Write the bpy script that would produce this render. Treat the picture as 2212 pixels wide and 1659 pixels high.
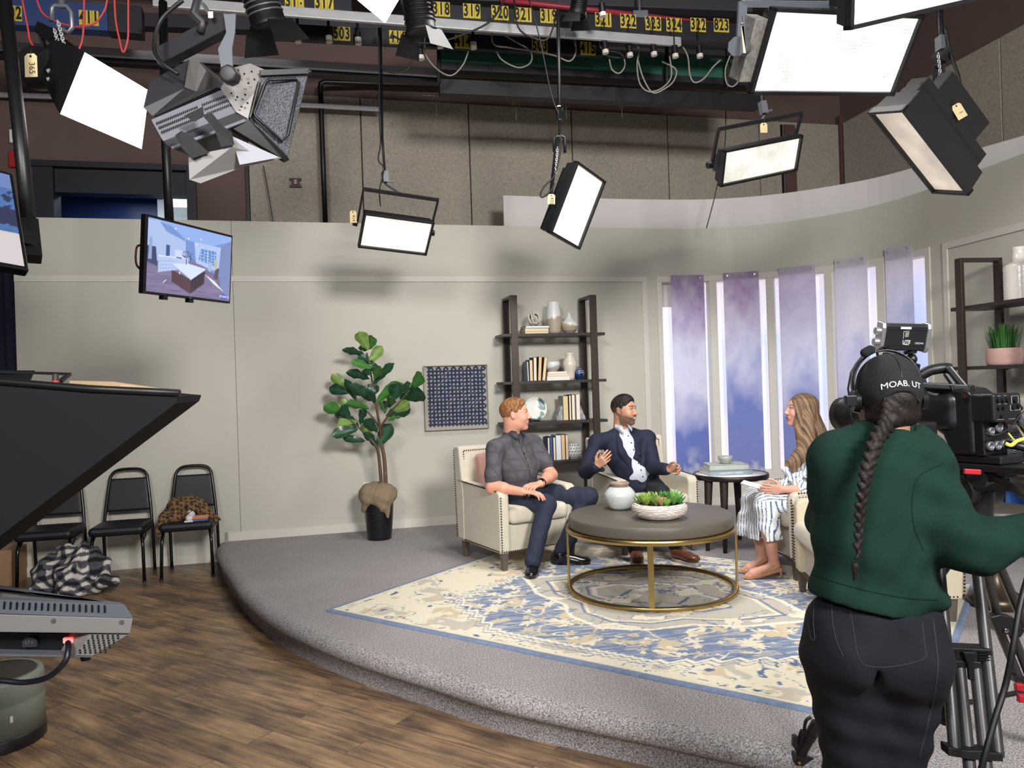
import bpy, bmesh, math, random
import numpy as np
from math import sin, cos, pi, radians, atan2, sqrt
from mathutils import Vector, Matrix
random.seed(7); np.random.seed(7)
sc = bpy.context.scene
COL = sc.collection
for o in list(bpy.data.objects): bpy.data.objects.remove(o)

# ------------------------------------------------------------ camera, world, key lamps, exposure
F, CX, CY, ROLL, CAMZ = 1660.0, 1106.0, 829.5, 0.0325, 1.6
cam = bpy.data.cameras.new('camera'); camo = bpy.data.objects.new('camera', cam); COL.objects.link(camo)
cam.sensor_fit = 'HORIZONTAL'; cam.sensor_width = 36.0; cam.lens = 36.0*F/2212.0
cam.clip_start = 0.05; cam.clip_end = 100
camo.matrix_world = Matrix.Translation((0,0,CAMZ)) @ Matrix.Rotation(pi/2,4,'X') @ Matrix.Rotation(-ROLL,4,'Z')
sc.camera = camo
w = bpy.data.worlds.new('world'); sc.world = w; w.use_nodes = True
w.node_tree.nodes['Background'].inputs[0].default_value = (0.62,0.66,0.80,1)
w.node_tree.nodes['Background'].inputs[1].default_value = 0.27
sc.view_settings.view_transform = 'Standard'; sc.view_settings.look = 'None'
sc.view_settings.exposure = 0.0; sc.view_settings.gamma = 1.0; sc.view_settings.use_curve_mapping = False

def area_lamp(name, loc, target, size, size_y, power, colr):
    l = bpy.data.lights.new(name, 'AREA'); l.shape = 'RECTANGLE'; l.size = size; l.size_y = size_y
    l.energy = power; l.color = colr; l.spread = radians(120)
    o = bpy.data.objects.new(name, l); COL.objects.link(o)
    o.location = loc
    o.rotation_euler = (Vector(target)-Vector(loc)).to_track_quat('-Z','Y').to_euler()
    return o
# overhead soft lights of the studio grid that hang above and beside the photographer
area_lamp('grid_key_light', (2.3,-1.6,3.9), (0.3,6.8,1.6), 1.3, .9, 225, (1,.985,.955))
area_lamp('grid_fill_light', (-1.4,-1.4,3.9), (0.0,6.8,1.6), 1.3, .9, 95, (1,.98,.95))
area_lamp('grid_top_light', (0.9,5.0,4.9), (0.9,5.2,0.0), 1.2, 1.0, 70, (1,.97,.93))

# ------------------------------------------------------------ pixel helpers (photo frame 2212x1659) -> real positions at real depths
_cr, _sr = cos(ROLL), sin(ROLL)
def ray(u,v):
    a = (u-CX)/F; b = -(v-CY)/F
    return Vector((a*_cr+b*_sr, 1.0, -a*_sr+b*_cr))
def P(u,v,d): return Vector((0,0,CAMZ)) + ray(u,v)*d
def G(u,v,z):
    r = ray(u,v); t = (z-CAMZ)/r.z
    return Vector((0,0,CAMZ)) + r*t
ST = 0.187        # stage height

# ------------------------------------------------------------ materials
MATS = {}
def _bs(m): return m.node_tree.nodes['Principled BSDF']
def srgb(r,g,b):
    f = lambda c: (c/255.0/12.92) if c/255.0 <= 0.04045 else ((c/255.0+0.055)/1.055)**2.4
    return (f(r),f(g),f(b),1)
def mat(name, rgb, rough=0.6, metal=0.0, noise=0.0, nscale=20.0, bump=0.0, bscale=200.0, coat=0.0, sheen=0.0, stretch=None, emit=0.0, trans=0.0, spec=0.5):
    if name in MATS: return MATS[name]
    m = bpy.data.materials.new(name); m.use_nodes = True; MATS[name] = m
    nt = m.node_tree; b = _bs(m); c = srgb(*rgb)
    b.inputs['Base Color'].default_value = c
    b.inputs['Roughness'].default_value = rough; b.inputs['Metallic'].default_value = metal
    b.inputs['Specular IOR Level'].default_value = spec
    if coat: b.inputs['Coat Weight'].default_value = coat; b.inputs['Coat Roughness'].default_value = 0.15
    if sheen: b.inputs['Sheen Weight'].default_value = sheen
    if trans: b.inputs['Transmission Weight'].default_value = trans
    if emit: b.inputs['Emission Color'].default_value = c; b.inputs['Emission Strength'].default_value = emit
    if noise or bump:
        tc = nt.nodes.new('ShaderNodeTexCoord'); mp = nt.nodes.new('ShaderNodeMapping')
        nt.links.new(tc.outputs['Object'], mp.inputs[0])
        if stretch: mp.inputs['Scale'].default_value = stretch
        if noise:
            n = nt.nodes.new('ShaderNodeTexNoise'); n.inputs['Scale'].default_value = nscale; n.inputs['Detail'].default_value = 4
            nt.links.new(mp.outputs[0], n.inputs['Vector'])
            r = nt.nodes.new('ShaderNodeMapRange'); r.inputs[1].default_value = .25; r.inputs[2].default_value = .75
            r.inputs[3].default_value = 1-noise; r.inputs[4].default_value = 1+noise
            nt.links.new(n.outputs['Fac'], r.inputs[0])
            mx = nt.nodes.new('ShaderNodeVectorMath'); mx.operation = 'MULTIPLY'; mx.inputs[0].default_value = c[:3]
            cb = nt.nodes.new('ShaderNodeCombineXYZ')
            for i in range(3): nt.links.new(r.outputs[0], cb.inputs[i])
            nt.links.new(cb.outputs[0], mx.inputs[1]); nt.links.new(mx.outputs[0], b.inputs['Base Color'])
        if bump:
            n2 = nt.nodes.new('ShaderNodeTexNoise'); n2.inputs['Scale'].default_value = bscale; n2.inputs['Detail'].default_value = 3
            nt.links.new(mp.outputs[0], n2.inputs['Vector'])
            bp = nt.nodes.new('ShaderNodeBump'); bp.inputs['Strength'].default_value = bump; bp.inputs['Distance'].default_value = .005
            nt.links.new(n2.outputs['Fac'], bp.inputs['Height']); nt.links.new(bp.outputs[0], b.inputs['Normal'])
    return m
def vmat(name, rough=0.7, bump=0.0, bscale=200.0, sheen=0.0, metal=0.0, coat=0.0, sss=0.0):
    """material whose colour comes from the object's own colour attribute 'Col' (painted pattern of the thing)"""
    if name in MATS: return MATS[name]
    m = mat(name, (200,200,200), rough, metal, 0, 20, bump, bscale, coat, sheen)
    a = m.node_tree.nodes.new('ShaderNodeAttribute'); a.attribute_name = 'Col'
    m.node_tree.links.new(a.outputs['Color'], _bs(m).inputs['Base Color'])
    if sss: _bs(m).inputs['Subsurface Weight'].default_value = sss; _bs(m).inputs['Subsurface Scale'].default_value = .004
    return m
def glow(name, rgb, strength, cell=0.0, cellscale=60):
    if name in MATS: return MATS[name]
    m = bpy.data.materials.new(name); m.use_nodes = True; MATS[name] = m
    nt = m.node_tree; b = _bs(m); c = srgb(*rgb)
    b.inputs['Base Color'].default_value = (.5,.5,.5,1); b.inputs['Roughness'].default_value = .4
    b.inputs['Emission Color'].default_value = c; b.inputs['Emission Strength'].default_value = strength
    if cell:
        tc = nt.nodes.new('ShaderNodeTexCoord'); v = nt.nodes.new('ShaderNodeTexVoronoi'); v.inputs['Scale'].default_value = cellscale; v.inputs['Randomness'].default_value = .15
        nt.links.new(tc.outputs['Object'], v.inputs['Vector'])
        r = nt.nodes.new('ShaderNodeMapRange'); r.inputs[1].default_value = .1; r.inputs[2].default_value = .7
        r.inputs[3].default_value = strength*(1+cell); r.inputs[4].default_value = strength*(1-cell)
        nt.links.new(v.outputs['Distance'], r.inputs[0])
        n = nt.nodes.new('ShaderNodeTexNoise'); n.inputs['Scale'].default_value = 5; nt.links.new(tc.outputs['Object'], n.inputs['Vector'])
        r2 = nt.nodes.new('ShaderNodeMapRange'); r2.inputs[1].default_value = .3; r2.inputs[2].default_value = .7; r2.inputs[3].default_value = 1-cell; r2.inputs[4].default_value = 1+cell
        nt.links.new(n.outputs['Fac'], r2.inputs[0])
        mu = nt.nodes.new('ShaderNodeMath'); mu.operation = 'MULTIPLY'; nt.links.new(r.outputs[0], mu.inputs[0]); nt.links.new(r2.outputs[0], mu.inputs[1])
        nt.links.new(mu.outputs[0], b.inputs['Emission Strength'])
    return m

# ------------------------------------------------------------ object bookkeeping
def link(name, data, parent=None):
    o = bpy.data.objects.new(name, data); COL.objects.link(o)
    if parent is not None: o.parent = parent
    return o
def tag(o, label, cat, group=None, kind=None):
    if label: o['label'] = label
    if cat: o['category'] = cat
    if group: o['group'] = group
    if kind: o['kind'] = kind
    return o
def thing(name, label, cat, loc=(0,0,0), rz=0.0, group=None):
    o = link(name, None); o.location = loc; o.rotation_euler = (0,0,rz); o.empty_display_size = .05
    return tag(o, label, cat, group)
def struct(o): o['kind'] = 'structure'; return o
KIDS = {}
def copy_tree(o, parent=None):
    c = o.copy(); COL.objects.link(c)
    c.parent = parent
    for ch in [x for x in ALLCH(o)]: copy_tree(ch, c)
    return c
def ALLCH(o): return [x for x in bpy.data.objects if x.parent == o]
def mesh_obj(name, verts, faces, material, parent=None, smooth=False, cols=None, mats=None, midx=None, bevel=0, bseg=2, auto=True):
    me = bpy.data.meshes.new(name)
    me.from_pydata([tuple(v) for v in verts], [], faces); me.update()
    if material: me.materials.append(material)
    if mats:
        for q in mats: me.materials.append(q)
        me.polygons.foreach_set('material_index', midx)
    if smooth: me.polygons.foreach_set('use_smooth', [True]*len(me.polygons))
    if cols is not None:
        ca = me.color_attributes.new('Col','FLOAT_COLOR','POINT')
        a = np.ones((len(verts),4), np.float32); a[:,:3] = np.asarray(cols)[:,:3]
        ca.data.foreach_set('color', a.ravel())
    o = link(name, me, parent)
    if bevel:
        bm = o.modifiers.new('bevel','BEVEL'); bm.width = bevel; bm.segments = bseg; bm.limit_method = 'ANGLE'; bm.angle_limit = radians(40)
        bm.harden_normals = False
    return o
def frame_m(o, x, y, z):
    return Matrix(((x[0],y[0],z[0],o[0]),(x[1],y[1],z[1],o[1]),(x[2],y[2],z[2],o[2]),(0,0,0,1)))
def look(o, zdir, up=(0,0,1)):
    z = Vector(zdir).normalized(); x = Vector(up).cross(z)
    if x.length < 1e-4: x = Vector((1,0,0))
    x.normalize(); y = z.cross(x)
    return frame_m(o, x, y, z)
class MB:
    def __init__(s, M=None): s.v=[]; s.f=[]; s.M=M or Matrix(); s.sm=[]; s.c=[]; s.cc=None
    def add(s, vs, fs, sm=False, M=None):
        n = len(s.v); T = s.M @ M if M is not None else s.M
        for q in vs:
            s.v.append(T @ Vector(q)); s.c.append(s.cc or (1,1,1))
        for f in fs: s.f.append([i+n for i in f]); s.sm.append(sm)
        return s
    def box(s, c, d, M=None, rz=0):
        x,y,z = d[0]/2,d[1]/2,d[2]/2
        vs = [(a*x,b*y,e*z) for e in (-1,1) for b in (-1,1) for a in (-1,1)]
        R = Matrix.Translation(c) @ (Matrix.Rotation(rz,4,'Z') if rz else Matrix())
        if M is not None: R = M @ R
        return s.add(vs, [(0,2,3,1),(4,5,7,6),(0,1,5,4),(2,6,7,3),(0,4,6,2),(1,3,7,5)], False, R)
    def bar(s, a, b, w, h=None, up=(0,0,1)):
        a=Vector(a); b=Vector(b); L=(b-a).length; h = h or w
        return s.box((0,0,L/2),(w,h,L),look(a,b-a,up))
    def cyl(s, a, b, r, r2=None, n=16, cap=True):
        a=Vector(a); b=Vector(b); r2 = r if r2 is None else r2
        up = (0,0,1) if abs((b-a).normalized().z)<.95 else (0,1,0)
        M = look(a,b-a,up); L=(b-a).length
        vs=[(r*cos(2*pi*i/n),r*sin(2*pi*i/n),0) for i in range(n)]+[(r2*cos(2*pi*i/n),r2*sin(2*pi*i/n),L) for i in range(n)]
        s.add(vs,[(i,(i+1)%n,n+(i+1)%n,n+i) for i in range(n)],True,M)
        if cap: s.add(vs,[tuple(range(n-1,-1,-1)),tuple(range(n,2*n))],False,M)
        return s
    def tube(s, pts, r, n=8, closed=False, rs=None):
        pts=[Vector(p) for p in pts]; m=len(pts); ring=[]; up=Vector((0.123,0.2,1)).normalized(); prev=None
        for i,p in enumerate(pts):
            if closed: t=(pts[(i+1)%m]-pts[i-1])
            else: t=(pts[min(i+1,m-1)]-pts[max(i-1,0)])
            t.normalize()
            if prev is None: x=up.cross(t); x.normalize() if x.length>1e-3 else None
            else: x=prev-t*prev.dot(t); x.normalize()
            if x.length<.5: x=Vector((1,0,0))
            prev=x; y=t.cross(x); rr = rs[i] if rs else r
            ring.append([p+x*(rr*cos(2*pi*k/n))+y*(rr*sin(2*pi*k/n)) for k in range(n)])
        vs=[q for g in ring for q in g]; fs=[]
        for i in range(m if closed else m-1):
            a=i*n; b=((i+1)%m)*n
            for k in range(n): fs.append((a+k,a+(k+1)%n,b+(k+1)%n,b+k))
        if not closed: fs += [tuple(range(n-1,-1,-1)), tuple(range((m-1)*n,m*n))]
        return s.add(vs,fs,True)
    def lathe(s, prof, n=32, c=(0,0,0), M=None):
        vs=[]; fs=[]; m=len(prof)
        for (r,z) in prof:
            for k in range(n): vs.append((c[0]+r*cos(2*pi*k/n),c[1]+r*sin(2*pi*k/n),c[2]+z))
        for i in range(m-1):
            for k in range(n): fs.append((i*n+k,i*n+(k+1)%n,(i+1)*n+(k+1)%n,(i+1)*n+k))
        ring=abs(prof[0][0]-prof[-1][0])+abs(prof[0][1]-prof[-1][1])<1e-6
        if prof[0][0]>1e-4 and not ring: fs.append(tuple(range(n-1,-1,-1)))
        if prof[-1][0]>1e-4 and not ring: fs.append(tuple(range((m-1)*n,m*n)))
        return s.add(vs,fs,True,M)
    def sphere(s, c, r, n=12, m=8, sc=(1,1,1), M=None):
        vs=[];fs=[]
        for i in range(m+1):
            for k in range(n):
                t=pi*i/m; vs.append((c[0]+sc[0]*r*sin(t)*cos(2*pi*k/n),c[1]+sc[1]*r*sin(t)*sin(2*pi*k/n),c[2]+sc[2]*r*cos(t)))
        for i in range(m):
            for k in range(n): fs.append((i*n+k,(i+1)*n+k,(i+1)*n+(k+1)%n,i*n+(k+1)%n))
        return s.add(vs,fs,True,M)
    def prism(s, poly, z0, z1, M=None):
        n=len(poly); vs=[(x,y,z0) for x,y in poly]+[(x,y,z1) for x,y in poly]
        fs=[(i,(i+1)%n,n+(i+1)%n,n+i) for i in range(n)]+[tuple(range(n-1,-1,-1)),tuple(range(n,2*n))]
        return s.add(vs,fs,False,M)
    def build(s, name, material, parent=None, bevel=0, bseg=2, cols=False, origin=False):
        vs = s.v
        off = None
        if origin and parent is None:
            mn=[min(v[i] for v in vs) for i in range(3)]; mx=[max(v[i] for v in vs) for i in range(3)]
            off=Vector(((mn[0]+mx[0])/2,(mn[1]+mx[1])/2,mn[2])); vs=[v-off for v in vs]
        o = mesh_obj(name, vs, s.f, material, parent, cols=s.c if cols else None, bevel=bevel, bseg=bseg)
        o.data.polygons.foreach_set('use_smooth', s.sm)
        bm = bmesh.new(); bm.from_mesh(o.data); bmesh.ops.recalc_face_normals(bm, faces=bm.faces); bm.to_mesh(o.data); bm.free()
        if off is not None: o.location = off
        return o
def bez(pts, n=8):
    """Catmull-Rom through pts"""
    pts=[Vector(p) for p in pts]; out=[]
    for i in range(len(pts)-1):
        p0=pts[max(i-1,0)];p1=pts[i];p2=pts[i+1];p3=pts[min(i+2,len(pts)-1)]
        for k in range(n):
            t=k/n; out.append(.5*((2*p1)+(p2-p0)*t+(2*p0-5*p1+4*p2-p3)*t*t+(3*p1-p0-3*p2+p3)*t**3))
    out.append(pts[-1]); return out
def text_mesh(txt, size, M, material, name, parent=None, depth=.001, align='CENTER', bold=0.0):
    cu = bpy.data.curves.new('t','FONT'); cu.body=txt; cu.size=size; cu.align_x=align; cu.align_y='CENTER'; cu.extrude=depth; cu.offset=size*bold
    o = bpy.data.objects.new('t',cu); COL.objects.link(o)
    bpy.context.view_layer.update()
    me = bpy.data.meshes.new_from_object(o.evaluated_get(bpy.context.evaluated_depsgraph_get()))
    bpy.data.objects.remove(o); me.name=name; me.materials.clear(); me.materials.append(material)
    me.transform(M)
    return link(name, me, parent)

# ------------------------------------------------------------ soft shapes: smooth union of round cones, ellipsoids and rounded boxes
def nets(Fg, lo, h):
    S = Fg < 0; nx,ny,nz = Fg.shape
    cnt = np.zeros((nx-1,ny-1,nz-1),np.int32); acc = np.zeros((nx-1,ny-1,nz-1,3),np.float32)
    for ax in range(3):
        a=[slice(None)]*3; b=[slice(None)]*3; a[ax]=slice(0,-1); b[ax]=slice(1,None)
        F0=Fg[tuple(a)];F1=Fg[tuple(b)]; idx=np.argwhere((F0<0)!=(F1<0))
        if len(idx)==0: continue
        f0=F0[tuple(idx.T)];f1=F1[tuple(idx.T)]; p=idx.astype(np.float32); p[:,ax]+=f0/(f0-f1)
        o1,o2=[q for q in range(3) if q!=ax]
        for d1 in (0,-1):
            for d2 in (0,-1):
                c=idx.copy(); c[:,o1]+=d1; c[:,o2]+=d2
                ok=(c>=0).all(1)&(c[:,0]<nx-1)&(c[:,1]<ny-1)&(c[:,2]<nz-1)
                c=c[ok]; np.add.at(cnt,tuple(c.T),1); np.add.at(acc,tuple(c.T),p[ok])
    act=np.argwhere(cnt>0); vid=-np.ones(cnt.shape,np.int64); vid[tuple(act.T)]=np.arange(len(act))
    V=acc[tuple(act.T)]/cnt[tuple(act.T)][:,None]*h+np.asarray(lo)
    Q=[]
    for ax in range(3):
        a=[slice(None)]*3; b=[slice(None)]*3; a[ax]=slice(0,-1); b[ax]=slice(1,None)
        F0=Fg[tuple(a)];F1=Fg[tuple(b)]; idx=np.argwhere((F0<0)!=(F1<0))
        o1,o2=[(1,2),(2,0),(0,1)][ax]
        ok=(idx[:,o1]>0)&(idx[:,o2]>0)&(idx[:,o1]<Fg.shape[o1]-1)&(idx[:,o2]<Fg.shape[o2]-1); idx=idx[ok]
        if len(idx)==0: continue
        neg=F0[tuple(idx.T)]<0
        def g(d1,d2):
            c=idx.copy(); c[:,o1]+=d1; c[:,o2]+=d2; return vid[tuple(c.T)]
        q=np.stack([g(-1,-1),g(0,-1),g(0,0),g(-1,0)],1)
        q[~neg]=q[~neg][:,::-1]; Q.append(q)
    return V,np.concatenate(Q)
def _d(prim, X,Y,Z):
    t=prim[0]
    if t=='c':
        _,a,b,ra,rb=prim[:5]; a=np.array(a,np.float32); b=np.array(b,np.float32); ba=b-a; L=max(float(ba@ba),1e-9)
        h=np.clip(((X-a[0])*ba[0]+(Y-a[1])*ba[1]+(Z-a[2])*ba[2])/L,0,1)
        return np.sqrt((X-a[0]-ba[0]*h)**2+(Y-a[1]-ba[1]*h)**2+(Z-a[2]-ba[2]*h)**2)-(ra+(rb-ra)*h)
    if t in 'eb':
        c=prim[1]; r=prim[2]; R=prim[3] if len(prim)>3 and prim[3] is not None else None
        x,y,z=X-c[0],Y-c[1],Z-c[2]
        if R is not None:
            R=np.array(R,np.float32)[:3,:3]
            x,y,z=(x*R[0,0]+y*R[1,0]+z*R[2,0],x*R[0,1]+y*R[1,1]+z*R[2,1],x*R[0,2]+y*R[1,2]+z*R[2,2])
        if t=='e':
            k0=np.sqrt((x/r[0])**2+(y/r[1])**2+(z/r[2])**2)+1e-6; k1=np.sqrt((x/r[0]**2)**2+(y/r[1]**2)**2+(z/r[2]**2)**2)+1e-6
            return k0*(k0-1)/k1
        rr=prim[4]; qx,qy,qz=np.abs(x)-r[0]+rr,np.abs(y)-r[1]+rr,np.abs(z)-r[2]+rr
        return np.sqrt(np.maximum(qx,0)**2+np.maximum(qy,0)**2+np.maximum(qz,0)**2)+np.minimum(np.maximum(qx,np.maximum(qy,qz)),0)-rr
def _bb(prim):
    if prim[0]=='c':
        a=np.array(prim[1]);b=np.array(prim[2]);r=max(prim[3],prim[4]); return np.minimum(a,b)-r,np.maximum(a,b)+r
    r=max(prim[2]) if prim[0]=='e' else float(np.linalg.norm(prim[2])); c=np.array(prim[1],float)
    if len(prim)<4 or prim[3] is None: return c-np.array(prim[2]),c+np.array(prim[2])
    return c-r,c+r
def blob(prims, h, k=.02, subs=(), cuts=(), disp=None, T=None, mirror=False):
    """prims: (prim, k) or prim. returns verts, quads"""
    prims=[(p if isinstance(p[0],tuple) else (p,k)) for p in prims]
    lo=np.min([_bb(p)[0] for p,_ in prims],0)-4*h-.012; hi=np.max([_bb(p)[1] for p,_ in prims],0)+4*h+.012
    n=np.ceil((hi-lo)/h).astype(int)+1; Fg=np.full(n,.5,np.float32)
    ax=[(lo[i]+h*np.arange(n[i])).astype(np.float32) for i in range(3)]
    def sub(bb,m):
        i0=np.clip(np.floor((bb[0]-m-lo)/h).astype(int),0,n); i1=np.clip(np.ceil((bb[1]+m-lo)/h).astype(int)+1,0,n)
        s=tuple(slice(a,b) for a,b in zip(i0,i1)); return s,ax[0][s[0]][:,None,None],ax[1][s[1]][None,:,None],ax[2][s[2]][None,None,:]
    for p,kk in prims:
        s,X,Y,Z=sub(_bb(p),kk+.03+2*h); 
        if min(X.size,Y.size,Z.size)==0: continue
        d=_d(p,X,Y,Z); A=Fg[s]
        if kk>0:
            hh=np.clip(.5+.5*(d-A)/kk,0,1); Fg[s]=d*(1-hh)+A*hh-kk*hh*(1-hh)
        else: Fg[s]=np.minimum(A,d)
    for p,kk in subs:
        s,X,Y,Z=sub(_bb(p),kk+.02)
        if min(X.size,Y.size,Z.size)==0: continue
        d=-_d(p,X,Y,Z); A=Fg[s]; hh=np.clip(.5-.5*(d-A)/kk,0,1); Fg[s]=A*hh+d*(1-hh)+kk*hh*(1-hh)
    X,Y,Z=ax[0][:,None,None],ax[1][None,:,None],ax[2][None,None,:]
    if disp is not None: Fg=Fg-disp(X,Y,Z).astype(np.float32)
    for pt,nn in cuts:
        nn=np.array(nn,float); nn/=np.linalg.norm(nn); Fg=np.maximum(Fg,((X-pt[0])*nn[0]+(Y-pt[1])*nn[1]+(Z-pt[2])*nn[2]).astype(np.float32))
    V,Q=nets(Fg,lo,h)
    if T is not None:
        M=np.array(T); V=V@M[:3,:3].T+M[:3,3]
    return V,Q
def join_vq(parts):
    V=[];Q=[];n=0
    for v,q in parts: V.append(v);Q.append(q+n);n+=len(v)
    return np.concatenate(V),np.concatenate(Q)
def soft(name, VQ, material, parent=None, cols=None, smooth_it=0, decimate=0):
    V,Q=VQ
    me=bpy.data.meshes.new(name); me.vertices.add(len(V)); me.vertices.foreach_set('co',V.astype(np.float32).ravel())
    me.loops.add(len(Q)*4); me.loops.foreach_set('vertex_index',Q.astype(np.int32).ravel())
    me.polygons.add(len(Q)); me.polygons.foreach_set('loop_start',np.arange(0,len(Q)*4,4,dtype=np.int32))
    me.update(calc_edges=True); me.validate()
    me.polygons.foreach_set('use_smooth',[True]*len(me.polygons)); me.materials.append(material)
    if cols is not None:
        ca=me.color_attributes.new('Col','FLOAT_COLOR','POINT'); a=np.ones((len(V),4),np.float32); a[:,:3]=cols; ca.data.foreach_set('color',a.ravel())
    o=link(name,me,parent)
    if smooth_it:
        m=o.modifiers.new('smooth','SMOOTH'); m.iterations=smooth_it; m.factor=.5
    return o
def lin(r,g,b): return np.array(srgb(r,g,b)[:3])
def inv_par(o, VQ):
    """bring world-space soft mesh into the parent's frame"""
    bpy.context.view_layer.update()
    M=np.array(o.matrix_world.inverted()); V,Q=VQ; return V@M[:3,:3].T+M[:3,3],Q
# ------------------------------------------------------------ the setting
M_wall = mat('set_paint',(199,195,182),.55,noise=.02,nscale=2,bump=.05,bscale=300)
M_trimw = mat('trim_paint',(214,209,199),.5)
M_black = mat('black_metal',(20,20,23),.45,.2,noise=.2,nscale=30)
M_blackp = mat('black_plastic',(16,16,18),.42)
M_brownwall = mat('brown_wall_paint',(104,84,80),.8,noise=.06,nscale=3)
M_acou = mat('acoustic_panel',(166,156,143),.95,noise=.28,nscale=60,bump=.5,bscale=70)
M_ceil = mat('ceiling_grey',(86,78,76),.9,noise=.1,nscale=2)
M_alu = mat('aluminium_rail',(196,196,198),.36,.45,noise=.08,nscale=6,stretch=(.3,6,6))
M_white = mat('white_paint',(232,230,226),.5)
M_wband = mat('white_backing',(222,216,214),.6,noise=.02,nscale=2)
M_grey = mat('grey_metal',(120,122,128),.4,.6)

h1=radians(13.8); L1=6.385; Rw=1.7; SW=radians(95.4); L2=Rw*SW
W0=(-4.45,6.92); WC=(W0[0]+L1*cos(h1)+Rw*sin(h1), W0[1]+L1*sin(h1)-Rw*cos(h1))
def wp(s,off=0.0):
    if s<L1: x,y,h=W0[0]+s*cos(h1),W0[1]+s*sin(h1),h1
    elif s<L1+L2: h=h1-(s-L1)/Rw; x,y=WC[0]-Rw*sin(h),WC[1]+Rw*cos(h)
    else: h=h1-SW; x,y=WC[0]-Rw*sin(h)+(s-L1-L2)*cos(h),WC[1]+Rw*cos(h)+(s-L1-L2)*sin(h)
    return x+off*sin(h),y-off*cos(h),h
def strip(mb, s0, s1, z0, z1, f, b, zf=None):
    """solid slab that follows the set wall: from offset b (behind) to f (in front)"""
    n=max(1,int(math.ceil((s1-s0)/.06))) if s1>L1 and s0<L1+L2 else 1
    vs=[];fs=[]
    for i in range(n+1):
        s=s0+(s1-s0)*i/n
        for off in (f,b):
            x,y,_=wp(s,off)
            vs+= [(x,y,z0),(x,y,z1)]
    for i in range(n):
        a=4*i;c=a+4
        fs+=[(a,c,c+1,a+1),(a+2,a+3,c+3,c+2),(a+1,c+1,c+3,a+3),(a,a+2,c+2,c)]
    fs+=[(0,1,3,2),(4*n,4*n+2,4*n+3,4*n+1)]
    mb.add(vs,fs,False)
ZT=3.25; OZ0,OZ1=.57,2.665
WIN=[(6.301,6.848),(6.924,7.456),(7.525,8.055),(8.137,8.61),(8.70,9.20)]
mb=MB(); strip(mb,0,6.24,0,ZT,0,-.05); wall=mb.build('wall_back',M_wall); struct(wall)
mb=MB(); SR=6.24
strip(mb,6.24,14,0,OZ0,0,-.05); strip(mb,6.24,14,OZ1,ZT,0,-.05)
ed=[6.24]+[q for wn in WIN for q in wn]+[14]
for i in range(0,len(ed),2): strip(mb,ed[i],ed[i+1],OZ0,OZ1,0,-.05)
struct(mb.build('wall_curved',M_wall))
# seam lines in the left flats
mb=MB()
for s in (1.862,): strip(mb,s-.002,s+.002,0,ZT,.002,-.04)
struct(mb.build('trim_6',mat('seam_dark',(120,112,102),.8)))
# picture-frame moulding and skirting
mb=MB(); strip(mb,0,6.13,2.665,2.725,.012,0); strip(mb,6.07,6.13,ST,2.665,.012,0); struct(mb.build('trim_1',M_trimw,bevel=.003))
mb=MB(); strip(mb,9.43,9.49,ST,2.725,.014,0); strip(mb,9.49,13.9,2.665,2.725,.014,0); struct(mb.build('trim_2',M_trimw,bevel=.003))
mb=MB(); strip(mb,0,1.72,0,.09,.012,0); struct(mb.build('baseboard_left',M_trimw,bevel=.003))
mb=MB(); strip(mb,1.72,6.24,ST,ST+.085,.012,0); strip(mb,1.72,1.75,ST-.1,ST+.085,.012,0); struct(mb.build('baseboard_back',M_trimw,bevel=.003))
mb=MB(); strip(mb,6.24,13.9,ST,ST+.085,.012,0); struct(mb.build('baseboard_curved',M_trimw,bevel=.003))
# lit niches: frame, glowing back panel
def lit_mat():
    m=bpy.data.materials.new('niche_light'); m.use_nodes=True; nt=m.node_tree; b=_bs(m)
    b.inputs['Base Color'].default_value=(.8,.8,.85,1)
    tc=nt.nodes.new('ShaderNodeTexCoord'); sx=nt.nodes.new('ShaderNodeSeparateXYZ'); nt.links.new(tc.outputs['Object'],sx.inputs[0])
    n=nt.nodes.new('ShaderNodeTexNoise'); n.inputs['Scale'].default_value=1.7; n.inputs['Detail'].default_value=1; nt.links.new(tc.outputs['Object'],n.inputs['Vector'])
    ad=nt.nodes.new('ShaderNodeMath'); ad.operation='MULTIPLY_ADD'; ad.inputs[1].default_value=1.6; nt.links.new(n.outputs['Fac'],ad.inputs[0]); nt.links.new(sx.outputs['Z'],ad.inputs[2])
    r=nt.nodes.new('ShaderNodeMapRange'); r.inputs[1].default_value=1.2; r.inputs[2].default_value=3.5; nt.links.new(ad.outputs[0],r.inputs[0])
    cr=nt.nodes.new('ShaderNodeValToRGB'); nt.links.new(r.outputs[0],cr.inputs[0])
    e=cr.color_ramp.elements; e[0].position=0; e[0].color=srgb(248,228,232); e[1].position=1; e[1].color=srgb(240,226,236)
    for p,c in ((.25,(232,222,246)),(.5,(190,200,252)),(.72,(176,200,255)),(.88,(226,222,248))):
        q=e.new(p); q.color=srgb(*c)
    nt.links.new(cr.outputs[0],b.inputs['Emission Color']); b.inputs['Emission Strength'].default_value=.60
    return m
M_niche=lit_mat()
for i,(a,b) in enumerate(WIN):
    mb=MB(); strip(mb,a-.012,b+.012,OZ0-.01,OZ1+.01,-.125,-.14); q=struct(mb.build('window_%d'%(i+1),M_niche))
mb=MB()
for a,b in WIN:                      # reveals and raised frame around the openings
    for s in (a,b): strip(mb,s-.006,s+.006,OZ0,OZ1,-.002,-.13)
    strip(mb,a,b,OZ1-.001,OZ1+.012,-.002,-.13); strip(mb,a,b,OZ0-.012,OZ0+.001,-.002,-.13)
strip(mb,6.245,9.262,OZ1+.0,2.725,.014,0); strip(mb,6.245,9.262,.475,OZ0,.014,0)
ed=[6.245]+[q for wn in WIN for q in wn]+[9.262]
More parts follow.
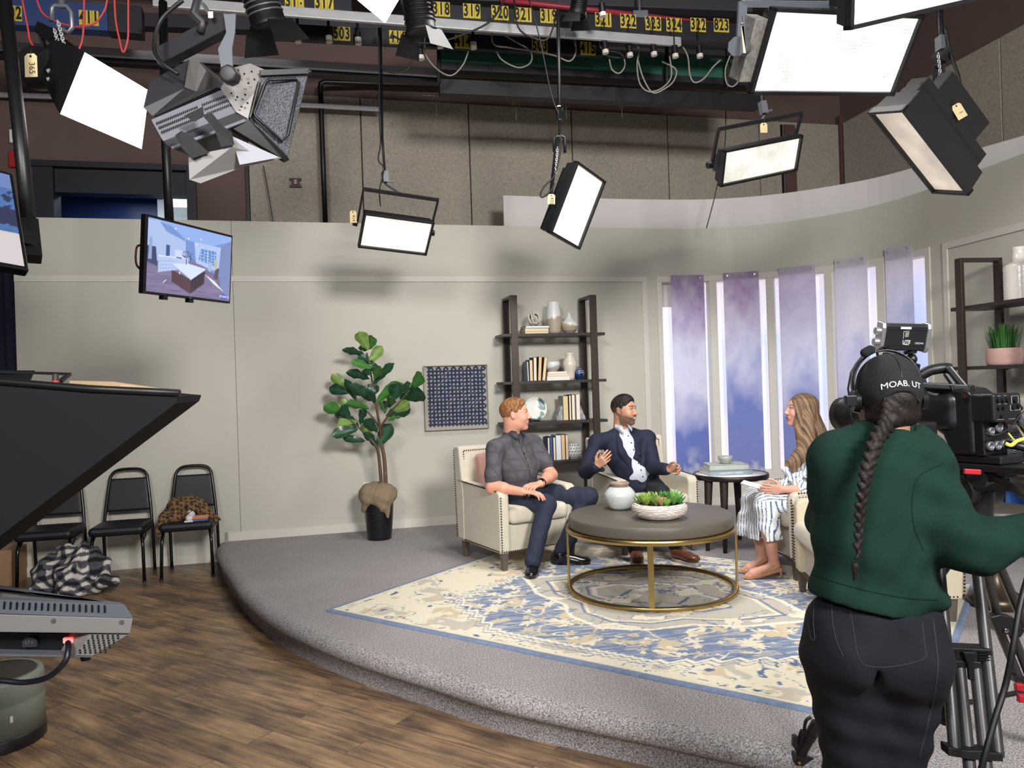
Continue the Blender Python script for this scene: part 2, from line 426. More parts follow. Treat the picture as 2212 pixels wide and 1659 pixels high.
for i in range(0,len(ed),2): strip(mb,ed[i],ed[i+1],OZ0,OZ1,.014,0)
struct(mb.build('trim_3',M_trimw,bevel=.002))
# white backing band that stands behind the top of the set wall
def path_slab(pts,z0,z1,th,name,m,kind=True):
    mb=MB(); c=bez([(x,y,0) for x,y in pts],6); vs=[];fs=[]
    for i,p in enumerate(c):
        t=(c[min(i+1,len(c)-1)]-c[max(i-1,0)]).normalized(); nrm=Vector((-t.y,t.x,0))*th
        vs+=[(p.x,p.y,z0),(p.x,p.y,z1),(p.x+nrm.x,p.y+nrm.y,z0),(p.x+nrm.x,p.y+nrm.y,z1)]
    for i in range(len(c)-1):
        a=4*i;e=a+4; fs+=[(a,e,e+1,a+1),(a+2,a+3,e+3,e+2),(a+1,e+1,e+3,a+3),(a,a+2,e+2,e)]
    n=4*(len(c)-1); fs+=[(0,1,3,2),(n,n+2,n+3,n+1)]
    mb.add(vs,fs); return mb.build(name,m)
struct(path_slab([(-.03,8.14),(.7,8.33),(1.5,8.52),(2.3,8.62),(3.04,8.46),(3.75,7.97),(4.1,7.4),(4.30,6.99),(4.5,6.6),(4.75,6.0),(5.05,5.2)],2.4,3.60,.02,'wall_band',M_wband))

# studio shell: brown upper walls, acoustic panels, ceiling, floor
def bw(x,off=0.0): return 8.863+.2456*x-off*1.03          # back studio wall line y(x)
CR=Vector((4.35,bw(4.35)))
mb=MB(); bdir=Vector((1,.2456,0)).normalized(); bn=Vector((bdir.y,-bdir.x,0))
def bslab(mb,x0,x1,z0,z1,f,b):
    p0=Vector((x0,bw(x0),0)); p1=Vector((x1,bw(x1),0))
    vs=[tuple(p+bn*o+Vector((0,0,z))) for p in (p0,p1) for o in (f,b) for z in (z0,z1)]
    mb.add(vs,[(0,4,5,1),(2,3,7,6),(1,5,7,3),(0,2,6,4),(0,1,3,2),(4,6,7,5)])
def bx(u,v):                                                # x where a pixel ray meets the back studio wall
    r=ray(u,v); return r.x*8.863/(1-.2456*r.x)
OX0,OX1=bx(78,420),bx(418,420)
bslab(mb,-9,OX0,0,5.7,0,-.15); bslab(mb,OX1,5.2,0,5.7,0,-.15); bslab(mb,OX0,OX1,3.99,5.7,0,-.15); bslab(mb,OX0,OX1,0,2.2,0,-.15)
struct(mb.build('wall_studio',M_brownwall))
mb=MB(); X0=bx(540,440)
seams=[bx(778,240),bx(1010,240),bx(1231,246),bx(1437,253),bx(1638,386)]
ed=[X0]+seams+[4.33]
for a,b in zip(ed[:-1],ed[1:]): bslab(mb,a+.006,b-.006,1.5,4.79,.05,0)
struct(mb.build('wall_acoustic',M_acou,bevel=.006))
mb=MB(); bslab(mb,X0-.03,X0,1.5,4.3,.055,0); bslab(mb,bx(1688,380)-.03,bx(1688,380)+.0,1.5,4.75,.06,.0); struct(mb.build('trim_4',M_black))
mb=MB(); bslab(mb,bx(1690,380),bx(1714,380),1.5,4.75,.07,0); bslab(mb,bx(1808,380),bx(1826,380),1.5,4.9,.09,0); struct(mb.build('trim_5',mat('brown_post',(92,66,60),.7)))
# right studio wall with acoustic panels
rdir=Vector((.2,-.98,0)).normalized(); rn=Vector((rdir.y,-rdir.x,0))
c0=Vector((CR.x,CR.y,0))
def rslab(mb,t0,t1,z0,z1,f,b):
    vs=[tuple(c0+rdir*t+rn*o+Vector((0,0,z))) for t in (t0,t1) for o in (f,b) for z in (z0,z1)]
    mb.add(vs,[(0,4,5,1),(2,3,7,6),(1,5,7,3),(0,2,6,4),(0,1,3,2),(4,6,7,5)])
mb=MB(); rslab(mb,-.3,9,0,5.7,0,-.15); struct(mb.build('wall_right',M_brownwall))
mb=MB()
for k in range(7): rslab(mb,.12+1.22*k,.12+1.22*k+1.208,1.5,4.79,.05,0)
struct(mb.build('wall_acoustic_right',M_acou,bevel=.006))
mb=MB(); mb.box((-7.6,4.5,2.85),(.15,11,5.7)); struct(mb.build('wall_left',M_brownwall))
mb=MB(); mb.box((-1,4.5,5.75),(15,14,.1)); struct(mb.build('ceiling',M_ceil))
mb=MB()
for k in range(7): mb.bar((-7,1.2+k*1.25,5.6),(5,3.6+k*1.25,5.6),.12,.2)
struct(mb.build('trim_7',mat('joist_grey',(52,48,50),.8)))
# window through to the control corridor
M_dark=mat('dark_frame',(18,18,30),.5)
mb=MB(); bslab(mb,OX0,OX1,3.69,3.99,-.03,-.2); bslab(mb,OX0-.02,OX0+.16,2.2,3.99,.03,-.2); bslab(mb,OX1-.06,OX1+.03,2.2,3.99,.04,-.2)
bslab(mb,OX0-.1,OX1+.1,3.93,3.99,.06,0); struct(mb.build('window_6',M_dark))
mb=MB(); bslab(mb,OX0-.5,OX1+.5,2.2,4.0,-1.3,-1.35); struct(mb.build('wall_corridor',mat('corridor_blue',(58,84,150),.35,noise=.15,nscale=3)))
mb=MB(); bslab(mb,OX0-.5,OX1+.5,3.97,4.05,-.2,-1.35); struct(mb.build('ceiling_corridor',mat('corridor_violet',(96,80,104),.6)))
mb=MB(); bslab(mb,bx(300,450),OX1+.3,2.2,3.86,-.95,-1.0); struct(mb.build('wall_partition',mat('corridor_grey',(160,166,170),.6,noise=.1,nscale=8)))
t=thing('fluorescent_light','long white fluorescent tube light seen through the dark window opening','light',(0,0,0))
mb=MB(); bslab(mb,bx(322,450)+.05,OX1+.02,3.74,3.82,-.75,-.8); mb.build('tube',glow('fluoro',(225,240,240),4.0),t)
mb=MB(); bslab(mb,bx(322,450),OX1+.04,3.82,3.85,-.72,-.86); mb.build('housing',M_white,t)
l=bpy.data.lights.new('corridor_lamp','AREA'); l.energy=12; l.size=1.2; l.shape='RECTANGLE'; l.size_y=.2; l.color=(.8,.9,1)
lo=bpy.data.objects.new('corridor_lamp',l); COL.objects.link(lo); lo.location=(bx(300,450),bw(bx(300,450))+.55,3.9)

# wood plank floor
def floor_mat():
    m=bpy.data.materials.new('wood_planks'); m.use_nodes=True; nt=m.node_tree; b=_bs(m); N=nt.nodes.new; Lk=nt.links.new
    tc=N('ShaderNodeTexCoord'); mp=N('ShaderNodeMapping'); mp.inputs['Rotation'].default_value=(0,0,radians(33)); Lk(tc.outputs['Object'],mp.inputs[0])
    br=N('ShaderNodeTexBrick'); br.inputs['Scale'].default_value=1; br.inputs['Brick Width'].default_value=1.25; br.inputs['Row Height'].default_value=.16
    br.inputs['Mortar Size'].default_value=.0016; br.inputs['Mortar Smooth'].default_value=.3; br.offset=.37; br.offset_frequency=2
    br.inputs['Color1'].default_value=(0,0,0,1); br.inputs['Color2'].default_value=(1,1,1,1); br.inputs['Mortar'].default_value=(.5,.5,.5,1)
    Lk(mp.outputs[0],br.inputs['Vector'])
    st=N('ShaderNodeMapping'); st.inputs['Scale'].default_value=(1.3,16,1); Lk(mp.outputs[0],st.inputs[0])
    ad=N('ShaderNodeVectorMath'); ad.operation='ADD'; sc_=N('ShaderNodeVectorMath'); sc_.operation='SCALE'; sc_.inputs[3].default_value=13.0
    Lk(br.outputs['Color'],sc_.inputs[0]); Lk(sc_.outputs[0],ad.inputs[0]); Lk(st.outputs[0],ad.inputs[1])
    n1=N('ShaderNodeTexNoise'); n1.inputs['Scale'].default_value=2.0; n1.inputs['Detail'].default_value=8; n1.inputs['Roughness'].default_value=.72; n1.inputs['Distortion'].default_value=.5; Lk(ad.outputs[0],n1.inputs['Vector'])
    s2=N('ShaderNodeMapping'); s2.inputs['Scale'].default_value=(1.6,2.4,1); Lk(mp.outputs[0],s2.inputs[0])
    ad2=N('ShaderNodeVectorMath'); ad2.operation='ADD'; Lk(sc_.outputs[0],ad2.inputs[0]); Lk(s2.outputs[0],ad2.inputs[1])
    n2=N('ShaderNodeTexNoise'); n2.inputs['Scale'].default_value=1.7; n2.inputs['Detail'].default_value=4; Lk(ad2.outputs[0],n2.inputs['Vector'])
    mx=N('ShaderNodeMath'); mx.operation='MULTIPLY_ADD'; mx.inputs[1].default_value=.55; Lk(n1.outputs['Fac'],mx.inputs[0])
    m2=N('ShaderNodeMath'); m2.operation='MULTIPLY'; m2.inputs[1].default_value=.45; Lk(n2.outputs['Fac'],m2.inputs[0]); Lk(m2.outputs[0],mx.inputs[2])
    cr=N('ShaderNodeValToRGB'); e=cr.color_ramp.elements; e[0].position=.34; e[0].color=srgb(62,50,42); e[1].position=.68; e[1].color=srgb(190,158,116)
    for p,c in ((.43,(98,78,62)),(.5,(128,103,79)),(.58,(156,127,94))): q=e.new(p); q.color=srgb(*c)
    Lk(mx.outputs[0],cr.inputs[0])
    mm=N('ShaderNodeMix'); mm.data_type='RGBA'; mm.inputs[7].default_value=srgb(58,44,36); Lk(br.outputs['Fac'],mm.inputs[0]); Lk(cr.outputs[0],mm.inputs[6]); Lk(mm.outputs[2],b.inputs['Base Color'])
    b.inputs['Roughness'].default_value=.38
    bp=N('ShaderNodeBump'); bp.inputs['Strength'].default_value=.25; bp.inputs['Distance'].default_value=.003; Lk(n1.outputs['Fac'],bp.inputs['Height']); Lk(bp.outputs[0],b.inputs['Normal'])
    return m
mb=MB(); mb.box((-1,4.8,-.05),(14,13,.1)); struct(mb.build('floor',floor_mat()))

# carpeted stage with bullnose edge
EDGE=[(-2.83,7.30),(-2.72,6.98),(-2.50,6.52),(-2.27,6.08),(-1.94,5.45),(-1.50,4.80),(-.962,4.233),(-.438,3.794),(-.065,3.493),(.511,3.16),(1.0,2.88),(1.6,2.58),(2.3,2.3),(3.2,2.05),(4.4,1.9)]
def carpet_mat():
    m=mat('stage_carpet',(150,145,147),.95,noise=.0,bump=.9,bscale=160)
    nt=m.node_tree; b=_bs(m); N=nt.nodes.new; Lk=nt.links.new
    tc=N('ShaderNodeTexCoord'); n=N('ShaderNodeTexNoise'); n.inputs['Scale'].default_value=150; n.inputs['Detail'].default_value=2; Lk(tc.outputs['Object'],n.inputs['Vector'])
    n2=N('ShaderNodeTexNoise'); n2.inputs['Scale'].default_value=2.2; Lk(tc.outputs['Object'],n2.inputs['Vector'])
    a=N('ShaderNodeMath'); a.operation='MULTIPLY_ADD'; a.inputs[1].default_value=.08; Lk(n2.outputs['Fac'],a.inputs[0]); Lk(n.outputs['Fac'],a.inputs[2])
    cr=N('ShaderNodeValToRGB'); e=cr.color_ramp.elements; e[0].position=.36; e[0].color=srgb(92,88,90); e[1].position=.72; e[1].color=srgb(196,190,191); Lk(a.outputs[0],cr.inputs[0]); Lk(cr.outputs[0],b.inputs['Base Color'])
    return m
M_carpet=carpet_mat()
def stage():
    c=bez([(x,y,0) for x,y in EDGE],8)
    back=[wp(s,-.02)[:2] for s in [10.9,10.2,9.5,9.0,8.6,8.2,7.8,7.4,7.0,6.6,6.3,5,4,3,2,1.72]]
    prof=[(.02,0),(.02,.085),(.005,.095),(-.012,.108),(-.020,.128),(-.014,.150),(.006,.172),(.035,.184),(.07,ST)]   # inset, z
    vs=[];fs=[]; m=len(prof); n=len(c)
    for i,p in enumerate(c):
        t=(c[min(i+1,n-1)]-c[max(i-1,0)]).normalized(); inn=Vector((-t.y,t.x,0))
        for d,z in prof: vs.append((p.x+inn.x*d,p.y+inn.y*d,z))
    for i in range(n-1):
        for k in range(m-1): fs.append((i*m+k,(i+1)*m+k,(i+1)*m+k+1,i*m+k+1))
    top=[i*m+m-1 for i in range(n)]; k0=len(vs)
    vs+= [(6.2,1.9,ST),(6.2,9,ST)]+[(x,y,ST) for x,y in back]
    poly=top+list(range(k0,len(vs)))
    bm=bmesh.new(); V=[bm.verts.new(v) for v in vs]
    for f in fs: q=bm.faces.new([V[i] for i in f]); q.smooth=True
    bm.faces.new([V[i] for i in poly]); bmesh.ops.triangulate(bm,faces=[bm.faces[-1]] if False else [f for f in bm.faces if len(f.verts)>4])
    bmesh.ops.recalc_face_normals(bm,faces=bm.faces)
    me=bpy.data.meshes.new('floor_stage'); bm.to_mesh(me); bm.free(); me.materials.append(M_carpet)
    return struct(link('floor_stage',me))
stage()
# ------------------------------------------------------------ rug
def vnoise(x,y,seed=0):
    rs=np.random.RandomState(seed); T=rs.rand(64,64)
    xi=np.floor(x).astype(int);yi=np.floor(y).astype(int);fx=x-xi;fy=y-yi;fx=fx*fx*(3-2*fx);fy=fy*fy*(3-2*fy)
    g=lambda a,b:T[a%64,b%64]
    return (g(xi,yi)*(1-fx)+g(xi+1,yi)*fx)*(1-fy)+(g(xi,yi+1)*(1-fx)+g(xi+1,yi+1)*fx)*fy
def fbm(x,y,seed=0): return (vnoise(x,y,seed)+.5*vnoise(2*x,2*y,seed+1)+.25*vnoise(4*x,4*y,seed+2))/1.75
def make_rug():
    A,B=3.4,2.5; h=.0075; nx,ny=int(A/h)+1,int(B/h)+1
    x,y=np.meshgrid(np.linspace(0,A,nx),np.linspace(0,B,ny),indexing='ij')
    cream=lin(236,227,204); blue=lin(126,142,172); beige=lin(204,196,182); dk=lin(84,100,134); tan=lin(214,198,168); white=lin(240,234,218)
    X=np.minimum(x,A-x); Y=np.minimum(y,B-y); edge=np.minimum(X,Y)
    streak=fbm(x*9+y*9,(x-y)*60,3)
    col=np.ones(x.shape+(3,))*cream
    mixc=lambda c,m: np.where(m[...,None],c,col)
    wx=x+.06*(fbm(x*5,y*5,11)-.5)*2; wy=y+.06*(fbm(x*5,y*5,21)-.5)*2
    # border motifs
    n=fbm(wx*6,wy*6,5); col=mixc(beige*.98,(n>.62)); col=mixc(tan,(fbm(wx*9,wy*9,8)>.68))
    col=mixc(dk*1.5,(np.abs(n-.5)<.008)&(edge<.6)); col=mixc(dk*1.25,(fbm(wx*14,wy*14,9)>.78))
    # blue field with stepped corners
    zig=lambda t,a,p:a*np.abs(((t/p)%1)*2-1)
    f=np.minimum.reduce([X-.62-zig(Y,.05,.075),Y-.20-zig(X,.02,.05),(X*.55+Y*.83)-.82-zig(X,.05,.11)])
    field=f>0
    sk=np.clip((streak[...,None]-.5)*2.6,0,.55); bl=blue[None,None]*(0.84+.3*streak[...,None])*(1-sk)+cream*.9*sk
    col=np.where(field[...,None],bl,col)
    col=mixc(white,(np.abs(f+.015)<.012)); col=mixc(dk*1.4,(np.abs(f+.034)<.004)); col=mixc(dk*1.6,(np.abs(f+.075)<.0035))
    rs=np.random.RandomState(4)
    cx,cy=A/2,B/2; dm=np.abs(x-cx)/1.12+np.abs(y-cy)/.80
    for i in range(260):
        px,py=rs.uniform(.55,A-.55),rs.uniform(.2,B-.2); r0=rs.uniform(.022,.075); k=rs.choice([4,5,6,8]); ph=rs.uniform(0,6.28); asp=rs.uniform(.6,1.5)
        a0,a1=max(int((px-.2)/h),0),int((px+.2)/h); b0,b1=max(int((py-.2)/h),0),int((py+.2)/h)
        xx=(wx[a0:a1,b0:b1]-px)*asp; yy=(wy[a0:a1,b0:b1]-py)/asp; rr=np.hypot(xx,yy); th=np.arctan2(yy,xx)
        m=(rr<r0*(.72+.28*np.cos(k*th+ph)))&field[a0:a1,b0:b1]
        col[a0:a1,b0:b1]=np.where(m[...,None],cream if i%4 else tan,col[a0:a1,b0:b1])
    vine=np.abs(fbm(wx*2.6,wy*2.6,31)-.5)<.011; col=mixc(cream,vine&field)
    vine=np.abs(fbm(wx*2.9+7,wy*2.9,37)-.52)<.009; col=mixc(cream,vine&field); col=mixc(tan,(fbm(wx*10,wy*10,39)>.70)&field); col=mixc(dk*1.3,(np.abs(fbm(wx*11,wy*11,39)-.60)<.006)&field)
    # medallion
    g=dm-1+zig(np.arctan2(y-cy,x-cx),.10,.785)
    med=g<0; col=mixc(beige*.93,med); col=mixc(white,np.abs(g)<.022)
    for gg,ww,cc in ((-.16,.010,dk*1.5),(-.2,.014,cream),(-.45,.010,dk*1.6),(-.5,.02,white),(-.72,.012,dk*1.4)): col=mixc(cc,np.abs(g-gg)<ww)
    n3=fbm(wx*7,wy*7,41); col=mixc(cream,med&(n3>.60)); col=mixc(dk*1.7,med&(np.abs(n3-.60)<.008)); col=mixc(dk*1.5,med&(np.abs(fbm(wx*5,wy*5,43)-.45)<.006))
    col=mixc(blue*.9,med&(fbm(wx*8,wy*8,47)>.74)&(streak>.45))
    col=mixc(cream*.95,(edge<.06)&(fbm(x*30,y*30,50)>.2)); col=np.where((edge<.036)[...,None],blue[None,None]*(.75+.4*streak[...,None]),col)
    col*= (1+.10*(np.random.rand(*x.shape)-.5))[...,None]
    e1=Vector((.82,-.572,0)); e2=Vector((.572,.82,0)); c0=Vector((-1.236,4.9,ST))
    z=np.full(x.shape,.013)+.0012*np.random.rand(*x.shape); z[0]=z[-1]=.001; z[:,0]=z[:,-1]=.001
    wob=.006*(vnoise(x*3,y*3,60)-.5)
    V=np.stack([x*e1.x+(y+wob)*e2.x,x*e1.y+(y+wob)*e2.y,z],-1).reshape(-1,3)
    i=np.arange(nx-1)[:,None]*ny+np.arange(ny-1)[None]; i=i.ravel(); Q=np.stack([i,i+ny,i+ny+1,i+1],1)
    o=soft('area_rug',(V,Q),vmat('rug_wool',.95,.6,300),cols=col.reshape(-1,3)); o.location=c0
    tag(o,'large cream and faded blue patterned area rug lying on the grey carpeted stage','rug')
make_rug()
RUG=ST+.0135

# ------------------------------------------------------------ armchairs
M_linen=mat('cream_linen',(206,198,181),.85,noise=.05,nscale=90,bump=.25,bscale=500,stretch=(1,1,.15),sheen=.2)
M_herr=mat('herringbone_weave',(214,202,176),.9,noise=.03,nscale=60,bump=.3,bscale=500)
def herr():
    m=M_herr; nt=m.node_tree; b=_bs(m); N=nt.nodes.new
    tc=N('ShaderNodeTexCoord'); sx=N('ShaderNodeSeparateXYZ'); nt.links.new(tc.outputs['Object'],sx.inputs[0])
    def M2(op,a,bv=None,c=None):
        q=N('ShaderNodeMath'); q.operation=op
        for i,v in enumerate((a,bv,c)):
            if v is None: continue
            if isinstance(v,(int,float)): q.inputs[i].default_value=v
            else: nt.links.new(v,q.inputs[i])
        return q.outputs[0]
    hz=M2('ADD',sx.outputs['X'],sx.outputs['Y']); tri=M2('PINGPONG',hz,.012); ph=M2('ADD',M2('MULTIPLY',sx.outputs['Z'],1.0),tri)
    st=M2('PINGPONG',M2('MULTIPLY',ph,1),.0035); r=N('ShaderNodeMapRange'); r.inputs[2].default_value=.0035; nt.links.new(st,r.inputs[0])
    mx=N('ShaderNodeMix'); mx.data_type='RGBA'; mx.inputs[6].default_value=srgb(182,168,140); mx.inputs[7].default_value=srgb(232,222,198)
    nt.links.new(r.outputs[0],mx.inputs[0]); nt.links.new(mx.outputs[2],b.inputs['Base Color'])
herr()
M_leg=mat('grey_oak',(92,82,74),.5,noise=.18,nscale=25,stretch=(4,4,.4))
M_nail=mat('bronze_nailhead',(72,58,44),.3,.8)
M_dleg=mat('dark_espresso',(30,22,20),.4)
def nails(pts,sp=.019,r=.0064):
    mb=MB()
    for a,b in zip(pts[:-1],pts[1:]):
        a=Vector(a);b=Vector(b);n=max(1,int((b-a).length/sp))
        for i in range(n): mb.sphere(a+(b-a)*((i+.5)/n),r,6,4)
    return mb
def armchair(label,loc,rz,group='cream armchairs around the coffee table'):
    t=thing('armchair',label,'armchair',loc,rz,group)
    W=.345
    mb=MB(); mb.box((0,.0,.235),(.56,.66,.21)); mb.build('seat_base',M_linen,t,bevel=.012,bseg=3)
    for s in (-1,1):
        mb=MB(); prof=[(-.37,.13),(.33,.13),(.33,.625),(-.33,.60),(-.362,.585),(-.372,.55)]
        M=Matrix(((0,0,1,0),(1,0,0,0),(0,1,0,0),(0,0,0,1)))
        mb.prism(prof,s*W-(.085 if s>0 else 0),s*W+(0 if s>0 else .085),M); mb.build('arm',M_linen,t,bevel=.018,bseg=4)
    mb=MB(); M=Matrix(((0,0,1,0),(1,0,0,0),(0,1,0,0),(0,0,0,1)))
    mb.prism([(.235,.13),(.36,.13),(.40,.89),(.385,.90),(.31,.90),(.295,.89),(.235,.5)],-.35,.35,M); mb.build('backrest',M_linen,t,bevel=.016,bseg=4)
    V=blob([('b',(0,-.075,.405),(.262,.325,.062),None,.045)],.012,disp=lambda X,Y,Z:.018*np.clip(1-(X/.26)**2,0,1)*np.clip(1-((Y+.075)/.33)**2,0,1)*(Z>.4))
    soft('seat_cushion',V,M_linen,t,smooth_it=3)
    mb=MB()
    for s in (-1,1):
        nm=nails([(s*(W+.002),-.335,.597),(s*(W+.002),.33,.622)]); mb.add(nm.v,nm.f,True)
        nm=nails([(s*(W-.012),-.374,.56),(s*(W-.012),-.374,.15)]); mb.add(nm.v,nm.f,True)
        nm=nails([(s*(W+.002),-.36,.148),(s*(W+.002),.34,.148)]); mb.add(nm.v,nm.f,True)
        nm=nails([(s*.31,.27,.52),(s*.31,.288,.865)]); mb.add(nm.v,nm.f,True)
        nm=nails([(s*(W+.005),.365,.15),(s*(W+.005),.392,.87)]); mb.add(nm.v,nm.f,True)
    for p in ([(-.31,.289,.865),(.31,.289,.865)],[(-W,-.375,.146),(W,-.375,.146)],[(-W,.365,.148),(W,.365,.148)]):
        nm=nails(p); mb.add(nm.v,nm.f,True)
    o=mb.build('nailhead_trim',M_nail,t); o['label']='bronze nailhead trim'; o['kind']='stuff'
    for sx in (-1,1):
        for sy,y in ((-1,-.335),(1,.315)):
            mb=MB(); x=sx*.30
            vs=[(x+a*.017,y+b*.017+sy*.004,0) for a,b in ((-1,-1),(1,-1),(1,1),(-1,1))]+[(x+a*.028,y+b*.028,.14) for a,b in ((-1,-1),(1,-1),(1,1),(-1,1))]
            mb.add(vs,[(0,1,5,4),(1,2,6,5),(2,3,7,6),(3,0,4,7),(3,2,1,0),(4,5,6,7)]); mb.build('leg',M_leg,t,bevel=.003)
    return t
def face(deg): return radians(deg+90)
AC1=(-.006,6.215); AC2=(1.07,6.56); AC3=(2.215,5.565); AC4=(2.13,4.62)
ch1=armchair('cream linen armchair with nailhead trim under the red-haired man',(AC1[0],AC1[1],RUG),face(-60.5))
def copy_chair(lbl,loc,rz):
    c=copy_tree(ch1); c.location=loc; c.rotation_euler=(0,0,rz); c['label']=lbl; return c
ch2=copy_chair('cream linen armchair under the man in the navy blazer',(AC2[0],AC2[1],RUG),face(-76))
ch3=copy_chair('cream armchair under the woman in the striped dress',(AC3[0],AC3[1],RUG),face(-176))
ch4=copy_chair('empty cream armchair with herringbone sides behind the camera operator',(AC4[0],AC4[1],RUG),face(173))
for c in ALLCH(ch4):
    if c.name.startswith(('arm','backrest')):
        c.data=c.data.copy(); c.data.materials[0]=M_herr
# throw pillows
def pillow(name,label,M,material,sx=.21,cols=None,group=None,T=None):
    V,Q=blob([('e',(0,0,0),(sx*1.06,.07,sx*1.06),None)],.009)
    x,z=V[:,0].copy(),V[:,2].copy(); 
    V,Q=blob([('b',(0,0,0),(sx,.055,sx),None,.05)],.009,disp=lambda X,Y,Z:.035*np.clip(1-(X/sx)**2,0,1)*np.clip(1-(Z/sx)**2,0,1)-.02)
    c=cols(V) if cols is not None else None
    o=soft(name,(V,Q),material,cols=c,smooth_it=2); o.matrix_world=M; tag(o,label,'pillow',group); return o
M_pink=mat('pink_silk',(214,160,150),.55,noise=.12,nscale=14,stretch=(1,1,9),sheen=.3)
def chair_pt(ac,deg,x,y,z):   # local chair coordinates -> world
    r=face(deg); return Vector((ac[0]+cos(r)*x-sin(r)*y, ac[1]+sin(r)*x+cos(r)*y, RUG+z))
pillow('throw_pillow','pink throw pillow behind the red-haired man on the armchair',Matrix.Translation(chair_pt(AC1,-60.5,-.09,.17,.68))@Matrix.Rotation(face(-60.5)+.12,4,'Z')@Matrix.Rotation(-.2,4,'X'),M_pink,.18)
def floral(V):
    c=np.ones((len(V),3))*lin(236,232,220); n=fbm(V[:,0]*11+9,V[:,2]*11+9,71); c[(n>.58)]=lin(52,72,98); c[np.abs(n-.5)<.02]=lin(70,80,80); return c
pillow('throw_pillow','white pillow with dark blue floral print behind the blazer man',Matrix.Translation(chair_pt(AC2,-76,-.15,.19,.70))@Matrix.Rotation(face(-76),4,'Z')@Matrix.Rotation(-.15,4,'X'),vmat('print_cotton',.85),.20,cols=floral)

# ------------------------------------------------------------ coffee table with gold base
M_gold=mat('brushed_gold',(184,158,102),.30,1.0,noise=.06,nscale=10)
M_top=mat('grey_brown_lacquer',(92,86,77),.42,noise=.03,nscale=5)
CT=(.895,5.17)
t=thing('coffee_table','large round grey-brown coffee table on a gold ring base','table',(CT[0],CT[1],RUG))
MB().lathe([(0,.425),(.535,.425),(.543,.43),(.545,.44),(.545,.49),(.541,.498),(.532,.502),(0,.502)],96).build('tabletop',M_top,t)
MB().lathe([(.525,.395),(.562,.395),(.565,.398),(.565,.422),(.562,.425),(.525,.425),(.525,.395)],96).build('upper_ring',M_gold,t)
MB().lathe([(.535,.0),(.562,.0),(.565,.003),(.565,.022),(.562,.025),(.535,.025),(.535,.0)],96).build('lower_ring',M_gold,t)
for a in (-100,-10,80,170):
    mb=MB(); M=Matrix.Rotation(radians(a),4,'Z'); mb.box((.556,0,.22),(.014,.036,.39),M=M); mb.build('leg',M_gold,t,bevel=.002)
TT=RUG+.502
# grey ribbed vase on table
pv=P(1341,1105,1); 
def on_table(u,v,z): 
    g=G(u,v,z); return (g.x,g.y,z)
M_vase=mat('ribbed_glaze',(196,200,198),.22,noise=.08,nscale=30,bump=.3,bscale=80,coat=.4)
vx,vy,vz=on_table(1340,1099,TT)
t=thing('vase','squat pale grey ribbed ceramic vase on the coffee table','vase',(vx,vy,vz))
prof=[(0,0),(.062,0),(.075,.01)]+[(.075+.035*sin(min(1,(z-.01)/.08)*pi/2) if z<.09 else .11-.05*((z-.09)/.07)**2,z) for z in np.linspace(.02,.155,28)]
prof=[(r+(.0022 if i%2 else 0),z) for i,(r,z) in enumerate(prof)]
MB().lathe(prof+[(.056,.158)],40).build('body',M_vase,t)
MB().lathe([(.056,.155),(.055,.165),(.066,.172),(.068,.182),(.062,.187),(.05,.184),(.048,.165),(.045,.12)],40).build('rim',mat('tan_glaze',(150,130,112),.4),t)['label']='tan rim'
# succulent bowl
bx_,by_,bz_=on_table(1425,1119,TT)
t=thing('succulent_planter','low white carved bowl of green succulents on the coffee table','planter',(bx_,by_,bz_))
pr=[(0,.0),(.10,.0),(.135,.012),(.165,.035),(.178,.06),(.176,.082),(.160,.098),(.148,.1),(.140,.085)]
mb=MB(); n=72; vs=[];fs=[]; zs=np.linspace(0,1,40)
pa=np.array(pr); tt=np.linspace(0,len(pr)-1,48); R_=np.interp(tt,range(len(pr)),pa[:,0]); Z_=np.interp(tt,range(len(pr)),pa[:,1])
cols=[]
for i in range(48):
    for k in range(n):
        a=2*pi*k/n; g=sin(Z_[i]*620+2.2*sin(a*3+1)+1.2*sin(a*7)); w_=1 if 6<i<44 else 0
        r=R_[i]+.0022*g*w_; vs.append((r*cos(a),r*sin(a),Z_[i])); cols.append(lin(236,230,222) if g>-.55 or not w_ else lin(150,118,98))
for i in range(47):
    for k in range(n): fs.append((i*n+k,i*n+(k+1)%n,(i+1)*n+(k+1)%n,(i+1)*n+k))
mesh_obj('bowl',vs,fs,vmat('carved_plaster',.7),t,smooth=True,cols=cols)
MB().lathe([(0,.082),(.145,.08)],24).build('soil',mat('moss',(64,74,40),.95),t)
def rosette(c,R0,n,m,colr,tilt=0.0,name='succulent',thin=.28,par=None,up=.55):
    mb=MB()
    for j in range(m):
        for i in range(n):
            a=2*pi*(i+.5*j)/n+random.uniform(-.15,.15); el=up+j*.33+random.uniform(-.1,.1); L=R0*(1-.16*j)*random.uniform(.85,1.1)
            d=Vector((cos(a)*cos(el),sin(a)*cos(el),sin(el))); s=Vector((-sin(a),cos(a),0)); u=s.cross(d)*-1
            if u.z<0: u=-u
            b=Vector(c); cc=[1+.25*random.uniform(-1,1)]*3
            rows=[(0,.5),(.35,1.0),(.7,.85),(1,.05)]; vs=[]
            for q,wd in rows:
                p=b+d*L*q+u*(L*.12*q*q); w=L*thin*wd*.5
                vs+=[p-s*w+u*w*.35,p-u*w*.3,p+s*w+u*w*.35]
            mb.cc=tuple(np.clip(np.array(colr)*cc[0],0,1)); fs=[]
            for q in range(3):
                fs+=[(3*q,3*q+1,3*q+4,3*q+3),(3*q+1,3*q+2,3*q+5,3*q+4)]
            mb.add(vs,fs,True)
    mb.cc=None; o=mb.build(name,vmat('succulent_green',.45),par,cols=True); return o
G1,G2,G3=lin(120,168,74),lin(70,140,70),lin(168,190,110)
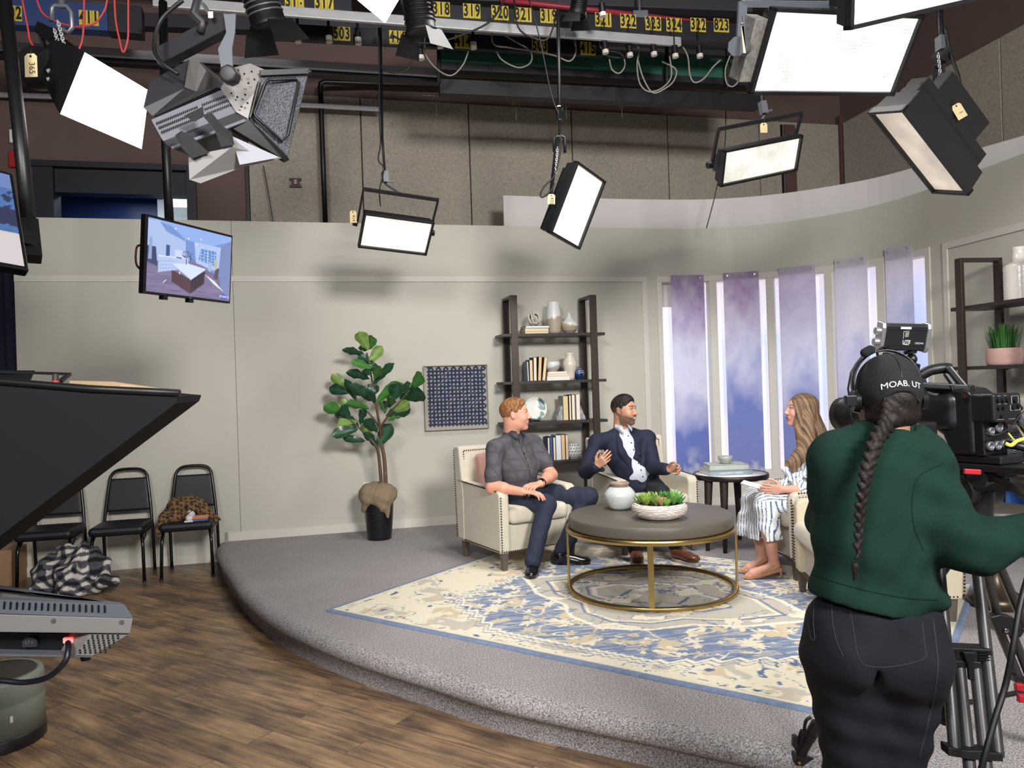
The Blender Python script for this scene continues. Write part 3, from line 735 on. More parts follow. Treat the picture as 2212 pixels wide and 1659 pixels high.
for (x,y,r,c,n,th) in ((-.09,-.03,.09,lin(150,180,80),11,.22),(-.055,.05,.08,G1,10,.2),(.0,-.075,.062,lin(196,160,120),9,.5),(.03,.03,.085,G2,12,.22),(.085,-.03,.10,lin(120,176,90),12,.24),(-.12,.03,.07,G1,12,.15),(.10,.05,.085,G2,10,.25),(.03,-.085,.055,G1,9,.5),(-.03,-.06,.075,lin(140,170,80),18,.08),(.125,-.03,.06,G2,9,.3),(-.02,.0,.09,G3,10,.2)):
    rosette((x,y,.088),r*1.12,n,4,c,par=t,thin=th,up=.75)
# ------------------------------------------------------------ side table with books and bowl
g=G(1545,1193,ST); SX,SY=1.80,6.42
t=thing('side_table','round side table with white top and dark tapered legs behind the woman','table',(SX,SY,ST))
MB().lathe([(0,.57),(.295,.57),(.305,.575),(.307,.59),(.307,.605),(.303,.612),(.290,.612),(.290,.606),(0,.606)],56).build('tabletop_rim',M_dleg,t)
MB().lathe([(0,.604),(.289,.604),(.289,.609),(0,.609)],56).build('tabletop',mat('white_marble',(232,232,230),.2,noise=.05,nscale=6),t)
for i,a in enumerate((-118,-150,-12,62)):
    a=radians(a); mb=MB(); mb.cyl((cos(a)*.25,sin(a)*.25,.57),(cos(a)*.285,sin(a)*.285,0),.036,.016,12)
    mb.build('leg',mat('textured_espresso',(38,26,22),.5,bump=.8,bscale=90),t)
SZ=ST+.609
def book(label,loc,rz,size,cover,pages=(236,224,196),lying=True,group=None,tilt=0.0,name='book',spine=False):
    """size=(length along spine, width, thickness). lying: flat; else upright with page block toward viewer"""
    t=thing(name,label,'book',loc,rz,group); L,W,T=size; mb=MB()
    if tilt: t.rotation_euler=(0,tilt,rz)
    if lying:
        mb.box((0,0,.0015),(L,W,.003)); mb.box((0,0,T-.0015),(L,W,.003)); mb.box((0,(-W/2+.0015) if spine else (W/2-.0015),T/2),(L,.003,T)); mb.build('cover',cover,t)
        MB().box((0,.004 if spine else -.004,T/2),(L-.008,W-.006,T-.006)).build('pages',mat('pages_%d'%pages[2],pages,.9,noise=.05,nscale=200,stretch=(.05,.05,30)),t)
    else:
        mb.box((-T/2+.0015,0,L/2),(.003,W,L)); mb.box((T/2-.0015,0,L/2),(.003,W,L)); mb.box((0,(-W/2+.0015) if spine else (W/2-.0015),L/2),(T,.003,L)); mb.build('cover',cover,t)
        MB().box((0,.004 if spine else -.004,L/2),(T-.006,W-.006,L-.008)).build('pages',mat('pages_%d'%pages[2],pages,.9,noise=.05,nscale=200,stretch=(30,.05,.05)),t)
    return t
M_bg1=mat('book_sage',(178,184,178),.7); M_bg2=mat('book_slate',(140,156,166),.7); M_navy=mat('book_navy',(34,50,84),.6); M_bblk=mat('book_charcoal',(44,46,50),.6); M_blue=mat('book_blue',(36,80,150),.6); M_btan=mat('book_tan',(190,170,140),.7)
p=G(1563,1020,SZ)
b1=book('slate grey coffee-table book at the bottom of the side table stack',(SX-.045,SY-.01,SZ),.1,(.36,.27,.038),M_bg2,(232,230,226),spine=True)
b2=book('pale sage coffee-table book under the small bowl on the side table',(SX-.035,SY+.02,SZ+.039),-.03,(.32,.26,.042),M_bg1,(234,232,228),spine=True)
M_ink=mat('pale_ink',(228,228,224),.6)
M=Matrix.Translation((0,-.1355,.019))@Matrix.Rotation(pi/2,4,'X'); text_mesh('NAPOLEON M. THARRUS',.017,M,M_ink,'spine_lettering',b1,.0004)
M=Matrix.Translation((-.08,-.1305,.021))@Matrix.Rotation(pi/2,4,'X'); text_mesh('THE NEST',.015,M,M_ink,'spine_lettering',b2,.0004)
t=thing('bowl','small speckled grey ceramic bowl on top of the side table books','bowl',(SX-.04,SY-.0,SZ+.0815))
MB().lathe([(0,.0),(.03,.0),(.033,.006),(.055,.03),(.062,.062),(.059,.064),(.050,.034),(.0,.012)],36).build('body',mat('speckled_glaze',(164,170,164),.35,noise=.3,nscale=60),t)

# ------------------------------------------------------------ etagere shelves
M_bronze=mat('dark_bronze',(64,52,46),.38,.35,noise=.1,nscale=6,stretch=(1,1,.5))
M_shelf=mat('espresso_shelf',(44,36,34),.45)
def etagere(label,s_c,flip=1):
    x,y,h=wp(s_c,.24); t=thing('bookshelf',label,'shelf',(x,y,ST),h,None)
    for sx in (-1,1):
        X=sx*.415; mb=MB()
        for yy in (-.17,.17): mb.box((X,yy,1.145),(.07,.028,2.29))
        mb.box((X,0,2.276),(.07,.34,.028)); mb.box((X,0,.014),(.07,.34,.028)); mb.build('upright_frame',M_bronze,t,bevel=.002)
    for z in (1.91,1.435,1.025,.625,.22): 
        mb=MB(); mb.box((0,0,z-.014),(1.08,.32,.028)); mb.build('shelf_board',M_shelf,t,bevel=.002)
    return t
def s_of(u,v,off=0.0):
    r=ray(u,v); lo,hi=0.0,13.9
    for _ in range(40):
        m=(lo+hi)/2; a,b,_h=wp(m,off)
        if b>0 and a/b<r.x: lo=m
        else: hi=m
    return lo
s1c=s_of(1190,800,.24)
etagere('bronze and espresso bookshelf against the wall behind the seated men',s1c)
s2c=s_of(2076,700,.41)+.415
etagere('tall dark bookshelf at the right edge by the curved wall',s2c)
SHZ=[ST+1.91,ST+1.435,ST+1.025,ST+.625,ST+.22]
def on_shelf(u,row,off=.24,v=800): s=s_of(u,v,off); x,y,h=wp(s,off); return (x,y,SHZ[row]),h
def vase(name,label,cat,loc,prof,material,n=36,band=None,scale=1.0,rz=0,split=None,mat2=None,part=('body','base')):
    t=thing(name,label,cat,loc,rz)
    prof=[(r*scale,z*scale) for r,z in prof]
    if split is None: MB().lathe(prof,n).build(part[0],material,t)
    else:
        # slanted glaze line: upper colour / lower colour by vertex
        mb=MB(); mb.lathe(resample(prof,40),n); zs=split*scale
        cols=[material if v.z>zs+.25*v.x else mat2 for v in mb.v]; mb.c=[tuple(c) for c in cols]; mb.build(part[0],vmat('two_tone_glaze',.3,coat=.3),t,cols=True)
    return t
def resample(prof,m):
    pa=np.array(prof,float); d=np.r_[0,np.cumsum(np.hypot(*np.diff(pa,axis=0).T))]; q=np.linspace(0,d[-1],m); return list(zip(np.interp(q,d,pa[:,0]),np.interp(q,d,pa[:,1])))
glz,tng=lin(222,224,224),lin(178,164,142)
# top shelf
loc,h=on_shelf(1157,0); Z=loc[2]
gb='stacked books on the bookshelves'
for k,(cv,lbl,th,dx) in enumerate(((M_btan,'lowest tan-paged book of the top shelf stack under the knot',.022,0),(M_btan,'thick middle book of the top shelf stack under the knot',.034,.0),(M_bblk,'thin dark book on top of the stack under the knot',.024,.008))):
    book(lbl,(loc[0]+dx,loc[1],Z),h,(.25,.19,th),cv,(232,214,174) if k<2 else (232,232,236)); Z+=th+.0005
t=thing('knot_ornament','pale rope-like knot ornament on the top shelf books','ornament',(loc[0]+.0,loc[1],Z+.077))
mb=MB(); 
for i in range(5):
    a=i*2*pi/5; M=Matrix.Rotation(a,3,'Z')@Matrix.Rotation(.9+.25*i,3,'X'); mb.tube([M@Vector((.066*cos(q),.066*sin(q),.008*sin(3*q))) for q in np.linspace(0,2*pi,30)[:-1]],.0095,8,closed=True)
mb.build('rope',mat('whitewashed_wood',(206,200,186),.8,noise=.1,nscale=60),t)
loc,h=on_shelf(1200,0); vase('vase','tall tapered white and tan vase on the top shelf','vase',loc,[(0,0),(.055,0),(.068,.02),(.078,.15),(.074,.2),(.060,.33),(.056,.335),(.05,.33),(.06,.2)],glz,split=.175,mat2=tng,rz=.5)
loc,h=on_shelf(1233,0); vase('vase','teardrop white and tan vase beside the tall vase','vase',loc,[(0,0),(.04,0),(.075,.035),(.09,.08),(.078,.115),(.04,.15),(.016,.185),(.011,.215),(.008,.22),(.004,.2)],glz,split=.10,mat2=tng,rz=2.8)
# second shelf
for u,L,c,pg,tl,lbl in ((1136.5,.20,M_bg2,(210,214,214),-.02,'slim pale grey book at the left end of the second shelf'),(1143,.215,M_bblk,(232,200,160),0,'first tan-paged book from the left on the second shelf'),(1151,.24,M_navy,(240,220,196),.02,'upright book with pale pages leaning on the second shelf'),(1160,.245,M_bblk,(228,192,142),.07,'upright book with golden pages leaning on the second shelf'),(1169,.24,M_bblk,(232,204,164),.13,'rightmost leaning book beside the white bowl')):
    loc,h=on_shelf(u,1); book(lbl,loc,h,(L,.16,.034 if u>1138 else .014),c,pg,lying=False,tilt=tl)
loc,h=on_shelf(1200,1); Z=loc[2]
for k,(cv,pg,th,lbl) in enumerate(((M_white,(240,236,226),.04,'lowest white book under the two-tone bowl'),(M_btan,(236,216,186),.028,'middle book with tan pages under the two-tone bowl'),(M_white,(240,230,222),.02,'thin top book under the two-tone bowl'))):
    book(lbl,(loc[0]-.004*k,loc[1],Z),h,(.245-.02*k,.18,th),cv,pg); Z+=th+.0005
vase('bowl','rounded white and taupe bowl on stacked books','bowl',(loc[0]-.03,loc[1],Z),[(0,0),(.035,0),(.07,.035),(.078,.07),(.072,.105),(.069,.105),(.07,.07),(0,.02)],glz,split=.05,mat2=lin(176,168,158))
loc,h=on_shelf(1231,1,.28); vase('vase','tall cream urn-shaped vase on the second shelf','vase',loc,[(0,0),(.045,0),(.048,.03),(.05,.08),(.068,.13),(.072,.175),(.055,.215),(.04,.235),(.042,.26),(.05,.275),(.045,.277),(.035,.25)],mat('cream_glaze',(216,204,188),.3,coat=.3))
loc,h=on_shelf(1250,1,.18)
t=thing('vase','small round navy striped bottle vase on the second shelf','vase',loc)
mb=MB(); mb.lathe(resample([(0,0),(.03,0),(.052,.035),(.058,.065),(.045,.1),(.018,.118),(.014,.135),(.010,.13)],40),32)
mb.c=[tuple(lin(28,52,96) if (sin(v.z*330+3*sin(v.x*40))<.75 or v.z<.06) else lin(200,206,214)) for v in mb.v]; mb.build('body',vmat('two_tone_glaze'),t,cols=True)
# third shelf
loc,h=on_shelf(1152,2)
t=thing('decor_plate','round white plate with green and grey watercolour spots on a stand','plate',loc,h)
mb=MB(); M=Matrix.Translation((0,-.02,.128))@Matrix.Rotation(radians(78),4,'X')
pl=resample([(0,0),(.06,.0),(.095,.008),(.118,.02),(.120,.022),(.117,.026),(.09,.014),(0,.005)],60); mb.lathe(pl,64,M=M)
c=[]; 
for v in mb.v:
    n=float(fbm(np.array(v.x*14+5),np.array(v.z*14+3),77)); r=math.hypot(v.x,v.z-.128)
    c.append(tuple(lin(236,236,228) if n<.5 or r<.035 else (lin(120,150,142) if n<.62 else lin(70,92,98))))
mb.c=c; mb.build('plate',vmat('two_tone_glaze'),t,cols=True)
mb=MB(); mb.bar((-.04,-.06,.004),(-.04,.06,.004),.008); mb.bar((.04,-.06,.004),(.04,.06,.004),.008); mb.bar((-.04,.06,.0),(-.02,.02,.16),.006); mb.bar((.04,.06,.0),(.02,.02,.16),.006); mb.bar((-.04,-.055,.0),(-.04,-.055,.02),.008); mb.bar((.04,-.055,0),(.04,-.055,.02),.008); mb.build('stand',M_bblk,t)
for u,L,c_,pg,T_,lbl in ((1214,.25,M_bg1,(228,200,150),.05,'first upright book from the left bookend, golden pages'),(1223.5,.255,M_bblk,(236,226,206),.022,'slim upright book between the agate bookends'),(1230.5,.26,M_bblk,(238,224,200),.036,'third upright book between the agate bookends'),(1240.5,.262,M_white,(240,226,208),.036,'rightmost white upright book between the agate bookends')):
    loc,h=on_shelf(u,2); book(lbl,loc,h,(L,.17,T_),c_,pg,lying=False)
for u,s_,lbl in ((1203,-1,'grey agate bookend on the left of the third shelf books'),(1252,1,'grey agate bookend on the right of the third shelf books')):
    loc,h=on_shelf(u,2); t=thing('agate_bookend',lbl,'bookend',loc,h,'agate bookends')
    MB().prism([(-.035*s_,0),(.034*s_,0),(.03*s_,.03),(.012*s_,.06),(.0,.10),(-.018*s_,.14),(-.035*s_,.155)],-.05,.05,Matrix(((1,0,0,0),(0,0,-1,0),(0,1,0,0),(0,0,0,1)))).build('slab',mat('agate',(150,152,156),.25,noise=.5,nscale=25),t,bevel=.004)
# fourth shelf
for u,L,c_,pg,T_,lbl in ((1175,.235,M_navy,(220,214,200),.02,'navy book at the left of the fourth shelf'),(1180.5,.24,M_navy,(60,90,130),.03,'blue book second from the left on the fourth shelf'),(1187,.235,M_bblk,(226,210,186),.024,'dark slim book in the middle of the fourth shelf'),(1196,.255,M_bg2,(222,224,230),.055,'thick pale grey book on the fourth shelf'),(1206,.258,M_bblk,(226,192,144),.04,'golden-paged book on the fourth shelf'),(1214,.255,M_bblk,(232,208,180),.03,'rightmost book of the fourth shelf beside the dotted vase')):
    loc,h=on_shelf(u,3); book(lbl,loc,h,(L,.17,T_),c_,pg,lying=False)
loc,h=on_shelf(1233,3)
t=thing('dotted_vase','white round vase with grey dimples on the fourth shelf','vase',loc)
mb=MB(); mb.lathe(resample([(0,0),(.05,0),(.078,.04),(.083,.085),(.07,.135),(.05,.155),(.045,.155)],50),72)
c=[]
for v in mb.v:
    a=atan2(v.y,v.x)*16/(2*pi); z=v.z/.031; row=math.floor(z); a+=.5*(row%2); dx=(a%1)-.5; dz=(z%1)-.5; c.append(tuple(lin(236,236,234) if dx*dx+dz*dz>.1 else lin(140,142,146)))
mb.c=c; mb.build('body',vmat('two_tone_glaze'),t,cols=True)

# ------------------------------------------------------------ items on the right bookshelf
def osr(u,row,v,off=.24): return on_shelf(u,row,off,v)
loc,h=osr(2204,0,620,.22); t=thing('vase','large white glazed vase with woven relief and handles on the right bookshelf','vase',loc,h)
M_wg=mat('white_gloss',(228,222,214),.18,coat=.5,bump=.3,bscale=30)
mb=MB(); mb.lathe([(0,0),(.10,0)]+[(.105+.004*(i%2),.005+.012*i) for i in range(22)]+[(.09,.275),(.05,.29),(.045,.38),(.05,.4),(.042,.4),(.035,.3)],40); mb.build('body',M_wg,t)
for sx in (-1,1): MB().tube(bez([(sx*.10,0,.27),(sx*.13,0,.26),(sx*.128,0,.2),(sx*.135,0,.12),(sx*.125,0,.03),(sx*.10,0,.0)],5),.018,8).build('handle',M_wg,t)
loc,h=osr(2170,1,780,.23); t=thing('potted_grass','artificial green grass in a round blush pot','plant',loc,h)
MB().lathe(resample([(0,0),(.115,0),(.122,.02),(.125,.08),(.118,.13),(.112,.132),(.108,.1)],30),40).build('pot',mat('blush_ceramic',(204,164,156),.6,noise=.15,nscale=20,stretch=(1,1,14),bump=.6,bscale=60),t)
mb=MB()
for i in range(420):
    a=random.uniform(0,2*pi); r=random.uniform(0,.095); b=Vector((r*cos(a),r*sin(a),.11)); out=random.uniform(.2,1)*(.4+r*9); L=random.uniform(.12,.23); d=Vector((cos(a),sin(a),0)); s=Vector((-sin(a+random.uniform(-1,1)),cos(a),0)).normalized()*random.uniform(.0025,.004)
    pts=[b,b+d*out*.03+Vector((0,0,L*.5)),b+d*out*.05+Vector((0,0,L*.85)),b+d*out*.085+Vector((0,0,L*(1-.1*out)))]
    g_=random.uniform(.6,1.2); mb.cc=tuple(lin(60,112,52)*g_); vs=[]
    for q,p_ in enumerate(pts): ww=s*(1,.9,.6,.05)[q]; vs+=[p_-ww,p_+ww]
    mb.add(vs,[(0,1,3,2),(2,3,5,4),(4,5,7,6)],True)
o=mb.build('grass_blades',vmat('grass_blade',.5),t,cols=True); o['kind']='stuff'
loc,h=osr(2210,1,800,.10); t=thing('trailing_plant','small trailing plant with bright green leaves beside the blush pot','plant',loc,h)
stem=bez([(.10,0,.04),(0,-.02,.03),(-.05,-.04,-.01),(-.09,-.05,-.03)],6); MB().tube(stem,.002,6).build('stem',mat('stem_green',(90,120,60),.6),t)
MB().lathe([(0,0),(.05,0),(.06,.06),(.055,.06),(0,.05)],20,c=(.14,0,0)).build('pot',M_white,t)
mb=MB(); mb.cc=None
for i,p_ in enumerate(stem[2:]+stem[4:]):
    a=random.uniform(0,6.28); d=Vector((cos(a),sin(a)*.5,random.uniform(-.3,.8))).normalized(); L=random.uniform(.03,.05); s=d.cross(Vector((0,1,.2))).normalized()*L*.28
    mb.add([p_,p_+d*L*.5-s,p_+d*L,p_+d*L*.5+s],[(0,1,2,3)],True)
mb.build('leaves',mat('leaf_bright',(110,170,60),.45),t)
def vz(u,row,v,off,name,label,cat,prof,m): 
    loc,h=osr(u,row,v,off); t=thing(name,label,cat,loc,h); MB().lathe(prof,32).build('body',m,t); return t
vz(2204,2,880,.16,'vase','white and taupe cup-shaped vase on the right bookshelf behind the camera','vase',[(0,0),(.035,0),(.04,.06),(.065,.09),(.075,.14),(.07,.19),(.066,.19),(.06,.1)],mat('taupe_glaze',(206,196,184),.35))
loc,h=osr(2185,3,1000,.14); Z=loc[2]
for k,(pg,cv,lbl) in enumerate((((220,180,120),M_navy,'lowest tan-paged book under the blue patterned vase'),((228,196,140),M_navy,'second book from the bottom under the blue patterned vase'),((236,232,226),M_navy,'third book from the bottom under the blue patterned vase'),((238,236,230),M_navy,'top book under the blue patterned vase'))):
    book(lbl,(loc[0]+.0,loc[1],Z),h,(.30,.2,.026),cv,pg); Z+=.0265
t=thing('vase','dark blue vase with white concentric pattern on stacked books','vase',(loc[0]+.02,loc[1]-.0,Z),h)
mb=MB(); mb.lathe(resample([(0,0),(.06,0),(.09,.04),(.1,.09),(.09,.14),(.06,.17),(.05,.18),(.045,.175)],60),96)
c=[]
for v in mb.v:
    a=((atan2(v.y,v.x)*5/(2*pi))%1-.5)*.11; z=v.z-.085; r=math.hypot(a,z*.8); c.append(tuple(lin(220,224,226) if (r*75)%1<.38 else lin(52,74,100)))
mb.c=c; mb.build('body',vmat('two_tone_glaze'),t,cols=True)
for u,L,cv,pg,T_,lbl in ((2163,.22,M_navy,(236,230,214),.026,'leftmost upright navy book low on the right bookshelf'),(2171,.25,M_navy,(236,228,208),.03,'second upright navy book low on the right bookshelf'),(2178,.235,M_navy,(236,232,220),.02,'slim third upright navy book low on the right bookshelf'),(2187,.25,M_bblk,(222,186,130),.035,'tan-paged upright book beside the bright blue book')):
    loc,h=osr(u,4,1130,.2); book(lbl,loc,h,(L,.17,T_),cv,pg,lying=False)
loc,h=osr(2202,4,1130,.2); book('bright blue book facing outward low on the right bookshelf',loc,h,(.26,.18,.05),M_blue,(60,110,190),lying=False)
loc,h=osr(2206,4,1130,.17); t=thing('coral_bowl','white ruffled ceramic bowl low on the right bookshelf','bowl',loc,h)
mb=MB(); mb.lathe(resample([(0,0),(.05,0),(.09,.06),(.12,.13),(.115,.13),(.07,.05),(0,.02)],26),60); mb.v=[Vector((v.x*(1+.12*sin(9*atan2(v.y,v.x))*v.z*7),v.y*(1+.12*sin(9*atan2(v.y,v.x))*v.z*7),v.z)) for v in mb.v]; mb.build('body',M_wg,t)
vz(2143,4,1110,.1,'ribbed_canister','white ribbed cup standing low on the right bookshelf','cup',[(0,0),(.06,0)]+[(.062+.003*(i%2),.01+i*.012) for i in range(12)]+[(.058,.15),(0,.02)],M_wg)
# dark pedestal table by armchair
g=G(2152,1308,ST)
t=thing('pedestal_table','round bronze pedestal table standing behind the empty armchair','table',(g.x,g.y,ST))
MB().lathe([(0,0),(.14,0),(.15,.01),(.15,.05),(.13,.07),(.06,.12),(.035,.2),(.032,.40),(.05,.48),(.12,.53)],40).build('pedestal',mat('aged_bronze',(84,74,60),.35,.7,noise=.15,nscale=8),t)
MB().lathe([(0,.52),(.20,.52),(.21,.53),(.21,.58),(.2,.59),(0,.59)],40).build('tabletop',mat('pedestal_top',(70,64,58),.45),t)
# ------------------------------------------------------------ watercolour banners in front of the lit niches
def banner_mat():
    m=vmat('sheer_banner',.8); nt=m.node_tree; b=_bs(m); out=nt.nodes['Material Output']
    tr=nt.nodes.new('ShaderNodeBsdfTranslucent'); mx=nt.nodes.new('ShaderNodeMixShader'); mx.inputs[0].default_value=.45
    a=[n for n in nt.nodes if n.type=='ATTRIBUTE'][0]; nt.links.new(a.outputs['Color'],tr.inputs[0])
    nt.links.new(b.outputs[0],mx.inputs[1]); nt.links.new(tr.outputs[0],mx.inputs[2]); nt.links.new(mx.outputs[0],out.inputs[0]); return m
M_ban=banner_mat()
BAN=[(6.40,6.787,.475,2.735,.80,.46,.10),(7.0,7.382,.475,2.745,.72,.62,.26),(7.588,7.974,.475,2.755,.40,.60,.30),(8.178,8.53,.475,2.78,.16,.62,.45),(8.73,9.065,.475,2.80,.22,.78,.40)]
BL=['watercolour banner darkest purple at its top, leftmost of the five by the blazer man','watercolour banner with a purple top and pale middle behind the side table books','pale lilac watercolour banner right behind the long-haired woman','pale grey-lilac watercolour banner, fourth of five, left of the headset operator','light lilac watercolour banner, rightmost of five, behind the camera-top light']
for i,(a,b,z0,z1,pur,blu0,pale) in enumerate(BAN):
    nx,nz=40,240; S=np.linspace(a,b,nx); Z=np.linspace(z0,z1,nz); V=[];C_=[]
    sg,zg=np.meshgrid(S,Z,indexing='ij'); t=(zg-z0)/(z1-z0)
    n=fbm(sg*5+i*7,zg*3.2,100+i); n2=fbm(sg*14+i*5,zg*11,120+i); fine=fbm(sg*60,zg*60,130+i)
    base=np.ones(sg.shape+(3,))*lin(234,231,238)
    tt=t+(n-.5)*.45
    pw=np.clip((tt-.58)/.35,0,1)*pur*.85*(.55+.9*n2); bw_=np.clip((blu0-tt)/.32,0,1)*(1-.45*pale)
    base=base*(1-pw[...,None])+lin(158,122,178)*pw[...,None]
    base=base*(1-bw_[...,None])+lin(104,124,190)*bw_[...,None]
    sp=np.clip((.085-t+(n2-.5)*.12)/.05,0,1) if i<2 else 0*t; base=base*(1-.75*sp[...,None])+lin(206,212,222)*.75*sp[...,None]
    base*=(.97+.06*fine)[...,None]
    for off in (.030,.0285):
        for s in range(nx):
            x,y,h=wp(S[s],off)
            for z in range(nz): V.append((x,y,Z[z]))
        C_.append(base.reshape(-1,3))
    i0=(np.arange(nx-1)[:,None]*nz+np.arange(nz-1)[None]).ravel(); Q1=np.stack([i0,i0+1,i0+nz+1,i0+nz],1)
    V=np.array(V); org=V.mean(0); org[2]=z0
    t_=thing('banner',BL[i],'banner',tuple(org),0,'five watercolour banners'); 
    soft('cloth',(V[:nx*nz]-org,Q1),M_ban,t_,cols=C_[0])
    for k,s in enumerate((a+.045,b-.045)):
        x,y,h=wp(s,.0); p=Vector((x,y,z1-.035))-Vector(org); nrm=Vector((sin(h),-cos(h),0)); mb=MB(); mb.cyl(p+nrm*.016,p+nrm*.042,.011,n=14); mb.build('standoff_pin',M_alu,t_)

# ------------------------------------------------------------ fiddle leaf fig
PD=7.25; pb=G(832,1150,ST); PX,PY=pb.x,7.22
t=thing('fiddle_leaf_fig','tall fiddle-leaf fig tree in a black pot against the wall','plant',(PX,PY,ST))
org=Vector((PX,PY,ST))
mb=MB(); mb.lathe(resample([(0,0),(.108,0),(.112,.01),(.13,.2),(.142,.40),(.145,.41),(.137,.415),(.13,.38),(0,.38)],90),56)
mb.v=[Vector((v.x*(1+.012*sin(v.z*190+3*sin(6*atan2(v.y,v.x))+2*sin(11*atan2(v.y,v.x)))),v.y*(1+.012*sin(v.z*190+3*sin(6*atan2(v.y,v.x))+2*sin(11*atan2(v.y,v.x)))),v.z)) for v in mb.v]
mb.build('pot',mat('black_ceramic',(14,15,20),.28,coat=.2),t)
zp=lambda zu,zv,d=PY: P(650+zu/3.19,680+zv/3.19,d)-org
V=blob([(('e',(.0,.01,.435),(.160,.150,.085),None),.04),(('e',(-.07,-.03,.425),(.10,.12,.10),None),.06),(('e',(.055,-.05,.415),(.125,.11,.10),None),.06),(('c',(.075,-.10,.37),(.105,-.115,.225),.070,.012),.03),(('c',(-.085,-.09,.37),(-.125,-.06,.285),.055,.028),.04),(('c',(.02,-.115,.39),(.06,-.13,.31),.05,.035),.03),(('e',(.0,0,.50),(.07,.07,.03),None),.03)],.008,
   disp=lambda X,Y,Z:.004*np.sin(X*34+Z*52)*np.sin(Z*25+Y*30)+.0022*np.sin(X*75-Z*38+Y*30)-.008*np.exp(-((X+.025-.35*(Z-.42))/.007)**2)*(Y<0))
soft('burlap_wrap',V,mat('burlap',(138,121,97),.95,noise=.18,nscale=120,bump=.6,bscale=250),t)
M_bark=mat('fig_bark',(98,74,60),.8,noise=.3,nscale=30,bump=.5,bscale=60)
def stem(name,pts,r0,r1): 
    c=bez(pts,6); mb=MB(); mb.tube(c,r0,8,rs=[r0+(r1-r0)*i/(len(c)-1) for i in range(len(c))]); mb.build(name,M_bark,t)
stem('trunk',[zp(585,1180,7.2),zp(575,1000,7.22),zp(552,870,7.25),zp(545,790,7.2),zp(515,600,7.18),zp(490,450,7.2),zp(455,260,7.2)],.021,.006)
stem('trunk',[zp(556,1185,7.18),zp(542,1020,7.16),zp(528,930,7.12),zp(500,880,7.1),zp(440,820,7.1),zp(385,765,7.1),zp(325,705,7.1)],.018,.004)
stem('branch',[zp(548,790),zp(480,690),zp(400,620),(zp(330,520))],.010,.004); stem('branch',[zp(545,780),zp(610,685,7.15),zp(680,600,7.1),zp(750,520,7.1)],.010,.004)
LV=[(462,245,395,108,75,0),(465,240,500,140,65,1),(450,285,290,225,50,2),(470,330,560,215,65,0),(490,370,350,318,50,1),(500,330,395,290,60,2),(475,445,315,385,60,2),(500,480,635,330,60,2),(500,440,545,345,70,1),(470,420,440,370,60,2),(320,520,210,410,70,0),(335,540,190,500,65,2),(385,600,310,440,48,2),(495,600,335,475,72,2),(525,540,430,500,60,2),(525,595,700,455,80,1),(640,590,670,470,85,2),(740,560,720,455,65,2),(755,505,845,400,78,1),(715,585,848,530,115,2),(585,700,755,640,85,2),(622,665,752,605,66,0),(580,680,550,590,50,1),(600,640,630,560,60,1),(300,690,155,615,80,1),(326,712,285,573,46,0),(345,720,270,620,60,2),(470,650,310,600,62,1),(385,740,235,765,72,0),(395,785,220,820,72,2),(410,760,435,640,45,2),(490,872,425,745,66,0),(445,870,288,850,45,2),(530,810,435,715,60,2),(525,915,622,750,85,2),(520,910,440,800,55,2),(690,705,590,715,32,1),(400,770,300,700,50,2),(330,700,230,680,55,2),(560,640,610,600,50,2),(480,500,540,520,50,2),(430,700,420,640,42,2),(510,330,480,390,50,2),(680,580,740,560,60,2),(450,250,420,200,60,2),(505,610,470,540,50,2)]
mb=MB(); LC=[lin(132,164,86),lin(70,124,56),lin(34,72,48)]
for (bu,bv,tu,tv,wd,tone) in LV:
    d0=7.2+random.uniform(-.12,.10); d1=d0+random.uniform(-.14,.02); a=zp(bu,bv,7.2*.3+d0*.7); b=zp(tu,tv,d1); ax=b-a; L=ax.length; ax.normalize()
    W=wd/3.19*7.2/1660*.62; vd=Vector((0,-1,0)); s=ax.cross(vd).normalized(); nn=s.cross(ax).normalized(); tw=random.uniform(-.55,.55); s=(s*cos(tw)+nn*sin(tw)).normalized(); nn=s.cross(ax).normalized()*(-1); 
    if nn.z<0: nn=-nn
    N=9; vs=[];prf=[.08,.42,.62,.72,.88,1.0,.96,.72,.06]; bend=random.uniform(.02,.10)
    for i in range(N):
        q=i/(N-1); wv=.012*sin(q*17+bu)
        c=a+ax*L*q+nn*(-bend*L*q*q*2)
        for k,f in enumerate((-1,-.5,0,.5,1)): vs.append(c+s*W*prf[i]*f+nn*(abs(f)*W*.35*prf[i]+wv*f*f*(1 if k>2 else -1)))
    fs=[(5*i+k,5*i+k+1,5*i+k+6,5*i+k+5) for i in range(N-1) for k in range(4)]
    n0=len(mb.v); mb.cc=tuple(LC[tone]*random.uniform(.85,1.15)); mb.add(vs,fs,True)
    for i in range(N): mb.c[n0+5*i+2]=tuple(np.array(mb.cc)*1.35)
o=mb.build('foliage',vmat('fig_leaf',.38,coat=.15),t,cols=True)
# wall outlet
def on_wall(u,v,off=0.0):
    s=s_of(u,v,off); x,y,h=wp(s,off); r=ray(u,v); return Vector((x,y,CAMZ+r.z/r.y*y)),h
p,h=on_wall(793,1054,.001); t=thing('wall_outlet','white electrical outlet on the wall beside the black plant pot','outlet',tuple(p),h)
MB().box((0,-.004,0),(.075,.008,.118)).build('cover_plate',M_white,t,bevel=.002)
for z in (.022,-.022):
    mb=MB(); mb.cyl((0,-.0075,z),(0,-.010,z),.017); mb.build('socket',M_white,t); mb=MB(); mb.box((-.006,-.0105,z+.003),(.003,.001,.009)); mb.box((.006,-.0105,z+.003),(.003,.001,.009)); mb.build('slots',M_bblk,t)
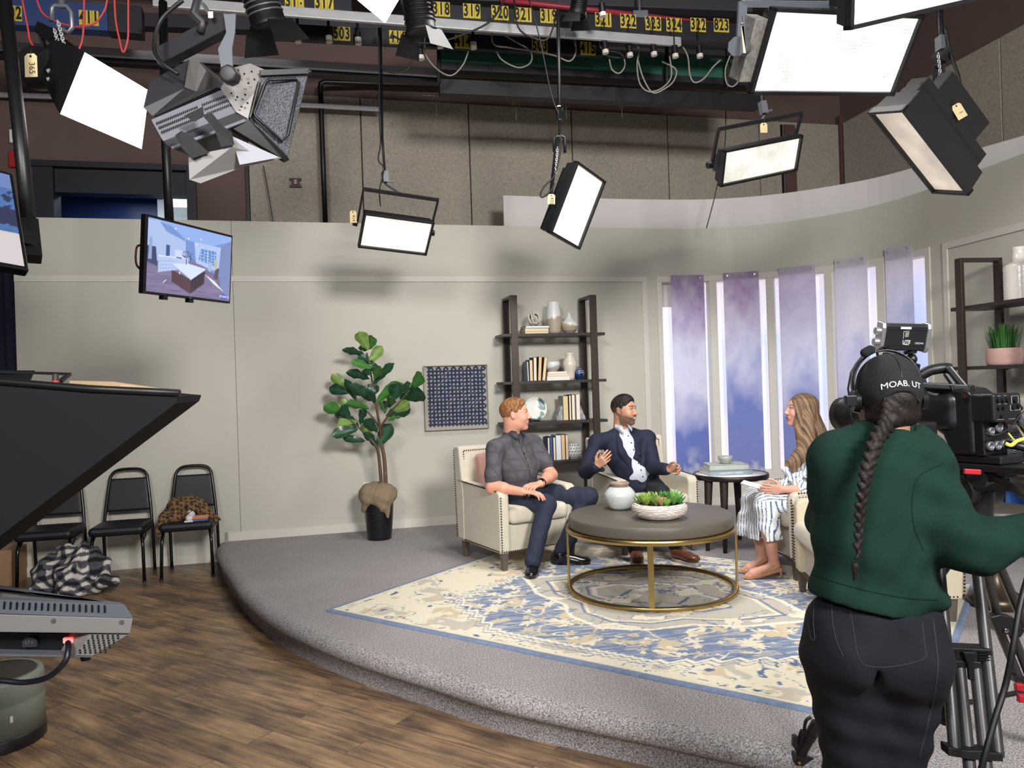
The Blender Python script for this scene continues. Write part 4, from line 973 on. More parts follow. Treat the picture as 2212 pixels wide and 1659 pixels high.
# rope relief artwork in clear box frame
p0,h=on_wall(985,858,.0); t=thing('wall_art','square framed art of tangled navy blue rope loops on beige board','artwork',tuple(p0),h); A=.325
MB().box((0,-.006,0),(2*A,.008,2*A)).build('backing_board',mat('linen_board',(176,168,156),.9,noise=.06,nscale=80),t)
mb=MB()
for s in (-1,1): mb.box((s*A,-.024,0),(.008,.044,2*A+.008)); mb.box((0,-.024,s*A),(2*A+.008,.044,.008))
mb.build('frame',mat('clear_acrylic',(214,210,202),.15,trans=.5),t)
mb=MB(); n=15; c=2*(A-.035)/n; rs=random.Random(5)
def arc(cx,cz,a0,a1,r,y): return [Vector((cx+r*cos(a0+(a1-a0)*k/5),y,cz+r*sin(a0+(a1-a0)*k/5))) for k in range(6)]
fbm_s=lambda a,b:float(fbm(np.array(a),np.array(b),500))
for i in range(n):
    for j in range(n):
        x0=-A+.035+i*c; z0=-A+.035+j*c; k=rs.random(); r=c/2; y=-.018
        if k<.34:
            mb.tube([(x0,y,z0+r),(x0+c,y-.004,z0+r)],.0085,6); mb.tube([(x0+r,y-.006,z0),(x0+r,y,z0+c)],.0085,6)
        elif k<.68: mb.tube(arc(x0,z0,0,pi/2,r,y),.0085,6); mb.tube(arc(x0+c,z0+c,pi,1.5*pi,r,y),.0085,6)
        else: mb.tube(arc(x0+c,z0,pi/2,pi,r,y),.0085,6); mb.tube(arc(x0,z0+c,-pi/2,0,r,y),.0085,6)
for i in range(n):
    if i%2==0:
        for s in (-1,1):
            q=-A+.035+(i+1)*c; e=s*(A-.038)
            mb.tube(arc(e,q,-s*pi/2,s*pi/2,c/2,-.018) if True else [],.0085,6); mb.tube([Vector((v.z,v.y,v.x)) for v in arc(e,q,-s*pi/2,s*pi/2,c/2,-.018)],.0085,6)
mb.build('rope_loops',mat('navy_rope',(46,62,100),.8,noise=.25,nscale=300),t)

# ------------------------------------------------------------ three black stacking chairs
M_vinyl=mat('black_vinyl',(13,15,23),.5,bump=.15,bscale=250); M_gloss=mat('gloss_black_tube',(12,12,14),.22)
def stack_chair(label,loc,rz):
    t=thing('stacking_chair',label,'chair',loc,rz,'black chairs along the left wall')
    mb=MB(); rr=.0140
    pts=bez([(-.205,.235,.0),(-.205,.20,.40),(-.200,.205,.45),(-.185,.235,.62),(-.160,.272,.83),(-.148,.282,.88),(-.118,.29,.915),(-.06,.292,.932),(.06,.292,.932),(.118,.29,.915),(.148,.282,.88),(.160,.272,.83),(.185,.235,.62),(.200,.205,.45),(.205,.20,.40),(.205,.235,0)],4)
    mb.tube(pts,rr,10); mb.build('back_frame',M_gloss,t)
    V=blob([('b',(0,.255,.705),(.168,.020,.150),Matrix.Rotation(-.17,3,'X'),.018)],.008,disp=lambda X,Y,Z:-.16*np.maximum(np.abs(X)-.12,0)*0)
    v,q=V; v[:,0]*=1-.55*(v[:,2]-.56)/.9+.12; soft('backrest',(v,q),M_vinyl,t,smooth_it=1)
    def seat(X,Y,Z): return -.0035*(np.abs(Z-.437)<.004)-.0035*(np.abs(Z-.463)<.004)
    V=blob([('b',(0,-.02,.45),(.222,.222,.040),None,.038),],.008,disp=lambda X,Y,Z:.012*np.clip(1-(X/.2)**2,0,1)*np.clip(1-((Y+.02)/.2)**2,0,1)*(Z>.45)+seat(X,Y,Z))
    soft('seat',V,M_vinyl,t)
    for s in (-1,1):
        mb=MB(); mb.tube([(s*.19,-.175,.42),(s*.203,-.20,.30),(s*.21,-.215,0)],rr,10); mb.build('front_leg',M_gloss,t)
        mb=MB(); mb.bar((s*.20,-.17,.405),(s*.20,.20,.405),.02,.012); mb.bar((s*.203,-.19,.33),(s*.203,-.05,.40),.008); mb.build('side_rail',M_gloss,t)
        mb=MB(); mb.cyl((s*.21,-.215,0),(s*.21,-.215,.02),.016); mb.cyl((s*.205,.235,0),(s*.205,.235,.02),.016); mb.build('foot_cap',M_blackp,t)
    return t
cz=radians(13.8)
sc3=stack_chair('black vinyl stacking chair holding the leopard-print coat',(-2.93,6.90,0),cz)
sc2=copy_tree(sc3); sc2.location=(-3.475,6.78,0); sc2['label']='empty black vinyl stacking chair between two others along the wall'
sc1=copy_tree(sc3); sc1.location=(-4.03,6.665,0); sc1['label']='black vinyl stacking chair above the plaid blanket, half hidden by the hood'
# leopard coat draped on chair
CH3=Vector((-2.93,6.90,0)); R3=Matrix.Rotation(cz,3,'Z')
def cl(x,y,z): return tuple(CH3+R3@Vector((x,y,z)))
V=blob([(('e',cl(-.02,.02,.56),(.17,.13,.13),None),.04),(('e',cl(-.12,-.05,.52),(.12,.14,.07),None),.05),(('e',cl(-.05,-.05,.62),(.14,.10,.06),None),.05),(('c',cl(.08,.0,.60),cl(.24,-.04,.47),.05,.018),.04),(('c',cl(.22,-.04,.475),cl(.275,-.07,.465),.03,.012),.03),(('c',cl(-.17,-.1,.52),cl(-.23,-.2,.42),.045,.02),.04),(('c',cl(-.23,-.21,.43),cl(-.215,-.235,.36),.022,.012),.02)],.008,
  subs=[(('e',cl(.03,-.14,.50),(.07,.10,.055),None),.03)],
  disp=lambda X,Y,Z:.006*np.sin(X*38+Z*25)+.003*np.sin(X*70-Z*50+Y*30))
v=V[0]; U=np.stack([v[:,0]+.5*v[:,1],v[:,2]+.5*v[:,1]],1); rs=np.random.RandomState(9); gs=.042
cx_=np.floor(U/gs).astype(int); best=np.full(len(v),9.); ang=np.zeros(len(v)); JT=rs.rand(97,2)
for dx in (-1,0,1):
    for dy in (-1,0,1):
        cc_=cx_+[dx,dy]; jt=JT[(cc_[:,0]*31+cc_[:,1]*57)%97]; p_=(cc_+.2+.6*jt)*gs; d_=np.hypot(*(U-p_).T*np.array([[1],[1.15]])) if False else np.hypot((U-p_)[:,0],(U-p_)[:,1]*1.2); m_=d_<best; best[m_]=d_[m_]; ang[m_]=np.arctan2((U-p_)[m_,1],(U-p_)[m_,0])+jt[m_,0]*6
c=np.ones((len(v),3))*lin(126,96,62); c[best<.014]=lin(84,60,40); c[(best>.008)&(best<.0175)&(np.sin(ang*1.0)>-.75)]=lin(24,19,18)
o=soft('leopard_coat',V,vmat('leopard_fleece',.95,.3,300),cols=c); tag(o,'brown leopard-print coat heaped on the right black chair','coat')
t=thing('sneaker','white mesh sneaker with black markings under the leopard coat','shoe',cl(.025,-.155,.489),cz)
M_mesh=mat('white_mesh',(224,220,218),.7,noise=.2,nscale=200)
soft('upper',blob([(('e',(0,.05,.045),(.036,.06,.045),None),.02),(('e',(0,-.03,.03),(.032,.05,.028),None),.03),(('e',(0,.09,.07),(.03,.03,.035),None),.02)],.005,cuts=[((0,0,0),(0,0,-1))]),M_mesh,t)
MB().prism([(-.035,-.08),(.035,-.08),(.04,.1),(-.04,.1)],0,.012).build('sole',M_white,t,bevel=.003)
MB().bar((-.02,-.02,.062),(.02,.04,.09),.012,.004).build('lace_panel',M_blackp,t)
t=thing('folded_cloth','folded orange and blue striped cloth in front of the leopard coat','cloth',cl(.10,-.165,.489),cz)
MB().box((0,0,.008),(.15,.09,.016)).build('blue_layer',mat('cloth_blue',(60,110,190),.8),t,bevel=.006); MB().box((.01,0,.024),(.14,.085,.014)).build('orange_layer',mat('cloth_orange',(226,120,70),.8),t,bevel=.006)
MB().box((.02,0,.037),(.12,.08,.010)).build('tan_layer',mat('cloth_tan',(210,150,110),.8),t,bevel=.004)
# plaid blanket heap on the floor
B0=G(158,1268,0)
bl=lambda u,v,d: tuple(P(u,v,d))
BD=6.35
prims=[(('c',bl(150,1195,6.45),bl(170,1215,6.4),.10,.12),.06),(('e',bl(125,1235,BD),(.20,.15,.12),None),.07),(('e',bl(190,1225,6.45),(.19,.15,.15),None),.07),(('c',bl(110,1255,6.25),bl(85,1275,6.2),.10,.05),.06),(('c',bl(150,1250,6.2),bl(140,1285,6.12),.10,.06),.06),(('e',bl(200,1262,6.3),(.17,.14,.07),None),.06),(('c',bl(220,1250,6.4),bl(236,1258,6.4),.05,.03),.04)]
def bd(X,Y,Z): return .022*np.sin(X*21+Z*9+1.5*np.sin(Z*13))+.012*np.sin(X*47+Y*20-Z*18)+.008*np.sin(Z*60+X*20)
V=blob(prims,.011,cuts=[((0,0,.002),(0,0,-1))],disp=bd)
v=V[0]; q1=(v[:,0]*.8+v[:,2]*.62+.04*np.sin(v[:,2]*13+v[:,1]*5))/.044; q2=(v[:,2]*.8-v[:,0]*.55+v[:,1]*.55+.03*np.sin(v[:,0]*15))/.044
a=(np.floor(q1)%2).astype(bool); b=(np.floor(q2)%2).astype(bool); c=np.ones((len(v),3))*lin(212,206,198); c[a^b]=lin(82,82,88); c[a&b]=lin(20,21,28)
o=soft('plaid_blanket',V,vmat('plaid_wool',.95,.3,250),cols=c); tag(o,'black and white buffalo-plaid blanket crumpled on the wood floor','blanket')
# cardboard box and dark case at the far left
g=G(30,1262,0)
t=thing('cardboard_box','brown cardboard box on the floor at the left edge','box',(g.x-.26,g.y+.1,0),radians(10))
MB().box((0,0,.15),(.5,.4,.30)).build('carton',mat('cardboard',(158,126,96),.85,noise=.05,nscale=10),t); mb=MB(); mb.box((0,-.1,.303),(.5,.199,.004)); mb.box((0,.1,.303),(.5,.199,.004)); mb.build('flap',mat('cardboard_light',(176,146,116),.85),t)
t=thing('road_case','dark equipment case with metal edge behind the cardboard box','case',(g.x-.30,g.y+.55,0),cz)
MB().box((0,0,.26),(.62,.4,.52)).build('case_body',mat('case_black',(26,27,34),.5),t,bevel=.01)
MB().box((0,-.202,.30),(.62,.006,.03)).build('edge_strip',M_grey,t)
# dark curtain beyond the left end of the set wall
mb=MB(); pts=[(-6.6+.05*i, 7.3+.07*sin(i*1.3)) for i in range(45)]
vs=[(x,y,z) for x,y in pts for z in (0.02,3.05)]; mb.add(vs,[(2*i,2*i+2,2*i+3,2*i+1) for i in range(44)],True); o=mb.build('curtain',mat('navy_drape',(30,34,54),.9,noise=.2,nscale=30),None); md=o.modifiers.new('s','SOLIDIFY'); md.thickness=.004
tag(o,'dark navy drape hanging at the left end of the set wall','curtain')

# ------------------------------------------------------------ TV monitors on poles
M_bez=mat('tv_bezel',(14,14,16),.3); 
def panel_frame(TL,TR,BL):
    """orthonormal frame from three corners: x right, y up, z out of the face; returns matrix at centre, width, height"""
    x=(TR-TL); W=x.length; x=x.normalized(); y=(TL-BL); H=y.length; y=(y-x*y.dot(x)).normalized(); z=x.cross(y); c=TL+(TR-TL)/2+(BL-TL)/2
    return frame_m(c,x,y,z),W,H
def child_M(o,M): o.matrix_world=M
def screen_mat(name,fn,strength=1.0):
    m=bpy.data.materials.new(name); m.use_nodes=True; nt=m.node_tree; b=_bs(m); b.inputs['Base Color'].default_value=(.02,.02,.02,1); b.inputs['Roughness'].default_value=.2
    a=nt.nodes.new('ShaderNodeAttribute'); a.attribute_name='Col'; nt.links.new(a.outputs['Color'],b.inputs['Emission Color']); b.inputs['Emission Strength'].default_value=strength; return m
M_scr=screen_mat('screen_picture',None,1.0)
def tri_mask(X,Y,poly):
    m=np.zeros(X.shape,bool); n=len(poly); j=n-1
    for i in range(n):
        xi,yi=poly[i];xj,yj=poly[j]; m^=((yi>Y)!=(yj>Y))&(X<(xj-xi)*(Y-yi)/((yj-yi) or 1e-9)+xi); j=i
    return m
def kitchen(nx,ny):
    X,Y=np.meshgrid(np.linspace(0,1,nx),np.linspace(0,1,ny),indexing='ij')   # Y up
    C=np.ones((nx,ny,3))*lin(120,150,214)
    def pl(poly,rgb,g=0): 
        m=tri_mask(X,Y,poly); C[m]=lin(*rgb)
        if g: C[m]*= (1+g*(fbm(X*6+Y*3,Y*50,300)[m]-.5)[:,None])
    pl([(0,0),(1,0),(1,.27),(.55,.52),(.0,.42)],(128,116,150),.7)            # floor
    pl([(0,1),(1,1),(1,.93),(.75,.80),(.42,.80),(.25,.95),(0,1)],(150,180,240))   # ceiling
    pl([(0,.42),(0,.98),(.12,.98),(.2,.86),(.42,.78),(.42,.5),(.16,.44)],(176,196,238))
    pl([(.88,.15),(1,.05),(1,.95),(.86,.80),(.84,.45)],(126,140,190)); pl([(.55,.5),(.84,.42),(.86,.80),(.52,.80)],(180,202,246))
    pl([(.58,.55),(.80,.50),(.80,.72),(.60,.72)],(96,140,210))
    for k in range(5): pl([(.60+.045*k,.54-.004*k),(.605+.045*k,.54-.004*k),(.605+.045*k,.72),(.60+.045*k,.72)],(214,228,252))
    for k in range(4): pl([(.59,.56+.04*k),(.8,.53+.045*k),(.8,.535+.045*k),(.59,.565+.04*k)],(214,228,252))
    pl([(0,.40),(.0,.62),(.09,.62),(.11,.36)],(60,72,110)); pl([(.01,.44),(.02,.74),(.05,.74),(.05,.44)],(150,166,206))
    pl([(.12,.28),(.12,.50),(.46,.53),(.46,.40)],(186,204,244)); pl([(.12,.50),(.46,.53),(.46,.545),(.12,.52)],(224,234,255))
    for k in range(3): pl([(.13,.335+.05*k),(.30,.37+.05*k),(.30,.374+.05*k),(.13,.34+.05*k)],(130,150,200))
    pl([(.20,.52),(.20,.68),(.24,.68),(.24,.53)],(60,90,150)); pl([(.30,.53),(.30,.64),(.39,.64),(.39,.53)],(206,220,252)); pl([(.31,.52),(.39,.52),(.37,.535),(.32,.535)],(50,60,80))
    pl([(.27,.34),(.49,.25),(.49,.035),(.27,.18)],(86,60,66)); pl([(.49,.25),(.66,.40),(.66,.22),(.49,.035)],(66,48,58))
    pl([(.265,.43),(.46,.47),(.68,.435),(.50,.245)],(218,230,252)); pl([(.265,.43),(.50,.245),(.50,.232),(.265,.415)],(160,178,220))
    pl([(.355,.30),(.355,.335),(.375,.33),(.375,.295)],(220,220,230)); pl([(.37,.33),(.375,.33),(.375,.12),(.37,.12)],(60,42,50))
    for k in range(6): 
        x=.51+.028*k; y=.06+.026*k; pl([(x,y),(x+.005,y),(x+.012,y+.17),(x+.005,y+.17)],(30,24,36)); pl([(x-.005,y+.16),(x+.02,y+.175),(x+.02,y+.20),(x-.005,y+.185)],(40,34,50))
    pl([(.70,.42),(.74,.40),(.76,.54),(.71,.54)],(170,186,230)); pl([(.78,.32),(.83,.30),(.85,.48),(.80,.48)],(96,80,90)); pl([(.785,.46),(.785,.60),(.82,.61),(.82,.46)],(196,190,160))
    pl([(.66,.36),(.78,.23),(.92,.13),(.80,.27)],(226,232,250)); pl([(.17,.14),(.21,.20),(.215,.195),(.175,.13)],(226,226,240))
    for (x,y) in ((.30,.93),(.45,.83),(.60,.86),(.55,.77)): C[((X-x)**2+((Y-y)*.7)**2)<.00008]=lin(240,248,255)
    C[(((X-.43)/.05)**2+((Y-.60)/.06)**2<1)&(fbm(X*60,Y*60,310)>.55)]=lin(90,96,120); pl([(.427,.45),(.427,.54),(.437,.54),(.437,.45)],(30,40,60))
    C[(((X-.50)/.022)**2+((Y-.55)/.08)**2<1)&(fbm(X*70,Y*70,311)>.5)]=lin(60,66,100)
    C[(X>.88)&(X<.97)&(Y>.028)&(Y<.085)]=lin(30,60,190)
    return C.reshape(-1,3)
def monitor(label,M,W,H,img,nx=240,ny=140,lower_white=False):
    t=thing('tv_monitor',label,'television'); t.matrix_world=M
    mb=MB(); b=.014; mb.box((0,0,-.02),(W+2*b,H+2*b,.036)); mb.build('bezel',M_bez,t,bevel=.004)
    mb=MB(); mb.box((0,-.02,-.055),(W*.7,H*.6,.04)); mb.build('rear_housing',M_blackp,t,bevel=.01)
    X,Y=np.meshgrid(np.linspace(-W/2,W/2,nx),np.linspace(-H/2,H/2,ny),indexing='ij'); V=np.stack([X,Y,np.full(X.shape,.0005)],-1).reshape(-1,3)
    i=(np.arange(nx-1)[:,None]*ny+np.arange(ny-1)[None]).ravel(); Q=np.stack([i,i+ny,i+ny+1,i+1],1)
    # screen stands proud of the housing
    V[:,2]=-.0015+.001; 
    o=soft('screen',(V,Q),M_scr,t,cols=img); o.location=(0,0,0)
    for x in (-W*.28,W*.02): MB().box((x,-H/2-b-.01,-.02),(.035,.022,.03)).build('stand_foot',M_blackp,t)
    return t
TL,TR,BLc=P(331,472,4.13),P(508,516,4.80),P(305,626,4.08)
M,W_,H_=panel_frame(TL,TR,BLc)
tv=monitor('television showing a bright kitchen with an island, hung from a black pole',M,W_,H_,kitchen(240,140))
text_mesh('STUDIO 5',.020,Matrix.Translation((W_*.425,-H_*.444,.0012)),glow('caption_white',(200,215,255),1.0),'screen_caption',tv,.0002)
text_mesh('LG',.011,Matrix.Translation((0,-H_/2-.007,-.0015)),mat('logo_grey',(170,170,175),.4),'maker_badge',tv,.0004)
t=thing('ceiling_pole','black pole that carries the kitchen-picture television','pole',tuple(P(357,60,4.75)))
pts=[P(352,5,4.9),P(358,310,4.72),P(366,480,4.62)]; mb=MB(); o0=Vector(t.location); mb.tube([q-o0 for q in pts],.026,16); mb.build('shaft',M_blackp,t)
mb=MB(); q=P(372,520,4.6)-o0; mb.bar(pts[-1]-o0,q,.05,.05); mb.bar(q,(M@Vector((0,0,-.07)))-o0,.08,.1); mb.build('bracket',M_black,t)
mb=MB(); mb.tube(bez([(M@Vector((-W_*.45,.05,-.05))),(M@Vector((-W_*.56,.03,-.03))),(M@Vector((-W_*.56,-.06,-.03))),(M@Vector((-W_*.45,-.09,-.05)))],6),.006,6); o=mb.build('looped_cable',mat('cable_dark_red',(70,30,34),.5),None); tag(o,'loop of dark cables behind the left side of the kitchen-picture television','cable')
# second television, cut by the left frame edge
TR2,BR2=P(8,375,2.75),P(66,577,2.62); xdir=Vector((-.62,-.78,.10)).normalized(); W2=.70
TL2=TR2+xdir*W2; BL2=TL2+(BR2-TR2)
M2_,Wb,Hb=panel_frame(TL2,TR2,BL2)
def left_img(nx,ny):
    X,Y=np.meshgrid(np.linspace(0,1,nx),np.linspace(0,1,ny),indexing='ij'); n=fbm(X*14,Y*9,330); C=np.ones((nx,ny,3))*lin(70,110,170)*(.5+n[...,None]); C[(n>.62)]=lin(30,40,80); C[Y>.83]=lin(110,130,190); C[(Y<.34)]=lin(214,206,206); return C.reshape(-1,3)
tv2=monitor('television cut off by the left edge, lower part of its picture pale',M2_,Wb,Hb,left_img(120,70),120,70)
t=thing('ceiling_pole','thick black pole at the far left carrying the cut-off television','pole',tuple(P(40,250,2.95)))
o0=Vector(t.location); pts=[P(8,-20,3.15),P(42,280,3.0),P(62,480,2.92)]; mb=MB(); mb.tube([q-o0 for q in pts],.026,16); mb.build('shaft',M_blackp,t)
mb=MB(); mb.bar(pts[-1]-o0,P(70,560,2.85)-o0,.06,.05); mb.bar(P(66,520,2.88)-o0,M2_@Vector((Wb*.25,0,-.05))-o0,.07,.05); mb.build('bracket',M_black,t)

# ------------------------------------------------------------ teleprompter at the left: hood, monitor, pedestal
M_felt=mat('black_felt',(31,32,35),.95,bump=.2,bscale=300,spec=.2)
o0=P(60,960,2.6); t=thing('teleprompter_hood','large black fabric teleprompter hood at the left edge','hood',tuple(o0))
dn,df=2.35,2.95
side=[(-220,815),(0,822),(190,838),(385,856),(379,872),(10,1150),(-220,1320)]
near=[P(u,v,dn)-o0 for u,v in side]; far=[P(u,v,dn)-o0+Vector((-.18,.62,0.0)) for u,v in side]
mb=MB(); n=len(side); vs=near+far
mb.add(vs,[tuple(range(n))]+[(i,(i+1)%n,n+(i+1)%n,n+i) for i in (3,4,5)]+[tuple(range(2*n-1,n-1,-1))]); o=mb.build('hood_cloth',M_felt,t); md=o.modifiers.new('s','SOLIDIFY'); md.thickness=.006
mb=MB(); mb.tube([P(-220,817,dn)-o0,P(0,824,dn)-o0,P(190,840,dn)-o0,P(388,849,dn)-o0],.012,8); mb.build('top_rail',M_blackp,t)
mb=MB(); up=Vector((0,0,.004)); a=[P(150,825,2.45)-o0,P(245,827,2.5)-o0,P(372,845,2.38)-o0,P(260,833,2.37)-o0]; mb.add([q+up for q in a]+[q-up for q in a],[(0,1,2,3),(7,6,5,4),(0,4,5,1),(1,5,6,2),(2,6,7,3),(3,7,4,0)]); mb.build('tan_edge_flap',mat('tan_fabric_edge',(196,166,126),.8),t)
mb=MB(); mb.bar(P(-40,802,2.7)-o0,P(150,808,2.7)-o0,.014,.01); mb.bar(P(150,808,2.7)-o0,P(130,824,2.6)-o0,.014,.01); mb.add([P(-60,800,2.75)-o0,P(76,800,2.75)-o0,P(66,822,2.6)-o0,P(-60,822,2.6)-o0],[(0,1,2,3)]); mb.build('glass_frame',M_blackp,t)
mb=MB(); mb.cyl(P(120,828,2.55)-o0,P(120,808,2.55)-o0,.011,.009,12); mb.build('knob',mat('dark_knob',(60,50,48),.5),t); mb=MB(); mb.cyl(P(120,830,2.55)-o0,P(120,822,2.55)-o0,.0115,n=12); mb.build('red_band',mat('red_band',(190,60,70),.4),t)
# prompter monitor
o0=P(100,1340,2.35); t=thing('prompter_monitor','flat grey prompter monitor casing with power sockets at the left edge','monitor',tuple(o0))
M_case=mat('casing_grey',(128,126,124),.55); M_case2=mat('casing_dark_grey',(92,96,104),.5)
A=lambda u,v,d: P(u,v,d)-o0
def slab(pts_near,depthv,name,m,bevel=0):
    near=[A(u,v,d) for u,v,d in pts_near]; far=[q+depthv for q in near]; n=len(near); mb=MB(); mb.add(near+far,[tuple(range(n)),tuple(range(2*n-1,n-1,-1))]+[(i,(i+1)%n,n+(i+1)%n,n+i) for i in range(n)]); return mb.build(name,m,t,bevel=bevel)
bk=Vector((-.62,.40,.0))
slab([(-260,1316,2.3),(0,1327,2.3),(288,1336,2.3),(281,1369,2.3),(0,1366,2.3),(-260,1362,2.3)],bk,'casing',M_case,.003)
top=[(-260,1305,2.3),(0,1310,2.3),(262,1325,2.3),(288,1336,2.3),(0,1327,2.3),(-260,1316,2.3)]
near=[A(288,1335.5,2.3),A(-260,1315,2.3)]; 
mb=MB(); f1=[A(288,1335.5,2.3),A(-260,1315.5,2.3)]; up=Vector((0,0,.028)); b1=[q+bk for q in f1]; ins=Vector((-.04,.05,0)); i1=[f1[0]+up+Vector((-.05,.05,0)),f1[1]+up+Vector((0,.05,0)),b1[1]+up,b1[0]+up+Vector((-.05,-.03,0))]
vs=f1+[b1[1],b1[0]]+i1; mb.add(vs,[(0,1,5,4),(1,2,6,5),(2,3,7,6),(3,0,4,7)]); 
mb.add([q for q in i1]+[i1[0]+Vector((-.03,.03,0)),i1[1]+Vector((0,.03,0)),i1[2]+Vector((0,-.03,0)),i1[3]+Vector((-.03,-.03,0))],[(0,1,5,4),(1,2,6,5),(2,3,7,6),(3,0,4,7)]); mb.build('bezel',M_case2,t)
mb=MB(); j=[i1[0]+Vector((-.03,.03,-.006)),i1[1]+Vector((0,.03,-.006)),i1[2]+Vector((0,-.03,-.006)),i1[3]+Vector((-.03,-.03,-.006))]; mb.add(j,[(0,1,2,3)]); mb.build('screen',mat('dark_glass',(60,64,70),.12),t)
mb=MB()
for k in range(17):
    a=f1[0]+(f1[1]-f1[0])*(.12+.025*k)+up*.35+Vector((-.0,.012,.0)); mb.bar(a,a+Vector((-.012,.022,.016)),.005,.002)
mb.build('vent_slots',M_blackp,t)['kind']='stuff'
slab([(193,1369,2.31),(283,1368,2.31),(198,1418,2.31),(165,1418,2.31)],bk*.9,'vented_end',M_case,.002)
slab([(-260,1364,2.36),(193,1369,2.36),(165,1412,2.36),(-260,1408,2.36)],bk*.6,'socket_bay',M_blackp)
slab([(-260,1410,2.31),(0,1412,2.31),(198,1416,2.31),(198,1420,2.31),(-260,1414,2.31)],bk*.9,'bottom_plate',M_case2)
mb=MB()
for r_ in range(8):
    for c_ in range(6):
        q=A(200+11*c_-4.5*r_+(r_%2)*5,1373+5.2*r_,2.306); mb.cyl(q,q+Vector((0,-.002,0)),.0028,n=8)
mb.build('vent_holes',M_blackp,t)['kind']='stuff'
q=A(66,1388,2.352); mb=MB(); mb.add([tuple(q+Vector((x,y,z))) for y in (0,-.006) for x,z in ((-.022,-.012),(-.022,.006),(-.010,.018),(.010,.018),(.022,.006),(.022,-.012))],[(0,1,2,3,4,5),(11,10,9,8,7,6),(0,6,7,1),(1,7,8,2),(2,8,9,3),(3,9,10,4),(4,10,11,5),(5,11,6,0)]); mb.build('power_socket',mat('socket_grey',(50,50,54),.4),t)
mb=MB(); 
for x in (-.009,0,.009): mb.box(q+Vector((x,-.007,.002 if x else .006)),(.003,.002,.009))
mb.build('socket_pins',M_grey,t)
mb=MB(); mb.box(A(148,1383,2.345),(.03,.012,.018)); mb.build('power_switch',glow('red_switch',(255,40,30),2.5),t,bevel=.003)['label']='glowing red rocker switch'
for u,v in ((117,1340),(264,1343)): mb=MB(); q=A(u,v,2.30); mb.cyl(q,q+Vector((0,-.005,0)),.006,n=12); mb.build('screw',M_grey,t)
mb=MB(); q=A(185,1413,2.4); mb.cyl(q,q+Vector((0,0,-.018)),.018,.014,14); mb.build('rubber_foot',M_blackp,t)
o=MB().tube(bez([P(147,1388,2.33),P(148,1400,2.30),P(140,1430,2.28),P(105,1462,2.28),P(55,1474,2.3),P(0,1470,2.3),P(-80,1462,2.3)],6),.0085,10).build('power_cord',mat('cord_black',(18,20,30),.4)); tag(o,'thick black power cord looping below the prompter monitor','cord')
# pedestal
g=G(-10,1560,0); rad=.20; PDY=3.62; px=(ray(85,1500).x*PDY)-rad-.01
t=thing('camera_pedestal','scuffed grey-green cylindrical camera pedestal base at the left edge','pedestal',(px,PDY,0))
M_ped=mat('pedestal_green_grey',(122,128,118),.45,noise=.08,nscale=5,bump=.1,bscale=30)
MB().lathe([(0,.0),(.205,.0),(.207,.005),(.207,.055),(.203,.06)],64).build('rubber_skirt',mat('scuffed_black',(26,26,28),.35,noise=.6,nscale=30,stretch=(1,1,5)),t)
MB().lathe([(.203,.055),(.203,.20),(.2,.207),(.203,.214),(.203,.30),(.195,.318),(.18,.324),(.175,.318),(0,.318)],64).build('drum',M_ped,t)
MB().lathe([(.0,.318),(.172,.318),(.17,.323),(0,.323)],48).build('grip_mat',mat('ribbed_mat',(54,48,42),.9,bump=1,bscale=120),t)
MB().lathe([(0,.32),(.05,.32),(.05,1.0),(0,1.0)],24,c=(-.15,0,0)).build('column',M_ped,t)
MB().box((.0,0,0),(.012,.002,.028),M=Matrix.Translation((.16,-.128,.15))@Matrix.Rotation(radians(50),4,'Z')).build('white_sticker',M_white,t)
